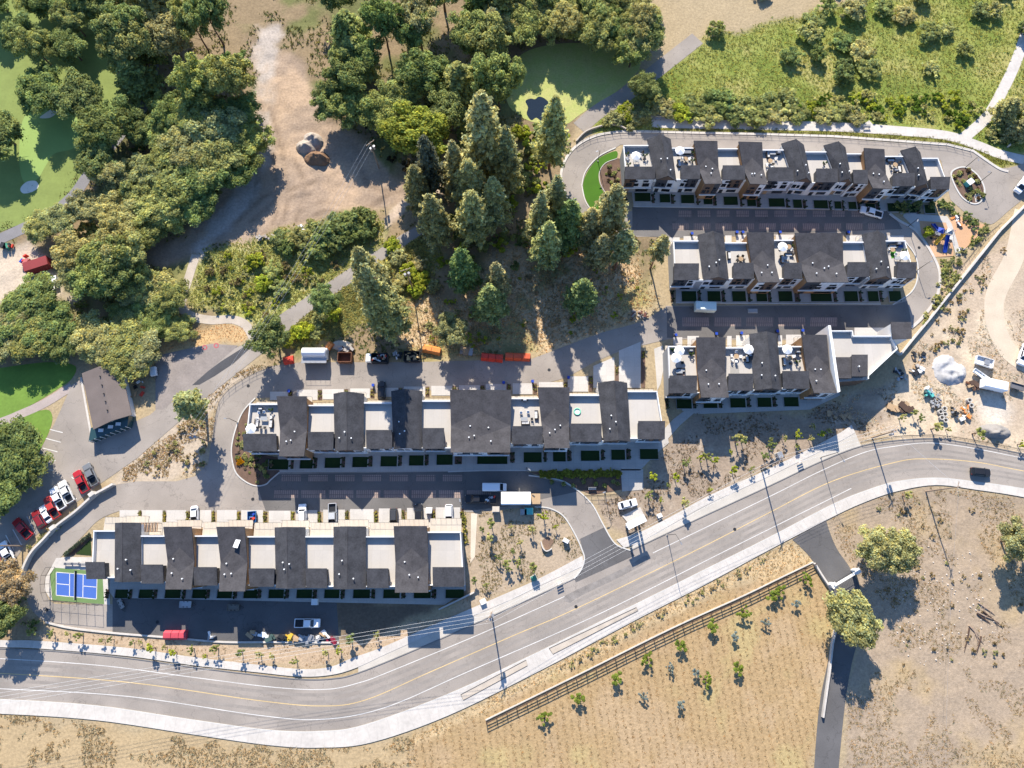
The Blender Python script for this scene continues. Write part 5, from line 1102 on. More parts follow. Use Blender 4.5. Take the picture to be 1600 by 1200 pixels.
cover('lush_grass', 'lush green growth of the upper right meadow', 'lush', 26000, .42, (.40, .41, .11), 7, .7)
cover('forest_litter', 'low growth on the shaded woodland floor', 'forest', 14000, .6, (.20, .20, .07), 8, .8, .5)
cover('rusty_grass', 'rust-coloured dry grass above the paved pad', 'rust', 900, .2, (.62, .38, .18), 9, .8)
cover('lane_grass', 'weeds along the paved lane', 'pathverge', 6000, .45, (.42, .39, .13), 10, .9)
cover('strip_grass', 'mown grass strip between footpath and street', 'strip', 7000, .28, (.27, .26, .06), 12, .8)
cover('bank_grass', 'sparse weeds on the bank above the lower road', 'lowbank', 2000, .22, (.40, .29, .16), 13, .8, .5)
cover('slope_weeds', 'sparse weeds on the bare slope', 'mulchslope', 3500, .35, (.28, .21, .13), 14, .8, .52)
cover('southwest_grass', 'dry grass below the road', 'southwest', 12000, .36, (.44, .34, .19), 15, .8, .45)
cover('bank_grass', 'dry grass on the bank left of the middle row', 'verge2', 3000, .35, (.46, .34, .18), 16, .9, .45)
cover('entry_weeds', 'sparse weeds on the bank beside the entrance', 'entrybank', 1500, .3, (.32, .26, .13), 17, .8, .5)
# loose stones on the dry hillside
st = np.random.default_rng(9); mbs = MB(); zp = zone([(1370, 880), (1480, 840), (1560, 880), (1560, 1040), (1420, 1050)]); cnt = 0
while cnt < 200:
    x, y = st.uniform(*zp[:, 0][[zp[:, 0].argmin(), zp[:, 0].argmax()]]), st.uniform(zp[:, 1].min(), zp[:, 1].max())
    if sdist(zp, np.array([x]), np.array([y]))[0] > 0: continue
    s_ = st.uniform(.08, .26); mbs.cyl((x, y), s_, gz(x, y) - .1, gz(x, y) + s_ * .7, 6, s_ * .6); cnt += 1
tag(mbs.build('field_stones', mat('pale_stone', (.52, .46, .39), .9, .15)), 'pale stones strewn over the dry hillside', 'stones', kind='stuff')
# ------------------------------------------------------------------ vehicles
def ring(x, w, z0, z1, c=.08, c2=.14):
    return [(x, -w + c, z0), (x, w - c, z0), (x, w, z0 + c), (x, w, z1 - c2), (x, w - c2, z1), (x, -w + c2, z1), (x, -w, z1 - c2), (x, -w, z0 + c)]
def wheels(t, L_, w, r=.34, xs=None):
    for x in (xs or (L_ * .30, -L_ * .31)):
        for s in (1, -1):
            mb = MB(); n = 12; y0, y1 = s * (w - .2), s * (w + .02)
            vs = [(x + r * math.cos(6.2832 * i / n), y0, r + r * math.sin(6.2832 * i / n)) for i in range(n)] + [(x + r * math.cos(6.2832 * i / n), y1, r + r * math.sin(6.2832 * i / n)) for i in range(n)]
            mb.add(vs, [(i, (i + 1) % n, n + (i + 1) % n, n + i) for i in range(n)] + [tuple(range(n)), tuple(range(2 * n - 1, n - 1, -1))])
            wo = mb.build('wheel', tyre_m, t)
            m2 = MB(); m2.add([(x + r * .6 * math.cos(6.2832 * i / 8), y1 + s * .012, r + r * .6 * math.sin(6.2832 * i / 8)) for i in range(8)], [tuple(range(8))]); m2.build('rim', rim_m, wo)
def lamps(t, xf, xb, w, z):
    for s in (1, -1):
        MB().box((xf, s * (w - .25), z), (.12, .34, .16)).build('headlight', lamp_glass, t); MB().box((xb, s * (w - .18), z + .06), (.08, .2, .26)).build('taillight', tail_m, t)
def quad(mb, a, b, c_, d): mb.add([a, b, c_, d], [(0, 1, 2, 3)])
def cabin(t, xs, zs, wb, wt, rear_glass=True, name='cabin'):
    """xs: windscreen base, windscreen top, rear top, rear base; glass sits just proud of the painted shell"""
    x0, x1, x2, x3 = xs; z0, z1 = zs
    mb = MB(); c = .12
    base = [(x0, -wb, z0), (x0, wb, z0), (x3, wb, z0), (x3, -wb, z0)]; topv = [(x1, -wt + c, z1), (x1, wt - c, z1), (x2, wt - c, z1), (x2, -wt + c, z1)]
    midv = [(x1 + .06, -wt, z1 - .08), (x1 + .06, wt, z1 - .08), (x2 - .06, wt, z1 - .08), (x2 - .06, -wt, z1 - .08)]
    mb.loft([base, midv, topv]); mb.build(name, paint_obj, t)
    def L3(a, b, k): return tuple(a[i] + (b[i] - a[i]) * k for i in range(3))
    e = .015
    def inset(q, n, m=.09):
        cx = tuple(sum(p[i] for p in q) / 4 for i in range(3)); return [tuple(p[i] + (cx[i] - p[i]) * m + n[i] * e for i in range(3)) for p in q]
    w = MB(); quad(w, *inset([base[0], base[1], midv[1], midv[0]], (1, 0, 1))); w.build('windscreen', glass_m, t)
    if rear_glass:
        w = MB(); quad(w, *inset([base[2], base[3], midv[3], midv[2]], (-1, 0, 1))); w.build('rear_window', glass_m, t)
    for s, (i, j) in ((1, (1, 2)), (-1, (3, 0))):
        w = MB(); quad(w, *inset([base[i], base[j], midv[j], midv[i]], (0, s * 1.5, .3), .12)); w.build('side_window', glass_m, t)
    for s in (1, -1): MB().box((x0 - .35, s * (wb + .12), z0 + .12), (.14, .2, .14)).build('mirror', paint_obj, t)
def sedan():
    t = thing('car', '', 'car'); MB().loft([ring(2.32, .72, .30, .62), ring(2.2, .84, .22, .74), ring(1.2, .91, .2, .92), ring(.2, .92, .2, .98), ring(-1.4, .92, .2, 1.0), ring(-2.1, .86, .24, .96), ring(-2.33, .74, .34, .82)]).build('body', paint_obj, t)
    cabin(t, (1.0, .25, -1.05, -1.75), (.96, 1.44), .80, .64); wheels(t, 4.65, .92); lamps(t, 2.24, -2.28, .92, .62); return t
def suv():
    t = thing('car', '', 'car'); MB().loft([ring(2.35, .78, .36, .80), ring(2.2, .90, .26, .95), ring(1.1, .95, .24, 1.08), ring(-1.9, .95, .24, 1.10), ring(-2.25, .90, .28, 1.06), ring(-2.38, .82, .36, .9)]).build('body', paint_obj, t)
    cabin(t, (1.05, .45, -1.85, -2.22), (1.08, 1.72), .84, .72); wheels(t, 4.75, .95, .37)
    for s in (1, -1): MB().box((-.7, s * .6, 1.76), (2.0, .05, .05)).build('roof_rail', dark_metal, t)
    lamps(t, 2.26, -2.32, .95, .78); return t
def pickup():
    t = thing('pickup_truck', '', 'pickup truck'); MB().loft([ring(2.95, .84, .42, .92), ring(2.8, .97, .34, 1.08), ring(1.7, 1.0, .32, 1.16), ring(.95, 1.0, .32, 1.16), ring(-.75, 1.0, .32, 1.16)]).build('body', paint_obj, t)
    cabin(t, (1.55, .85, -.55, -.74), (1.14, 1.84), .90, .76)
    b = MB(); b.bbox(-2.9, -.78, -.98, .98, .5, .72); b.bbox(-2.9, -.78, .86, 1.0, .72, 1.18); b.bbox(-2.9, -.78, -1.0, -.86, .72, 1.18); b.bbox(-2.95, -2.82, -.86, .86, .72, 1.18); b.bbox(-.86, -.78, -.86, .86, .72, 1.18); b.build('bed', paint_obj, t)
    MB().bbox(-2.82, -.86, -.85, .85, .725, .735).build('bed_liner', dark_metal, t)
    MB().box((-3.0, 0, .55), (.14, 1.8, .2)).build('bumper', grey_metal, t); wheels(t, 5.9, 1.0, .4, (1.85, -1.85)); lamps(t, 2.86, -2.95, 1.0, .88); return t
def van():
    t = thing('van', '', 'van'); MB().loft([ring(2.9, .82, .4, .95), ring(2.75, .95, .3, 1.15), ring(2.1, .98, .3, 1.3), ring(1.2, .98, .3, 2.25, .08, .25), ring(-2.85, .98, .3, 2.3, .08, .25), ring(-2.95, .92, .4, 2.2, .08, .25)]).build('body', paint_obj, t)
    w = MB(); quad(w, (2.06, -.85, 1.36), (2.06, .85, 1.36), (1.34, .78, 2.16), (1.34, -.78, 2.16)); w.build('windscreen', glass_m, t)
    for s in (1, -1):
        w = MB(); quad(w, (1.7, s * .99, 1.35), (.7, s * .99, 1.35), (.7, s * .985, 1.95), (1.25, s * .985, 1.95)); w.build('side_window', glass_m, t); MB().box((1.9, s * 1.1, 1.4), (.14, .2, .26)).build('mirror', dark_metal, t)
    for x in (-2.3, -1.4, -.5, .4): MB().box((x, 0, 2.315), (.04, 1.5, .03)).build('roof_rib', paint_obj, t)
    wheels(t, 5.8, .98, .36, (1.9, -1.8)); lamps(t, 2.8, -2.93, .98, .85); return t
def vehicle(kind, px, py, dx, dy, color, label, group=None, cat=None):
    b = {'sedan': sedan, 'suv': suv, 'pickup': pickup, 'van': van}[kind]; x, y = P(px, py)
    z = .05; return spawn(kind, b, label, cat or {'sedan': 'car', 'suv': 'car', 'pickup': 'pickup truck', 'van': 'van'}[kind], (x, y, z), PD(px, py, dx, dy), group, 1.0, color)
WH = (.80, .80, .80); BK = (.018, .018, .02); GR = (.16, .165, .17); RD = (.38, .02, .025); DG = (.05, .052, .055); SV = (.42, .43, .44)
vehicle('suv', 1529, 738, 10, 1, BK, 'black car driving on the main road at the right')
vehicle('pickup', 1359, 334, -10, -3, WH, 'white pickup truck on the shaded upper street')
vehicle('pickup', 482, 973, 10, 0, WH, 'white pickup truck on the dark lower street')
vehicle('sedan', 980, 788, 10, -2.6, WH, 'white car parked beside the entrance sign')
vehicle('van', 773, 762, 10, 0, WH, 'white cargo van near the entrance')
vehicle('pickup', 746, 780, -10, 0, BK, 'black pickup truck towing a loaded trailer')
vehicle('suv', 474, 803, 0, -10, WH, 'white car on a driveway with its nose in the street')
vehicle('pickup', 521, 806, 0, 10, SV, 'grey pickup truck under the balconies of the court row')
vehicle('suv', 655, 803, 0, -10, BK, 'black car on a driveway beside the white cube')
vehicle('suv', 616, 810, 0, 10, DG, 'dark grey car tucked under a balcony of the court row')
vehicle('suv', 702, 804, 0, 10, WH, 'white car on the rightmost driveway of the court row')
vehicle('sedan', 306, 806, 0, 10, WH, 'white car on a driveway at the left of the court row')
vehicle('suv', 597, 611, 0, -10, BK, 'black car on a driveway behind the middle row')
pk = 'cars in the left parking lot'
vehicle('pickup', 39, 826, -6.6, -7.5, RD, 'red pickup truck alone between empty stalls of the left lot', pk)
vehicle('suv', 64, 811, -5, -8.6, (.20, .015, .02), 'dark red car left of the white sedan in the left lot', pk)
vehicle('sedan', 75, 803, -5, -8.6, WH, 'white sedan between two red vehicles in the left lot', pk)
vehicle('pickup', 85, 793, -4.6, -8.9, (.42, .04, .03), 'red pickup truck right of the white sedan in the left lot', pk)
vehicle('pickup', 94, 779, -4.4, -9, WH, 'white pickup truck right of the red pickup, dark bed cover', pk)
vehicle('pickup', 107, 769, -4.4, -9, (.62, .62, .60), 'pale pickup truck beside an empty stall in the left lot', pk)
vehicle('pickup', 130, 753, -4.4, -9, RD, 'red pickup truck second from the upper end of the left lot', pk)
vehicle('pickup', 145, 742, -4.4, -9, GR, 'dark grey pickup truck at the upper end of the left lot', pk)
vehicle('pickup', 15, 864, -4.6, -9, WH, 'white pickup truck at the lower left end of the lot', pk)
vehicle('suv', 3, 886, -4.6, -9, RD, 'red car cut by the left edge of the picture', pk)
vehicle('pickup', 1596, 556, -3, 10, WH, 'white pickup truck at the right edge of the construction yard')
vehicle('van', 1594, 291, -6, 8, WH, 'white van at the right edge by the boundary wall')

def trailer(label, px, py, dx, dy, L_, W_, h, color, kind='flat', name='trailer', cat='trailer'):
    x, y = P(px, py); t = thing(name, label, cat, (x, y, .04), PD(px, py, dx, dy))
    if kind == 'box':
        o = MB().bbox(-L_ / 2, L_ / 2, -W_ / 2, W_ / 2, .5, h - .1).build('body', obj_plain, t); o.color = (*color, 1)
        o = MB().loft([[(L_ / 2 * s, -W_ / 2 - .05, h - .1), (L_ / 2 * s, W_ / 2 + .05, h - .1), (L_ / 2 * s, W_ / 2 - .2, h + .06), (L_ / 2 * s, -W_ / 2 + .2, h + .06)] for s in (-1.01, 1.01)]).build('roof', obj_plain, t); o.color = (*[min(1, c * 1.05) for c in color], 1)
    else:
        b = MB(); b.bbox(-L_ / 2, L_ / 2, -W_ / 2, W_ / 2, .5, .62); o = b.build('bed', obj_plain, t); o.color = (*color, 1)
        for s in (1, -1): MB().bbox(-L_ / 2, L_ / 2, s * (W_ / 2) - .04, s * (W_ / 2) + .04, .62, h).build('side_rail', obj_plain, t).color = (*color, 1)
        for s in (1, -1): MB().bbox(s * L_ / 2 - .04, s * L_ / 2 + .04, -W_ / 2 + .05, W_ / 2 - .05, .62, h).build('end_rail', obj_plain, t).color = (*color, 1)
    MB().tube([(L_ / 2, .5, .45), (L_ / 2 + 1.1, 0, .45), (L_ / 2, -.5, .45)], .05, 4).build('tow_bar', dark_metal, t)
    wheels(t, L_, W_ / 2, .34, (.4, -.45)); return t
t = trailer('long white box trailer near the entrance', 806, 780, -10, 0, 7.0, 2.9, 3.0, (.84, .84, .83), 'box')
MB().bbox(-5.9, -3.55, -1.25, 1.25, 1.2, 1.35).build('loading_ramp', timber, t)
t = trailer('open trailer loaded with tools behind the black pickup', 766, 781, -10, 0, 2.8, 1.9, 1.0, (.05, .05, .05))
lr = random.Random(2)
for k in range(7): MB().box((lr.uniform(-1.1, 1.1), lr.uniform(-.7, .7), .85), (lr.uniform(.3, .8), lr.uniform(.3, .6), .45), lr.uniform(0, 3)).build('load', [plastic_red, fabric_w, grey_metal, timber][k % 4], t)
t = trailer('blue utility cart on a driveway of the court row', 396, 808, 0, 10, 2.6, 1.9, 1.3, (.03, .15, .36))
for k in range(5): MB().box((lr.uniform(-.9, .9), lr.uniform(-.6, .6), 1.0), (.6, .5, .7), lr.uniform(0, 3)).build('load', [plastic_blue, plastic_red, grey_metal][k % 3], t)
trailer('white box trailer with pale green side on the street below the second row', 1099, 483, -10, -.5, 5.2, 2.3, 2.6, (.62, .70, .64), 'box')
t = trailer('white flatbed trailer with a toolbox in the construction yard', 1534, 567, 10, 3, 4.2, 2.2, 1.3, (.75, .75, .74)); MB().box((.6, 0, .95), (1.2, 1.4, .6)).build('tool_box', grey_metal, t)
trailer('white cargo trailer casting a long shadow in the construction yard', 1546, 604, 10, 2.2, 5.6, 2.3, 2.6, (.82, .82, .82), 'box')
trailer('long white boom trailer beside the rubble heaps', 1531, 588, 10, 7, 4.6, 1.1, 1.0, (.72, .74, .75))
trailer('low grey equipment trailer by the right edge of the yard', 1586, 605, 10, 3, 3.2, 1.5, .9, (.12, .12, .13))
trailer('small white utility trailer in the left container yard', 84, 440, 10, -2.5, 2.8, 1.8, 1.2, (.7, .7, .72), 'box')
trailer('small trailer with white bags on the lower street', 292, 944, 10, 0, 2.6, 1.4, .9, (.5, .5, .5))
trailer('small trailer with wooden planks on the lower street', 366, 949, 10, 0, 2.7, 1.4, .9, (.20, .18, .15))
trailer('flat dolly at the left end of the lower street', 191, 943, 4, 8, 2.2, .9, .7, (.35, .33, .30))
trailer('small white utility cart beside the paved pad', 243, 582, 1, 10, 2.2, 1.5, 1.4, (.75, .75, .74), 'box')

# ------------------------------------------------------------------ site equipment along the upper street
def dumpster(label, px, py, dx, dy, L_, W_, h, m, fill=None):
    x, y = P(px, py); t = thing('dumpster', label, 'dumpster', (x, y, .04), PD(px, py, dx, dy))
    b = MB(); b.bbox(-L_ / 2, L_ / 2, -W_ / 2, W_ / 2, .1, .2)
    for s in (1, -1):
        b.bbox(-L_ / 2, L_ / 2, s * W_ / 2 - .05, s * W_ / 2 + .05, .2, h); b.bbox(s * L_ / 2 - .05, s * L_ / 2 + .05, -W_ / 2 + .05, W_ / 2 - .05, .2, h - .002)
    b.build('body', m, t)
    for k in np.linspace(-.42, .42, 5):
        for s in (1, -1): MB().box((k * L_, s * (W_ / 2 + .09), h * .5), (.08, .08, h * .9)).build('rib', m, t)
    rim = MB()
    for s in (1, -1): rim.box((0, s * W_ / 2, h + .03), (L_ + .1, .14, .08)); rim.box((s * L_ / 2, 0, h + .034), (.14, W_ - .14, .08))
    rim.build('top_rim', m, t); rr = random.Random(int(px))
    if fill:
        for k in range(14): MB().box((rr.uniform(-.42, .42) * L_, rr.uniform(-.38, .38) * W_, h - .35 + rr.uniform(-.1, .35)), (rr.uniform(.4, 1.6), rr.uniform(.1, .5), rr.uniform(.08, .3)), rr.uniform(0, 3)).build('debris', fill[k % len(fill)], t)
    return t
dumpster('rusty brown empty dumpster on the upper street', 541, 561, 10, 0, 3.4, 2.4, 1.9, rust_m)
dumpster('dumpster filled with yellow lumber on the upper street', 645, 559, 10, 0, 4.0, 2.5, 1.7, dark_metal, [timber, mat('fresh_lumber', (.60, .42, .20), .8, .2)])
t = dumpster('dump truck with white cab and heaped debris', 595, 562, 10, 0, 4.0, 2.3, 1.9, dark_metal, [dark_timber, fabric_w, plastic_red, grey_metal, timber])
t.name = 'dump_truck'; t['category'] = 'truck'
c_ = MB().loft([[(x, -w, .5), (x, w, .5), (x, w - .1, z), (x, -w + .1, z)] for x, w, z in ((-3.6, 1.0, 1.3), (-3.4, 1.1, 1.9), (-2.8, 1.1, 2.2), (-2.2, 1.1, 2.2))]).build('cab', white_metal, t)
MB().add([(-3.43, -.9, 1.45), (-3.43, .9, 1.45), (-3.2, .85, 2.02), (-3.2, -.85, 2.02)], [(0, 1, 2, 3)]).build('windscreen', glass_m, c_); wheels(t, 6, 1.1, .45, (-2.9, 1.2))
x, y = P(496, 556); t = thing('tank_trailer', 'white tank trailer with rounded top on the upper street', 'trailer', (x, y, .04))
MB().bbox(-3.2, 3.0, -1.2, 1.4, .5, 2.3).build('body', white_metal, t); MB().tube([(-3.2, .15, 2.6), (-3.0, .15, 2.6), (2.8, .15, 2.6), (3.0, .15, 2.6)], [.7, 1.15, 1.15, .7], 16).build('roof_tank', white_metal, t, smooth=False)
MB().tube([(-2.9, -1.9, 1.0), (2.6, -1.9, 1.0)], .45, 10).build('tank', dark_metal, t); window((-2.0, -1.2), (2.0, -1.2), .1, .35, 1.3, 2.2, t, (0, 0, 0)); window((-2.0, -1.2), (2.0, -1.2), .6, .85, 1.3, 2.2, t, (0, 0, 0)); wheels(t, 5, 1.2, .38, (.6, -.6))
for k in range(6): MB().box((-3.2 + k * 1.24, -2.6, 3.0), (.05, .05, .9)).build('guard_post', grey_metal, t)
MB().box((0, -2.6, 3.45), (6.3, .05, .05)).build('guard_rail', grey_metal, t); MB().bbox(-3.2, 3.1, -2.62, -1.3, 2.45, 2.53).build('platform', grey_metal, t)
def barrier(label, px, py, dx, dy, L_, m, grp=None):
    x, y = P(px, py); t = thing('barrier', label, 'barrier', (x, y, .04), PD(px, py, dx, dy), grp)
    prof = lambda x_: [(x_, -1.1, 0), (x_, 1.1, 0), (x_, .95, .45), (x_, .55, 1.05), (x_, -.55, 1.05), (x_, -.95, .45)]
    n = max(2, int(L_ / 1.8))
    for k in range(n): MB().loft([prof(-L_ / 2 + k * L_ / n + .05), prof(-L_ / 2 + (k + 1) * L_ / n - .05)]).build('segment', m, t)
    return t
barrier('left one of the two bright red barriers on the upper street', 769, 559, 10, 1, 5.6, plastic_red, 'red barriers'); barrier('right one of the two bright red barriers on the upper street', 809, 558, 10, .4, 6.4, mat('orange_red_plastic', (.60, .10, .04), .5, .15), 'red barriers')
barrier('orange barrier at the edge of the glade', 675, 547, 10, 2, 4.6, plastic_orange); barrier('small red hose reel barrier beside the leftmost site tree', 452, 563, 10, -1.5, 2.6, plastic_red); barrier('red plastic sheet pile on the lower street', 276, 992, 10, 0, 5.4, mat('pink_red', (.45, .06, .08), .6, .15))
barrier('small orange barrier at the gravel apron', 516, 541, 6, 4, 1.4, plastic_orange)
def pile(name, label, cat, px, py, n, spread, mats, seed, smin=.4, smax=1.4, hmax=.5, flat=False):
    x, y = P(px, py); t = thing(name, label, cat, (x, y, .03)); r = random.Random(seed)
    for k in range(n):
        w, l, h = r.uniform(smin, smax), r.uniform(smin * .4, smax * .6), r.uniform(.1, hmax)
        MB().box((r.uniform(-1, 1) * spread[0], r.uniform(-1, 1) * spread[1], h / 2 + (.0 if k % 3 else .2)), (w, l, h), r.uniform(0, 3.1)).build('item', mats[k % len(mats)], t)
    return t
pile('pallet_stack', 'stacked pallets and boards left of the red barriers', 'pallets', 732, 551, 12, (1.6, .8), [timber, grey_metal, timber], 1, 1.0, 2.4, .3)
pile('material_stack', 'stone slabs and material behind the brown dumpster', 'materials', 541, 548, 14, (1.8, .8), [stone_m, grey_wall, dark_timber], 2)
pile('material_stack', 'hoses and containers beside the dump truck', 'materials', 621, 557, 9, (.9, 1.0), [grey_metal, fabric_w, dark_metal], 3)
pile('rock_pile', 'dark soil and rocks at the end of the upper street', 'rocks', 997, 493, 16, (2.4, 1.2), [mat('red_soil', (.14, .06, .045), .95, .3), dirt_pile, stone_m], 4)
pile('material_stack', 'pipes and boards in the upper left of the construction yard', 'materials', 1434, 557, 10, (1.5, 1.0), [dark_metal, timber, grey_wall], 5)
pile('material_stack', 'jumbled site materials left of the rubble heaps', 'materials', 1432, 575, 14, (1.6, 1.6), [dark_metal, fabric_w, stone_m, timber], 6)
pile('material_stack', 'stacked bags casting a dark shadow in the yard', 'materials', 1451, 612, 12, (1.0, 1.0), [fabric_w, grey_wall, plastic_teal], 7, hmax=1.3)
pile('stone_pile', 'pile of grey blocks above the concrete rings', 'blocks', 1461, 625, 26, (1.2, 1.8), [stone_m, grey_wall], 8, .4, .9, .5)
pile('wood_crate', 'brown wooden frames beside the rubble heaps', 'timber', 1520, 600, 10, (1.2, 1.0), [dark_timber, rust_m, timber], 9, .8, 2.0)
pile('material_stack', 'orange and white materials right of the concrete rings', 'materials', 1508, 645, 16, (1.2, 1.6), [plastic_orange, fabric_w, timber], 10)
pile('machine_parts', 'dark small machine near the concrete rings', 'machine', 1491, 645, 8, (.6, 1.2), [dark_metal, grey_metal], 11, .4, 1.0, .8)
pile('material_stack', 'steel frames in the shade below the corner deck', 'materials', 1407, 585, 12, (1.4, 1.4), [grey_metal, dark_metal], 12)
pile('branch_heap', 'heap of sticks and boards left of the concrete rings', 'branches', 1405, 636, 14, (2.6, .8), [dark_timber, timber], 13, .8, 3.0, .2)
pile('branch_heap', 'boards on the shaded slope below the corner townhouse', 'boards', 1310, 650, 8, (3.0, .8), [timber], 14, .8, 2.0, .2)
pile('material_stack', 'shop stock behind the clubhouse', 'materials', 214, 605, 16, (1.6, 3.4), [dark_metal, plastic_red, fabric_w, timber], 15)
pile('material_stack', 'bags and cartons by the grove edge', 'materials', 338, 256, 6, (1.0, .8), [fabric_w, plastic_blue], 16)
pile('rock_pile', 'white rubble heap at the top of the meadow', 'rocks', 478, 357, 16, (2.6, 1.0), [fabric_w, stone_m], 17, .4, 1.0)
pile('rock_pile', 'grey boulders at the meadow edge', 'rocks', 420, 372, 18, (3.2, .9), [stone_m, dirt_pile], 18, .5, 1.2, .7)
def logs(label, px, py, n, seed, ang):
    x, y = P(px, py); t = thing('fallen_logs', label, 'logs', (x, y, gz(x, y))); r = random.Random(seed)
    for k in range(n):
        a = R(ang + r.uniform(-35, 35)); L_ = r.uniform(2.5, 6.0); cx, cy = r.uniform(-1.6, 1.6), r.uniform(-2.2, 2.2); z = .18
        pts = [(cx + math.cos(a) * L_ * (u - .5) + r.uniform(-.1, .1), cy + math.sin(a) * L_ * (u - .5) + r.uniform(-.1, .1), z) for u in (0, .35, .7, 1)]
        mb = MB().tube(pts, [.2, .17, .12, .05], 6)
        for q in range(3):
            b = a + r.uniform(.5, 1.2) * r.choice((-1, 1)); p_ = pts[1 + q % 2]; l2 = r.uniform(.6, 1.6); mb.tube([p_, (p_[0] + math.cos(b) * l2, p_[1] + math.sin(b) * l2, z + .25)], [.06, .02], 4)
        mb.build('log', dark_timber if k % 2 else pole_wood, t)
logs('fallen grey logs with bare branches on the dry hillside', 1545, 965, 4, 19, -35); logs('dead trunks lying down the dry hillside', 1523, 1005, 4, 20, -85)
row_x = [(396, 990), (411, 992), (425, 996), (443, 995), (451, 996), (460, 997), (468, 998), (480, 998), (491, 997), (500, 996), (508, 991), (519, 1000), (332, 994)]
for k, (x, y) in enumerate(row_x):
    pile('supply_stack', ['grey pallet of boards', 'white wrapped bundle', 'dark green drum pair', 'black bin', 'yellow crate', 'brown sacks', 'grey sacks', 'silver panel stack', 'wide silver panel stack', 'pale panel stack', 'tangle of white chairs', 'small dark red cart', 'wrapped pipes'][k] + ' along the kerb of the lower street', 'supplies', x, y, 5, (.8, .4), [[grey_metal, timber], [fabric_w], [mat('green_drum', (.06, .10, .09), .5)], [dark_metal], [plastic_yellow], [timber], [grey_wall], [grey_metal], [grey_metal], [fabric_w, grey_metal], [fabric_w, timber], [mat('wine_red', (.22, .02, .04), .5)], [fabric_w, grey_metal]][k], 30 + k, .6, 1.8, .8)
for k, (x, y) in enumerate([(1468, 644), (1475, 648), (1470, 653), (1476, 657), (1474, 639), (1513, 626), (1516, 634)]):
    wx, wy = P(x, y); z = gz(wx, wy); n = 14; mb = MB(); ro, ri, h = .62, .42, .9
    R4 = [[(wx + r_ * math.cos(6.2832 * i / n), wy + r_ * math.sin(6.2832 * i / n), zz) for i in range(n)] for r_, zz in ((ro, z), (ro, z + h), (ri, z + h), (ri, z))]
    mb.loft(R4, False); o = mb.build('concrete_ring', concrete_p); o.location = (0, 0, 0)
    tag(o, 'upright concrete pipe ring in the cluster of five' if k < 5 else 'upright concrete pipe ring of the pair beside orange materials', 'concrete ring', 'cluster of five rings' if k < 5 else 'pair of rings')
def mound(name, label, cat, px, py, rx, ry, h, m, seed, peaks=1):
    x, y = P(px, py); n = 26; mb = MB(); r = random.Random(seed); pk_ = [(r.uniform(-.5, .5), r.uniform(-.5, .5), r.uniform(.7, 1)) for _ in range(peaks)]
    vs = []; fs = []
    for j in range(n):
        for i in range(n):
            u, v = i / (n - 1) * 2 - 1, j / (n - 1) * 2 - 1; d = math.hypot(u, v)
            hh = max(max(0, 1 - math.hypot(u - a, v - b_) / .75) * q for a, b_, q in pk_) * max(0, min(1, (1 - d) * 3))
            vs.append((x + u * rx, y + v * ry, (-1.2 if hh <= .02 else -.3) + hh * h * (1 + .5 * mnoise.noise((u * 4, v * 4, seed)) + .25 * mnoise.noise((u * 9, v * 9, seed)))))
    for j in range(n - 1):
        for i in range(n - 1): fs.append((j * n + i, j * n + i + 1, (j + 1) * n + i + 1, (j + 1) * n + i))
    mb.add(vs, fs); o = mb.build(name, m, None, (x, y, 0), (x, y, 0), smooth=True); tag(o, label, cat); return o
mound('rubble_heap', 'pale grey-white rubble heaps in the construction yard', 'heap', 1484, 578, 4.6, 4.4, 1.4, mat('white_rubble', (.40, .39, .38), .9, .3, 1.2, .5), 8, 6)
mound('gravel_mound', 'grey gravel mound beside the road curve', 'mound', 1562, 668, 6.0, 3.4, 2.6, mat('grey_gravel', (.25, .23, .21), .95, .25, 6, .4), 4, 2)
mound('soil_mound', 'rounded brown soil mound in the dirt clearing', 'mound', 490, 250, 4.4, 3.2, 2.4, mat('brown_soil', (.22, .13, .075), .95, .25, 3, .4), 5, 2)
mound('soil_mound', 'pale soil heap at the shaded top of the dirt clearing', 'mound', 482, 222, 4.0, 3.6, 2.2, dirt_pile, 6, 2)
mound('sand_heap', 'pale sand heap by the gravel apron', 'heap', 537, 536, 4.2, 2.2, 1.2, mat('pale_sand', (.50, .43, .34), .95, .15), 7, 1)
# ------------------------------------------------------------------ container yard at the left
def container(label, px, py, dx, dy, L_, W_, h, m):
    x, y = P(px, py); t = thing('shipping_container', label, 'container', (x, y, .05), PD(px, py, dx, dy)); b = MB()
    n = 16
    pts = []
    for k in range(n * 2 + 1):
        pts.append((-L_ / 2 + L_ * k / (n * 2), (W_ / 2 - (.06 if k % 2 else 0))))
    ring_ = pts + [(p[0], -p[1]) for p in pts[::-1]]; b.prism(ring_, 0, h - .05, False); b.build('side_panels', m, t)
    MB().bbox(-L_ / 2 - .02, L_ / 2 + .02, -W_ / 2 - .02, W_ / 2 + .02, h - .12, h).build('roof', m, t)
    for s in (1, -1): MB().box((L_ / 2 + .04, s * W_ / 4, h / 2), (.06, W_ / 2 - .08, h - .3)).build('door', m, t)
    return t
cont_red = mat('container_red', (.24, .035, .035), .6, .15); container('dark red shipping container in the left yard', 65, 418, 10, -3.2, 6.1, 2.5, 2.6, cont_red)
pile('machine', 'red loader machine left of the red container', 'machine', 45, 406, 7, (.6, 1.2), [plastic_red, mat('faded_red', (.42, .12, .11), .6)], 21, .8, 1.8, 1.4)
pile('machine', 'small blue bin beside the red loader', 'bin', 38, 412, 3, (.4, .5), [plastic_blue], 22, .8, 1.4, 1.2)
pile('machine', 'dark mower and green bin at the shaded yard corner', 'machine', 16, 386, 7, (1.8, .8), [dark_metal, plastic_green, plastic_red], 23, .7, 1.6, 1.0)
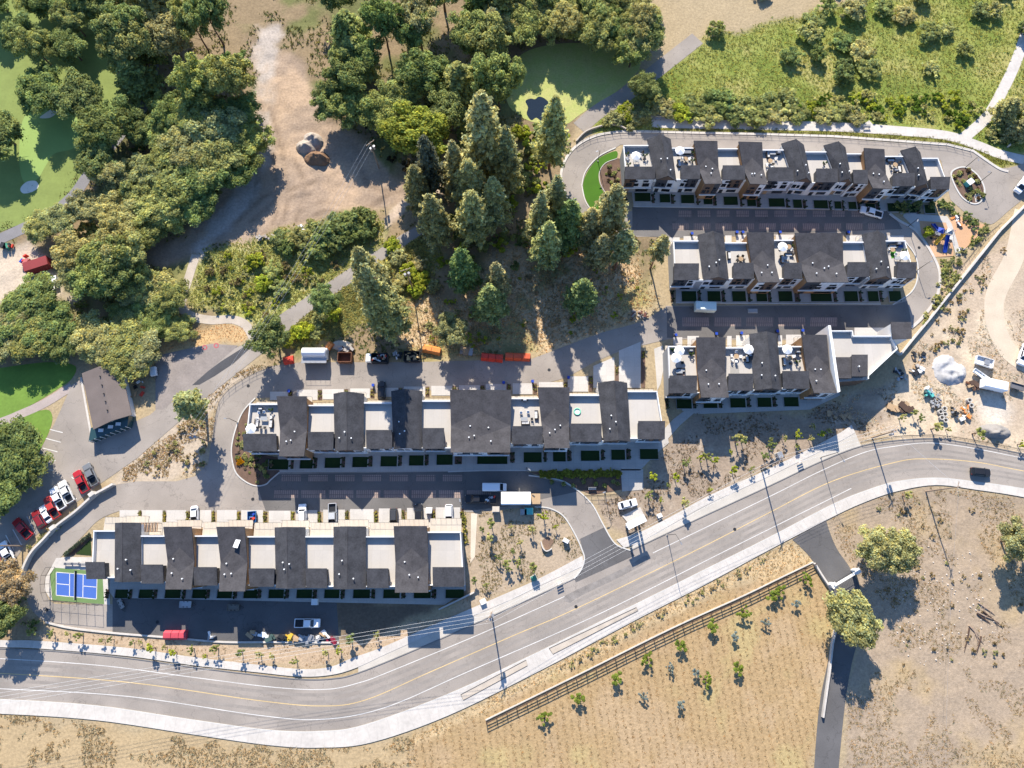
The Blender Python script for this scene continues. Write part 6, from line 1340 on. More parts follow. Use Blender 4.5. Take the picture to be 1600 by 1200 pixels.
x, y = P(84, 461); t = thing('canopy_tent', 'white peaked canopy tent in the left yard', 'tent', (x, y, .03), R(15))
c4 = [(-1.7, -1.5), (1.7, -1.5), (1.7, 1.5), (-1.7, 1.5)]
MB().add([(a, b_, 2.1) for a, b_ in c4] + [(0, 0, 3.0)], [(0, 1, 4), (1, 2, 4), (2, 3, 4), (3, 0, 4)]).build('canopy', fabric_w, t)
for a, b_ in c4: MB().cyl((a, b_), .04, 0, 2.12, 6).build('leg', grey_metal, t)
# ------------------------------------------------------------------ clubhouse
cl = [P(128, 582, 4), P(156, 567, 4), P(190, 586, 4), P(214, 645, 4), P(144, 672, 4)]
cc = (sum(p[0] for p in cl) / 5, sum(p[1] for p in cl) / 5, 0)
t = thing('clubhouse', 'low clubhouse with broad brownish roof and dark green glass front', 'building', cc)
q = [P(125, 585, 4), P(158, 566, 4), P(203, 640, 4), P(144, 672, 4)]
TL_, TR_, BR_, BL_ = P(127, 583, 4), P(186, 566, 4), P(205, 648, 4), P(145, 671, 4); q = [TL_, TR_, BR_, BL_]
MB().prism(shrink(q, .8), -.3, 3.6, False).build('wall', white_wall, t, cc)
rt = [(*TL_, 3.8), (*bil(q, .55, 0), 4.9), (*TR_, 3.8), (*BR_, 3.8), (*bil(q, .55, 1), 4.9), (*BL_, 3.8)]
MB().add(rt + [(a, b_, c_ - .2) for a, b_, c_ in rt], [(0, 5, 4, 1), (1, 4, 3, 2), (6, 7, 10, 11), (7, 8, 9, 10), (0, 1, 7, 6), (1, 2, 8, 7), (3, 4, 10, 9), (4, 5, 11, 10), (2, 3, 9, 8), (5, 0, 6, 11)]).build('roof', mat('club_roof', (.155, .125, .11), .9, .15, 5, .2), t, cc)
for v in (.18, .34, .5, .64, .8): 
    a = bil(q, .5, v); MB().cyl(a, .16, 4.6, 5.15, 8).build('roof_vent', dark_metal, t, cc)
fq = [P(146, 670, 1.5), P(205, 650, 1.5), P(207, 668, 0), P(147, 692, 0)]
MB().prism(fq, -.2, [2.6, 2.6, 2.3, 2.3]).build('glass_front', mat('green_glass', (.03, .07, .075), .2, .1, spec=.6), t, cc)
for k in np.linspace(.04, .96, 8):
    a = lerp(fq[3], fq[2], float(k)); MB().box((a[0], a[1] - .05, 1.2), (.1, .12, 2.5)).build('mullion', white_metal, t, cc)
for u in (.3, .55, .75):
    a = bil(fq, u, .5); MB().box((a[0], a[1], 2.62), (1.2, .8, .12)).build('skylight', white_metal, t, cc)
kerb('clubhouse_strip', W2([(127, 590), (145, 690)]), .5, .2, walkway)
# ------------------------------------------------------------------ roof deck furniture
def parasol():
    t = thing('parasol', '', 'parasol'); n = 8; r_ = 1.3
    vs = [(r_ * math.cos(6.2832 * i / n), r_ * math.sin(6.2832 * i / n), 2.1) for i in range(n)] + [(0, 0, 2.6)]
    MB().add(vs, [(i, (i + 1) % n, n) for i in range(n)] + [tuple(range(n - 1, -1, -1))]).build('canopy', fabric_w, t)
    MB().cyl((0, 0), .03, 0, 2.55, 6).build('pole', grey_metal, t); MB().cyl((0, 0), .3, 0, .08, 10).build('base', dark_metal, t); return t
def round_table():
    t = thing('patio_table', '', 'table'); MB().cyl((0, 0), .62, .68, .73, 16).build('top', timber, t); MB().cyl((0, 0), .05, .04, .68, 6).build('leg', dark_metal, t); MB().cyl((0, 0), .3, 0, .04, 10).build('base', dark_metal, t); return t
def long_table():
    t = thing('patio_table', '', 'table'); MB().bbox(-.8, .8, -.45, .45, .68, .73).build('top', grey_wall, t)
    for x in (-.7, .7):
        for y in (-.36, .36): MB().box((x, y, .34), (.06, .06, .68)).build('leg', dark_metal, t)
    return t
def chair(m, nm):
    t = thing('patio_chair', '', 'chair'); MB().bbox(-.28, .28, -.28, .28, .38, .46).build('seat', m, t); MB().bbox(-.3, -.22, -.28, .28, .46, .95).build('backrest', m, t)
    for s in (1, -1): MB().bbox(-.28, .26, s * .3 - .03, s * .3 + .03, .6, .65).build('armrest', m, t)
    for x in (-.24, .24):
        for y in (-.24, .24): MB().box((x, y, .19), (.04, .04, .38)).build('leg', dark_metal, t)
    return t
def sofa():
    t = thing('patio_sofa', '', 'sofa'); MB().bbox(-.9, .9, -.42, .42, .08, .34).build('base', fabric_d, t); MB().bbox(-.9, .9, .26, .44, .34, .8).build('backrest', fabric_d, t)
    for s in (1, -1): MB().bbox(s * .98 - .08, s * .98 + .08, -.42, .44, .08, .6).build('armrest', fabric_d, t); MB().bbox(s * .44 - .42, s * .44 + .42, -.4, .24, .345, .5).build('cushion', obj_plain, t).color = (.55, .54, .52, 1)
    return t
def bbq():
    t = thing('barbecue', '', 'barbecue'); MB().bbox(-.4, .4, -.28, .28, .1, .85).build('cabinet', dark_metal, t)
    MB().tube([(-.4, 0, .9), (.4, 0, .9)], .28, 10).build('lid', grey_metal, t)
    for s in (1, -1): MB().bbox(s * .62 - .2, s * .62 + .2, -.25, .25, .8, .85).build('side_shelf', dark_metal, t)
    return t
def pot():
    t = thing('potted_plant', '', 'plant'); MB().cyl((0, 0), .2, 0, .45, 10, .26).build('pot', dark_metal, t); mc = PROTO['tuftbush0'][0]; o = mobj('foliage', mc, t, (0, 0, .42)); o.color = (.10, .16, .04, 1); return t
def tub():
    t = thing('hot_tub', '', 'hot tub'); MB().bbox(-1, 1, -.9, .9, 0, .75).build('cabinet', dark_metal, t); MB().bbox(-1.03, 1.03, -.93, .93, .75, .84).build('cover', fabric_g, t); return t
BD = {'parasol': parasol, 'rtable': round_table, 'ltable': long_table, 'wchair': lambda: chair(fabric_w, 'w'), 'dchair': lambda: chair(fabric_d, 'd'), 'sofa': sofa, 'bbq': bbq, 'pot': pot, 'tub': tub}
NM = {'parasol': ('white parasol', 'parasol'), 'rtable': ('round wooden table', 'table'), 'ltable': ('grey patio table', 'table'), 'wchair': ('white patio chair', 'chair'), 'dchair': ('dark patio chair', 'chair'), 'sofa': ('cushioned sofa', 'sofa'), 'bbq': ('barbecue', 'barbecue'), 'pot': ('potted plant', 'plant'), 'tub': ('covered hot tub', 'hot tub')}
def on_deck(deck, items):
    cnt = {}
    for it in items: cnt[it[0]] = cnt.get(it[0], 0) + 1
    for it in items:
        k, px, py = it[:3]; rz = R(it[3]) if len(it) > 3 else 0; x, y = P(px, py, ZDK + .4)
        lab = f'{NM[k][0]} on the {deck}'; many = cnt[k] > 1
        spawn(k, BD[k], lab, NM[k][1], (x, y, ZDK + .005), rz, f'{NM[k][0]}s on the {deck}' if many else None)
on_deck('leftmost roof deck of the middle row', [('wchair', 405, 645, 270), ('wchair', 413, 644, 270), ('wchair', 403, 655, 0), ('wchair', 424, 652, 180), ('ltable', 413, 654), ('sofa', 424, 662, 270), ('dchair', 407, 667, 90), ('dchair', 414, 668, 90), ('bbq', 408, 640), ('pot', 424, 641), ('parasol', 396, 672), ('sofa', 401, 661, 90)])
on_deck('middle row deck right of the widest roof', [('sofa', 821, 661, 180), ('ltable', 819, 655, 0), ('wchair', 814, 645, 270), ('wchair', 825, 644, 270), ('dchair', 831, 655, 180), ('bbq', 820, 626), ('sofa', 838, 648, 270)])
on_deck('leftmost deck of the construction-side row', [('parasol', 1054, 562), ('parasol', 1059, 551), ('sofa', 1064, 578, 0), ('ltable', 1061, 581), ('bbq', 1079, 549), ('dchair', 1066, 567, 200), ('pot', 1080, 554), ('pot', 1051, 547)])
on_deck('second deck of the construction-side row', [('rtable', 1150, 557), ('wchair', 1143, 556, 0), ('wchair', 1150, 550, 270), ('wchair', 1157, 557, 180), ('wchair', 1150, 565, 90), ('wchair', 1144, 563, 45), ('parasol', 1166, 549), ('sofa', 1168, 560, 270), ('bbq', 1172, 556), ('dchair', 1163, 562, 120)])
on_deck('third deck of the construction-side row', [('parasol', 1226, 549), ('sofa', 1225, 565, 90), ('rtable', 1234, 560), ('wchair', 1240, 557, 180), ('wchair', 1229, 557, 0), ('dchair', 1235, 568, 90), ('bbq', 1246, 551), ('pot', 1246, 566), ('dchair', 1242, 562, 160)])
on_deck('deck with the round table in the second row', [('rtable', 1157, 405), ('dchair', 1153, 401, 300), ('dchair', 1160, 401, 240), ('dchair', 1152, 407, 30), ('dchair', 1162, 406, 150), ('dchair', 1157, 409, 90), ('sofa', 1139, 399, 90)])
on_deck('crowded deck left of the wide roof in the second row', [('parasol', 1219, 390), ('rtable', 1232, 386), ('wchair', 1224, 384, 300), ('wchair', 1236, 390, 200), ('sofa', 1222, 405, 90), ('sofa', 1232, 398, 0), ('dchair', 1238, 398, 180), ('ltable', 1228, 404), ('bbq', 1221, 381), ('pot', 1240, 385)])
on_deck('rightmost deck of the second row', [('sofa', 1395, 385, 0), ('rtable', 1394, 391), ('wchair', 1389, 389, 0), ('wchair', 1408, 398, 180), ('bbq', 1403, 382), ('wchair', 1399, 398, 240), ('parasol', 1408, 404), ('pot', 1412, 392), ('dchair', 1406, 411, 90), ('ltable', 1402, 404)])
on_deck('leftmost deck of the topmost row', [('parasol', 992, 249), ('ltable', 994, 252), ('dchair', 982, 238, 0), ('dchair', 1004, 238, 200), ('wchair', 980, 248, 0), ('pot', 979, 242), ('pot', 982, 258), ('pot', 1008, 244), ('dchair', 1006, 249, 180), ('wchair', 1000, 243, 250)])
on_deck('second deck of the topmost row', [('tub', 1073, 236), ('parasol', 1060, 241), ('rtable', 1071, 249), ('wchair', 1066, 248, 0), ('wchair', 1077, 248, 180), ('dchair', 1072, 254, 90), ('pot', 1082, 252), ('sofa', 1061, 255, 90), ('pot', 1083, 240)])
on_deck('deck crowded with wooden tables in the topmost row', [('rtable', 1203, 252), ('ltable', 1207, 240), ('sofa', 1200, 241, 90), ('wchair', 1212, 248, 180), ('wchair', 1198, 258, 0), ('bbq', 1216, 240), ('dchair', 1208, 256, 90), ('wchair', 1206, 261, 90)])
on_deck('topmost row deck with a single plant', [('pot', 1288, 256)])
on_deck('deck with dark seats in the topmost row', [('dchair', 1391, 255, 0), ('dchair', 1405, 254, 180), ('dchair', 1393, 263, 30), ('rtable', 1398, 258), ('sofa', 1406, 264, 270), ('bbq', 1399, 268), ('sofa', 1392, 250, 0)])
def rug(label, pts, m):
    o = sheet('rug', [P(a, b_, ZDK) for a, b_ in pts], ZDK + .012, m, None, False); tag(o, label, 'rug')
rug('brown rug on the leftmost deck of the construction-side row', [(1057, 575), (1070, 575), (1070, 587), (1057, 587)], mat('brown_rug', (.30, .20, .15), .95, .1))
rug('grey rug on the second deck of the construction-side row', [(1141, 571), (1155, 571), (1155, 583), (1141, 583)], mat('grey_rug', (.33, .31, .28), .95, .1))
rug('green artificial turf mat on the rightmost deck of the second row', [(1391, 392), (1399, 390), (1401, 402), (1393, 404)], mat('turf_rug', (.05, .22, .02), .95, .1))
rug('blue mat on the rightmost deck of the second row', [(1402, 378), (1413, 379), (1414, 387), (1404, 387)], mat('blue_rug', (.05, .16, .42), .95, .1))
x, y = P(902, 643, ZDK + .2); n = 24; t = thing('inflatable_pool', 'small round green inflatable pool on a bare deck', 'pool', (x, y, ZDK))
rings = []
for k in range(8):
    a = 6.2832 * k / 8; rr_, zz = .78 + .12 * math.cos(a), .14 + .12 * math.sin(a); rings.append([(rr_ * math.cos(6.2832 * i / n), rr_ * math.sin(6.2832 * i / n), zz) for i in range(n)])
MB().loft(rings + rings[:1], False).build('ring', mat('pool_green', (.20, .62, .42), .4, .05), t, smooth=True); MB().cyl((0, 0), .68, .02, .06, 20).build('water', mat('pool_inside', (.55, .72, .66), .2, .05), t)
x, y = P(371, 845, ZF - .3); t = thing('roof_sheet', 'white sheet lying askew on a creased roof of the court row', 'panel', (x, y, ZF - .62 + .0), R(-14)); t.rotation_euler = (R(-11), 0, R(-14))
MB().bbox(-.55, .55, -1.6, 1.6, .06, .12).build('sheet', white_metal, t); MB().bbox(-.56, .56, -.04, .04, .121, .14).build('strap', grey_metal, t)
# pergola on the court row balcony
x, y = P(235, 824, 4.2); t = thing('pergola', 'brown slatted pergola over a balcony of the court row', 'pergola', (x, y, 2.8))
for k in range(11): MB().box((-1.9 + k * .38, 0, 1.95), (.22, 2.1, .08)).build('slat', dark_timber if k % 2 else mat('pergola_wood', (.26, .15, .08), .8, .2), t)
for s in (1, -1): MB().box((0, s * .95, 1.84), (4.1, .1, .12)).build('beam', dark_timber, t)
for a in (-1.9, 1.9):
    for b_ in (-.95, .95): MB().box((a, b_, .9), (.1, .1, 1.8)).build('post', dark_timber, t)
# wheelie bins
def bin_():
    t = thing('wheeled_bin', '', 'bin'); MB().loft([[(-.24, -.24, .05), (.24, -.24, .05), (.24, .24, .05), (-.24, .24, .05)], [(-.3, -.32, .95), (.3, -.32, .95), (.3, .32, .95), (-.3, .32, .95)]]).build('body', dark_metal, t)
    MB().bbox(-.33, .33, -.36, .34, .95, 1.03).build('lid', plastic_blue, t)
    for s in (1, -1): MB().tube([(s * .3, .3, .12), (s * .36, .3, .12)], .11, 8).build('wheel', tyre_m, t)
    return t
for k, (x, y) in enumerate([(453, 612), (584, 603), (787, 599), (832, 597), (888, 591), (1055, 525), (1118, 523), (1157, 522), (1213, 519), (1252, 518), (1080, 367), (1150, 365), (1159, 365), (1217, 365), (1323, 365)]):
    wx, wy = P(x, y); rw = 'upper street' if y > 580 else 'street above the construction-side row' if y > 500 else 'street above the second row'
    spawn('bin', bin_, f'blue-lidded wheeled bin on the {rw}', 'bin', (wx, wy, .05), R(k * 23 % 40 - 20), f'bins on the {rw}')
# ------------------------------------------------------------------ walls and fences
def wall(name, label, cat, px, w, h, m, seg=None):
    t = None; l_ = W2(px); o = strip_mb(MB(), l_, w, -.4, h).build(name, m); tag(o, label, cat); return o
wall('retaining_wall', 'pale curved retaining wall between parking lot and lane', 'wall', smooth([(181, 757), (165, 766), (150, 775), (122, 800), (93, 822), (72, 844), (55, 862), (45, 880), (39, 898), (37, 915)]), .5, 1.5, walkway)
for x, y in ((149, 773), (89, 825), (33, 907)):
    wx, wy = P(x, y); o = MB().box((wx, wy, .9), (1.3, 1.0, 2.0), R(40)).build('wall_pier', walkway); tag(o, f"pale wall pier {'at the upper end' if x > 140 else 'in the middle' if x > 60 else 'at the lower end'} of the curved retaining wall", 'pier')
wall('boundary_wall', 'long white boundary wall beside the dry slope', 'wall', [(1604, 318), (1560, 362), (1520, 412), (1480, 462), (1450, 500), (1425, 530), (1405, 555), (1392, 545)], .45, .9, walkway)
wall('boundary_wall', 'white wall from the roundabout to the right edge', 'wall', [(1574, 230), (1600, 200), (1640, 150)], .45, 1.1, walkway)
wall('retaining_wall', 'low pale wall above the street bend', 'wall', smooth([(900, 222), (915, 207), (940, 198), (962, 196), (978, 203)]), .3, .7, mat('wall_stone', (.46, .40, .33), .9, .15))
wall('retaining_wall', 'white corner retaining wall at the right end of the court row', 'wall', [(686, 952), (715, 938), (741, 925)], .35, .9, walkway)
wall('retaining_wall', 'low pale wall along the orchard driveway', 'wall', [(1271, 880), (1282, 898), (1294, 916), (1303, 932), (1308, 950), (1306, 975), (1299, 1005), (1294, 1050), (1284, 1120)], .4, .9, walkway)
wall('culvert_wall', 'short curved pale wall above a brown pit on the entrance bank', 'wall', smooth([(845, 846), (848, 856), (854, 861), (862, 857)]), .25, .8, walkway)
sheet('pit_cover', W2([(847, 845), (856, 838), (866, 845), (858, 858), (852, 859)]), .02, mat('brown_tarp', (.20, .13, .09), .9, .2), flat=False)
# gate portal
a, b_ = P(1296, 914), P(1333, 892); mx_ = ((a[0] + b_[0]) / 2, (a[1] + b_[1]) / 2, 0); t = thing('gate', 'white gate portal across the private driveway', 'gate', mx_, math.atan2(b_[1] - a[1], b_[0] - a[0]))
gl = math.hypot(b_[0] - a[0], b_[1] - a[1]) / 2
for s in (1, -1): MB().bbox(s * gl - .5, s * gl + .5, -.5, .5, -.3, 2.3).build('pillar', white_wall, t); MB().bbox(s * gl - .6, s * gl + .6, -.6, .6, 2.3, 2.45).build('pillar_cap', white_metal, t)
MB().bbox(-gl, gl, -.25, .25, 2.452, 2.8).build('lintel', white_wall, t)
for k in range(14): MB().box((-gl + .7 + k * (2 * gl - 1.4) / 13, 0, 1.0), (.04, .04, 1.9)).build('bar', dark_metal, t)
MB().box((0, 0, 1.9), (2 * gl - 1, .06, .06)).build('top_rail', dark_metal, t)
# ranch fence: posts and three rails per bay
fl = W2(smooth([(760, 1128), (905, 1057), (1050, 985), (1160, 935), (1220, 906), (1272, 881)], 8)); pts = along(fl, 2.5); c0 = (pts[0][0], pts[0][1], 0)
t = thing('ranch_fence', 'dark wooden post and rail fence along the orchard', 'fence', c0); post = None; rails = {}
for k, (x, y, an) in enumerate(pts):
    if post is None: post = MB().bbox(-.08, .08, -.08, .08, -.3, 1.45).build('post', dark_timber, t, (0, 0, 0), (x - c0[0], y - c0[1], 0), rz=an)
    else: mobj('post', post.data, t, (x - c0[0], y - c0[1], 0), an)
rail = None
for (a, b_) in zip(pts[:-1], pts[1:]):
    an = math.atan2(b_[1] - a[1], b_[0] - a[0]); c_ = ((a[0] + b_[0]) / 2 - c0[0] + .11 * math.sin(an), (a[1] + b_[1]) / 2 - c0[1] - .11 * math.cos(an), 0)
    for z in (.45, .85, 1.28):
        if rail is None: rail = MB().bbox(-1.25, 1.25, -.025, .025, -.08, .08).build('rail', dark_timber, t, (0, 0, 0), (c_[0], c_[1], z), rz=an)
        else: mobj('rail', rail.data, t, (c_[0], c_[1], z), an)
kerb('fence_kerb', offset_line(fl, .45), .25, .22, walkway)
def mesh_fence(label, px, h, step=2.4, closed=False, name='chain_fence'):
    l_ = W2(px) if not isinstance(px[0], tuple) or True else px; ps = along(l_, step); c0 = (ps[0][0], ps[0][1], 0); t = thing(name, label, 'fence', c0); p0 = None
    for (x, y, an) in ps:
        if p0 is None: p0 = MB().cyl((0, 0), .045, -.2, h, 6).build('post', dark_metal, t, (0, 0, 0), (x - c0[0], y - c0[1], 0))
        else: mobj('post', p0.data, t, (x - c0[0], y - c0[1], 0))
    for z in (.12, h * .5, h - .03): MB().tube([(x, y, z) for x, y, an in ps], .03, 4).build('rail', dark_metal, t, c0)
    return t
mesh_fence('tall dark fence around the sport court', [(86, 886), (78, 900), (77, 920), (83, 938), (120, 941), (163, 945)], 3.4, 2.0)
mesh_fence('guard fence along the topmost street', [(900, 228), (925, 214), (970, 207), (1100, 208), (1300, 213), (1400, 220), (1480, 227), (1520, 238)], 1.3, 2.2)
mesh_fence('dark fence along the outer side of the leftmost street bend', smooth([(333, 690), (336, 655), (343, 627), (357, 609), (378, 594), (400, 582), (425, 573)]), 1.3, 2.0)
mesh_fence('fence along the dry slope below the playground', [(1560, 352), (1540, 368), (1500, 420), (1480, 445), (1460, 478)], 1.4, 2.2)
mesh_fence('railing at the entrance walkway', [(913, 775), (945, 774), (972, 772)], 1.3, 1.6)
mesh_fence('wire guard rail along the curve of the road', [(1345, 690), (1400, 682), (1460, 680), (1500, 685), (1550, 694), (1600, 704), (1680, 720)], 1.1, 2.6)
# court net and benches
a, b_ = cq(.5, -.12), cq(.5, 1.12); t = thing('court_net', 'dark net across the middle of the blue court', 'net', (a[0], a[1], 0))
for p in (a, b_): MB().cyl((p[0] - a[0], p[1] - a[1]), .05, 0, 1.0, 6).build('post', dark_metal, t)
MB().prism([(0, 0), (b_[0] - a[0], b_[1] - a[1]), (b_[0] - a[0] + .02, b_[1] - a[1]), (.02, 0)], .1, .9).build('net', dark_metal, t); MB().tube([(0, 0, .93), (b_[0] - a[0], b_[1] - a[1], .93)], .035, 4).build('tape', white_metal, t)
def bench():
    t = thing('bench', '', 'bench')
    for k in range(4): MB().bbox(-.8, .8, -.22 + k * .12, -.13 + k * .12, .42, .46).build('slat', grey_wall, t)
    for k in range(2): MB().bbox(-.8, .8, .27, .3, .55 + k * .16, .67 + k * .16).build('back_slat', grey_wall, t)
    for s in (1, -1): MB().bbox(s * .65 - .03, s * .65 + .03, -.2, .28, 0, .42).build('leg', dark_metal, t)
    return t
for k, (x, y, lb) in enumerate([(108, 881, 'left bench beside the blue court'), (119, 881, 'middle bench beside the blue court'), (131, 882, 'right bench beside the blue court'), (1353, 200, 'bench on the footpath pad'), (1028, 187, 'bench on the rest pad at the left end of the footpath'), (925, 764, 'white bench in the shaded entrance bed')]):
    wx, wy = P(x, y); spawn('bench', bench, lb, 'bench', (wx, wy, .05), 0, None, 1.2)
# ------------------------------------------------------------------ playground
sheet('playground_pad', W2([(1436, 345), (1478, 348), (1487, 368), (1490, 400), (1455, 402), (1450, 378), (1440, 368)]), .03, mat('rubber_mulch', (.50, .30, .17), .95, .15, 4, .2))
sheet('playground_pad', W2([(1490, 335), (1540, 352), (1520, 378), (1500, 395), (1494, 372), (1482, 345)]), .031, mat('rubber_mulch', (.50, .30, .17), .95))
sheet('playground_walk', W2([(1405, 332), (1480, 338), (1487, 350), (1494, 372), (1502, 398), (1494, 400), (1486, 372), (1478, 348), (1436, 345), (1440, 368), (1425, 352)]), .036, concrete_p)
x, y = P(1468, 370); t = thing('play_structure', 'playground tower with two bright blue slides', 'playground', (x, y, .04), R(-20))
for i, (a, b_) in enumerate(((-1.3, 0), (1.0, .6))):
    MB().bbox(a - .7, a + .7, b_ - .7, b_ + .7, 1.4 + .3 * i, 1.5 + .3 * i).build('platform', grey_metal, t)
    for s in (-.65, .65):
        for u in (-.65, .65): MB().cyl((a + s, b_ + u), .06, 0, 2.9, 6).build('post', dark_metal, t)
    MB().add([(a - .8, b_ - .8, 2.8), (a + .8, b_ - .8, 2.8), (a + .8, b_ + .8, 2.8), (a - .8, b_ + .8, 2.8), (a, b_, 3.5)], [(0, 1, 4), (1, 2, 4), (2, 3, 4), (3, 0, 4)]).build('roof', [plastic_blue, grey_metal][i], t)
def slide(p0, p1, z0):
    rr = []
    for k in range(8):
        u = k / 7; c_ = (p0[0] + (p1[0] - p0[0]) * u, p0[1] + (p1[1] - p0[1]) * u); z = z0 * (1 - u) ** 1.2 + .15; d = Vector((p1[1] - p0[1], -(p1[0] - p0[0]))).normalized()
        rr.append([(c_[0] + d.x * q, c_[1] + d.y * q, z + h) for q, h in ((-.5, .35), (-.4, .35), (-.36, 0), (.36, 0), (.4, .35), (.5, .35), (.4, -.06), (-.4, -.06))])
    return MB().loft(rr)
slide((-1.6, .6), (-2.6, 3.0), 1.5).build('slide', plastic_blue, t); slide((1.0, -.1), (2.0, -4.2), 1.8).build('slide', plastic_blue, t); slide((.2, .2), (-.8, -2.6), 1.6).build('slide', plastic_yellow, t)
for k in range(5): MB().box((-2.4 + k * .4, -.9 - k * .1, .3 + .25 * k), (.5, .08, .06), .3).build('rung', plastic_yellow, t)
MB().tube([(1.8, 1.2, 0), (2.6, 1.8, 2.2), (3.4, 1.2, 0)], .06, 6).build('climbing_arch', plastic_blue, t); MB().cyl((2.6, .4), .5, .4, .5, 12).build('spinner', white_metal, t)
pile('picnic_set', 'picnic furniture at the upper end of the playground walk', 'furniture', 1493, 345, 9, (1.0, 1.6), [dark_metal, fabric_w, plastic_orange], 41, .5, 1.4, .8)
pile('scooters', 'small ride-on toys at the lower end of the playground walk', 'toys', 1502, 390, 4, (.8, .5), [grey_metal, white_metal, dark_metal], 42, .5, 1.0, .6)
shrub(1446, 365, 2.4, 1.6, YELB, 'bright yellow-green bush beside the playground tower', None)
x, y = P(1511, 288); t = thing('transformer_box', 'white and green utility box on the roundabout island', 'utility box', (x, y, .06), R(35)); MB().bbox(-.9, .9, -.7, .7, 0, 1.4).build('cabinet', plastic_teal, t); MB().bbox(-.93, .93, -.73, .73, 1.4, 1.5).build('lid', white_metal, t)
sheet('utility_pad', W2([(1522, 305), (1530, 300), (1534, 312), (1524, 316)]), .07, walkway, flat=False)
# ------------------------------------------------------------------ poles, lamps, wires
def upole(label, px, py, h, arms=1, tr=False, rz=0.0, m=pole_wood):
    x, y = P(px, py); t = thing('utility_pole', label, 'utility pole', (x, y, 0), rz); MB().tube([(0, 0, -.4), (0, 0, h)], [.19, .12], 8).build('pole', m, t)
    for k in range(arms): MB().box((0, .14, h - .5 - k * 1.1), (2.6, .12, .14)).build('crossarm', pole_wood, t)
    for k in (-1.15, -.4, .4, 1.15): MB().cyl((k, .14), .05, h - .43, h - .2, 6).build('insulator', white_metal, t)
    if tr:
        for k in (-.5, .5): MB().cyl((k, -.35), .33, h - 2.9, h - 1.7, 10).build('transformer', grey_metal, t)
    return t, (x, y, h)
poles = {}
for k, a in {'a': ('wooden utility pole with crossarms beside the lower sidewalk', 768, 957, 12, 2, True, R(60)), 'b': ('tall utility pole at the bend of the upper sidewalk', 1189, 731, 13, 1, False, R(60)), 'c': ('utility pole with transformers above the road curve', 1363, 684, 11, 1, True, R(50)),
             'd': ('utility pole on the dry hillside at the road curve', 1447, 768, 13, 1, False, R(70)), 'e': ('utility pole with twin transformers at the dirt clearing', 592, 262, 12, 1, True, R(40)), 'f': ('leaning wooden pole with transformer box in the lane scrub', 645, 452, 13, 1, True, R(20)), 'g': ('utility pole with transformer beside the leftmost street bend', 327, 690, 11, 1, True, R(10)), 'h': ('utility pole at the left edge of the parking lot', 35, 853, 11, 1, False, R(0)), 'i': ('utility pole on the dry hillside below the double tree', 1349, 868, 9, 1, False, R(80))}.items():
    poles[k] = upole(*a)[1]
def wire(label, p, q, off, sag, n=18, r_=.022, m=None):
    mb = MB(); d = Vector((q[0] - p[0], q[1] - p[1], 0)).normalized(); nn = Vector((-d.y, d.x, 0)) * off; pts = []
    for k in range(n + 1):
        u = k / n; pts.append((p[0] + (q[0] - p[0]) * u + nn.x, p[1] + (q[1] - p[1]) * u + nn.y, p[2] - .3 + (q[2] - p[2]) * u - sag * 4 * u * (1 - u)))
    o = mb.tube(pts, r_, 4).build('power_line', m or grey_metal); tag(o, label, 'wire', 'power lines'); return o
farl = (P(-150, 1110)[0], P(-150, 1110)[1], 12)
wire_m = mat('bright_wire', (.55, .54, .52), .5, .05)
for o_ in (-1.15, -.4, .4, 1.15):
    wire('power line along the main road left of the entrance', farl, poles['a'], o_, 1.2, m=wire_m); wire('power line crossing above the entrance', poles['a'], poles['b'], o_, 1.0, m=wire_m); wire('power line along the road towards the curve', poles['b'], poles['c'], o_, .6, m=wire_m)
for o_ in (-1.0, 0, 1.0):
    wire('power line across the dirt clearing and meadow', poles['e'], poles['g'], o_, 2.0, m=wire_m)
wire('service line over the road at the curve', poles['c'], poles['d'], 0, .5, m=wire_m); wire('thin line down the dry hillside', poles['d'], (P(1440, 1190)[0], P(1440, 1190)[1], 9), 0, 1.0, r_=.015)
def lamp(label, px, py, h, rz, arm=2.0):
    def b():
        t = thing('street_lamp', '', 'street lamp'); MB().tube([(0, 0, 0), (0, 0, h)], [.09, .06], 8).build('pole', dark_metal, t); MB().tube([(0, 0, h - .1), (arm * .6, 0, h + .25), (arm, 0, h + .3)], .04, 6).build('arm', dark_metal, t); MB().box((arm + .3, 0, h + .28), (.7, .26, .1)).build('lamp_head', grey_metal, t); MB().cyl((0, 0), .2, 0, .25, 8).build('base', concrete_p, t); return t
    x, y = P(px, py); spawn(f'lamp{h}', b, label, 'street lamp', (x, y, .03), rz)
lamp('street lamp on the boulevard right of the entrance', 1042, 836, 9, R(-62)); lamp('street lamp on the boulevard before the road curve', 1282, 715, 9, R(-60))
lamp('short street lamp at the shaded walk corner near the entrance', 822, 734, 5, R(-40), .6); lamp('short street lamp at the right end of the court row', 722, 790, 5, R(100), .6); lamp('short street lamp beside the entrance bed', 945, 770, 5, R(200), .6); lamp('short street lamp inside the second row bend', 1432, 423, 5, R(20), .6); lamp('short street lamp near the playground', 1418, 355, 5, R(240), .6); lamp('short street lamp on the crescent lawn', 934, 252, 5, R(200), .6); lamp('short street lamp above the roundabout', 1508, 262, 5, R(270), .6); lamp('short street lamp below the roundabout', 1530, 285, 5, R(180), .6); lamp('short street lamp at the leftmost bed kerb', 371, 660, 5, R(180), .6)
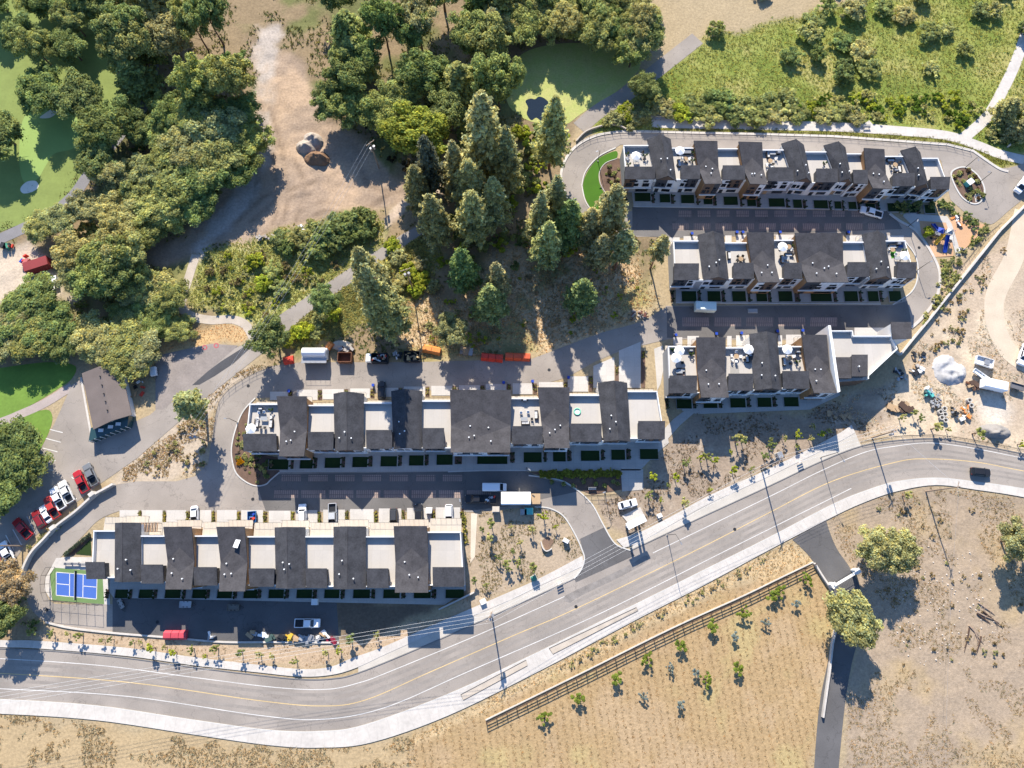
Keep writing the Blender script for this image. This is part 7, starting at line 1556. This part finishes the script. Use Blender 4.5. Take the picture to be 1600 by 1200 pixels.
# ------------------------------------------------------------------ entrance sign, boxes, small things
x, y = P(988, 818); t = thing('entrance_sign', 'tall pale entrance sign frame beside the sidewalk', 'sign', (x, y, .05), R(25))
sheet('sign_pad', W2([(972, 806), (1000, 792), (1010, 812), (985, 822)]), .06, walkway)
for a in (-1.6, .6, 1.5): MB().bbox(a - .22, a + .22, -.3, .3, 0, 5.4).build('fin', white_wall, t)
MB().bbox(-2.4, 2.4, -.7, .9, 5.4, 5.65).build('cap', white_metal, t); MB().bbox(-1.4, .4, -.08, .08, 1.2, 3.0).build('sign_board', dark_metal, t)
def ubox(label, px, py, w, d, h, m, rz=0.0):
    x, y = P(px, py); t = thing('utility_box', label, 'utility box', (x, y, .04), rz); MB().bbox(-w / 2, w / 2, -d / 2, d / 2, 0, h).build('cabinet', m, t); MB().bbox(-w / 2 - .04, w / 2 + .04, -d / 2 - .04, d / 2 + .04, h, h + .07).build('lid', m, t); MB().bbox(-w / 2 - .15, w / 2 + .15, -d / 2 - .15, d / 2 + .15, -.1, .05).build('plinth', concrete_p, t)
ubox('green utility box on the left sidewalk', 834, 903, 1.2, 1.0, 1.2, plastic_green, R(25)); ubox('teal utility box behind the long box trailer', 826, 799, 1.9, 1.5, 1.0, plastic_teal); ubox('white kiosk box on the entrance bank', 884, 845, 1.2, .8, 1.2, white_metal, R(-30)); ubox('tall white box beside the trailer', 775, 796, 1.6, 1.2, 1.4, bal_panel)
ubox('white cube on a driveway of the court row', 671, 798, 1.3, 1.3, 1.3, white_metal); ubox('white box on the front walk of the court row', 493, 940, 1.3, 1.3, 1.0, white_metal); ubox('white box near the right end bank of the court row', 755, 940, 1.2, 1.0, .8, white_metal, R(25)); ubox('pale utility box among the slope saplings', 1030, 806, 1.0, .8, .7, white_metal, R(25)); ubox('grey box stack left of the teal box', 818, 800, 1.4, 1.2, 1.0, grey_wall); ubox('white box near the right end of the sloped sidewalk', 1216, 712, 1.2, 1.4, 1.3, grey_metal, R(20)); ubox('grey utility box in the second row bed', 1176, 486, 2.2, .9, .3, grey_wall)
def barricade(label, px, py, rz):
    x, y = P(px, py); t = thing('barricade', label, 'barricade', (x, y, .04), rz)
    for k in range(3): MB().bbox(-.8, .8, -.03, .03, .45 + k * .4, .7 + k * .4).build('board', plastic_orange if k % 2 else fabric_w, t)
    for s in (1, -1): MB().bbox(s * .6 - .04, s * .6 + .04, -.3, .3, 0, .06).build('foot', dark_metal, t); MB().bbox(s * .6 - .03, s * .6 + .03, .035, .08, .06, 1.55).build('upright', dark_metal, t)
barricade('orange and white barricade left of the entrance', 874, 911, R(25)); barricade('orange barricade at the sloped sidewalk', 1248, 722, R(25))
def manhole(px, py): o = MB().cyl(P(px, py), .4, .0, .045, 14).build('manhole_cover', dark_metal); tag(o, kind='structure')
for a in ((900, 948), (1148, 827), (388, 603), (73, 953), (395, 780), (1436, 387), (1455, 372), (246, 972), (858, 578)): manhole(*a)
# guardrail-like red marks painted on the old pad
for x, y in ((320, 543), (338, 540)):
    w_ = [P(x + 3.2 * math.cos(a), y + 3.2 * math.sin(a)) for a in np.linspace(0, 6.28, 18)]; sheet('paint_ring', strip(w_, .35), .034, mat('faded_red_paint', (.40, .12, .12), .9, .2), flat=False)
sheet('painted_wall_shadow', W2([(300, 602), (325, 580), (345, 565), (372, 548), (384, 540), (390, 545), (365, 568), (335, 588), (312, 601)]), .031, mat('wall_shadow_dark', (.07, .07, .075), .9, .2), flat=False)  # cast shadow of the ramp wall, painted as a flat dark sheet
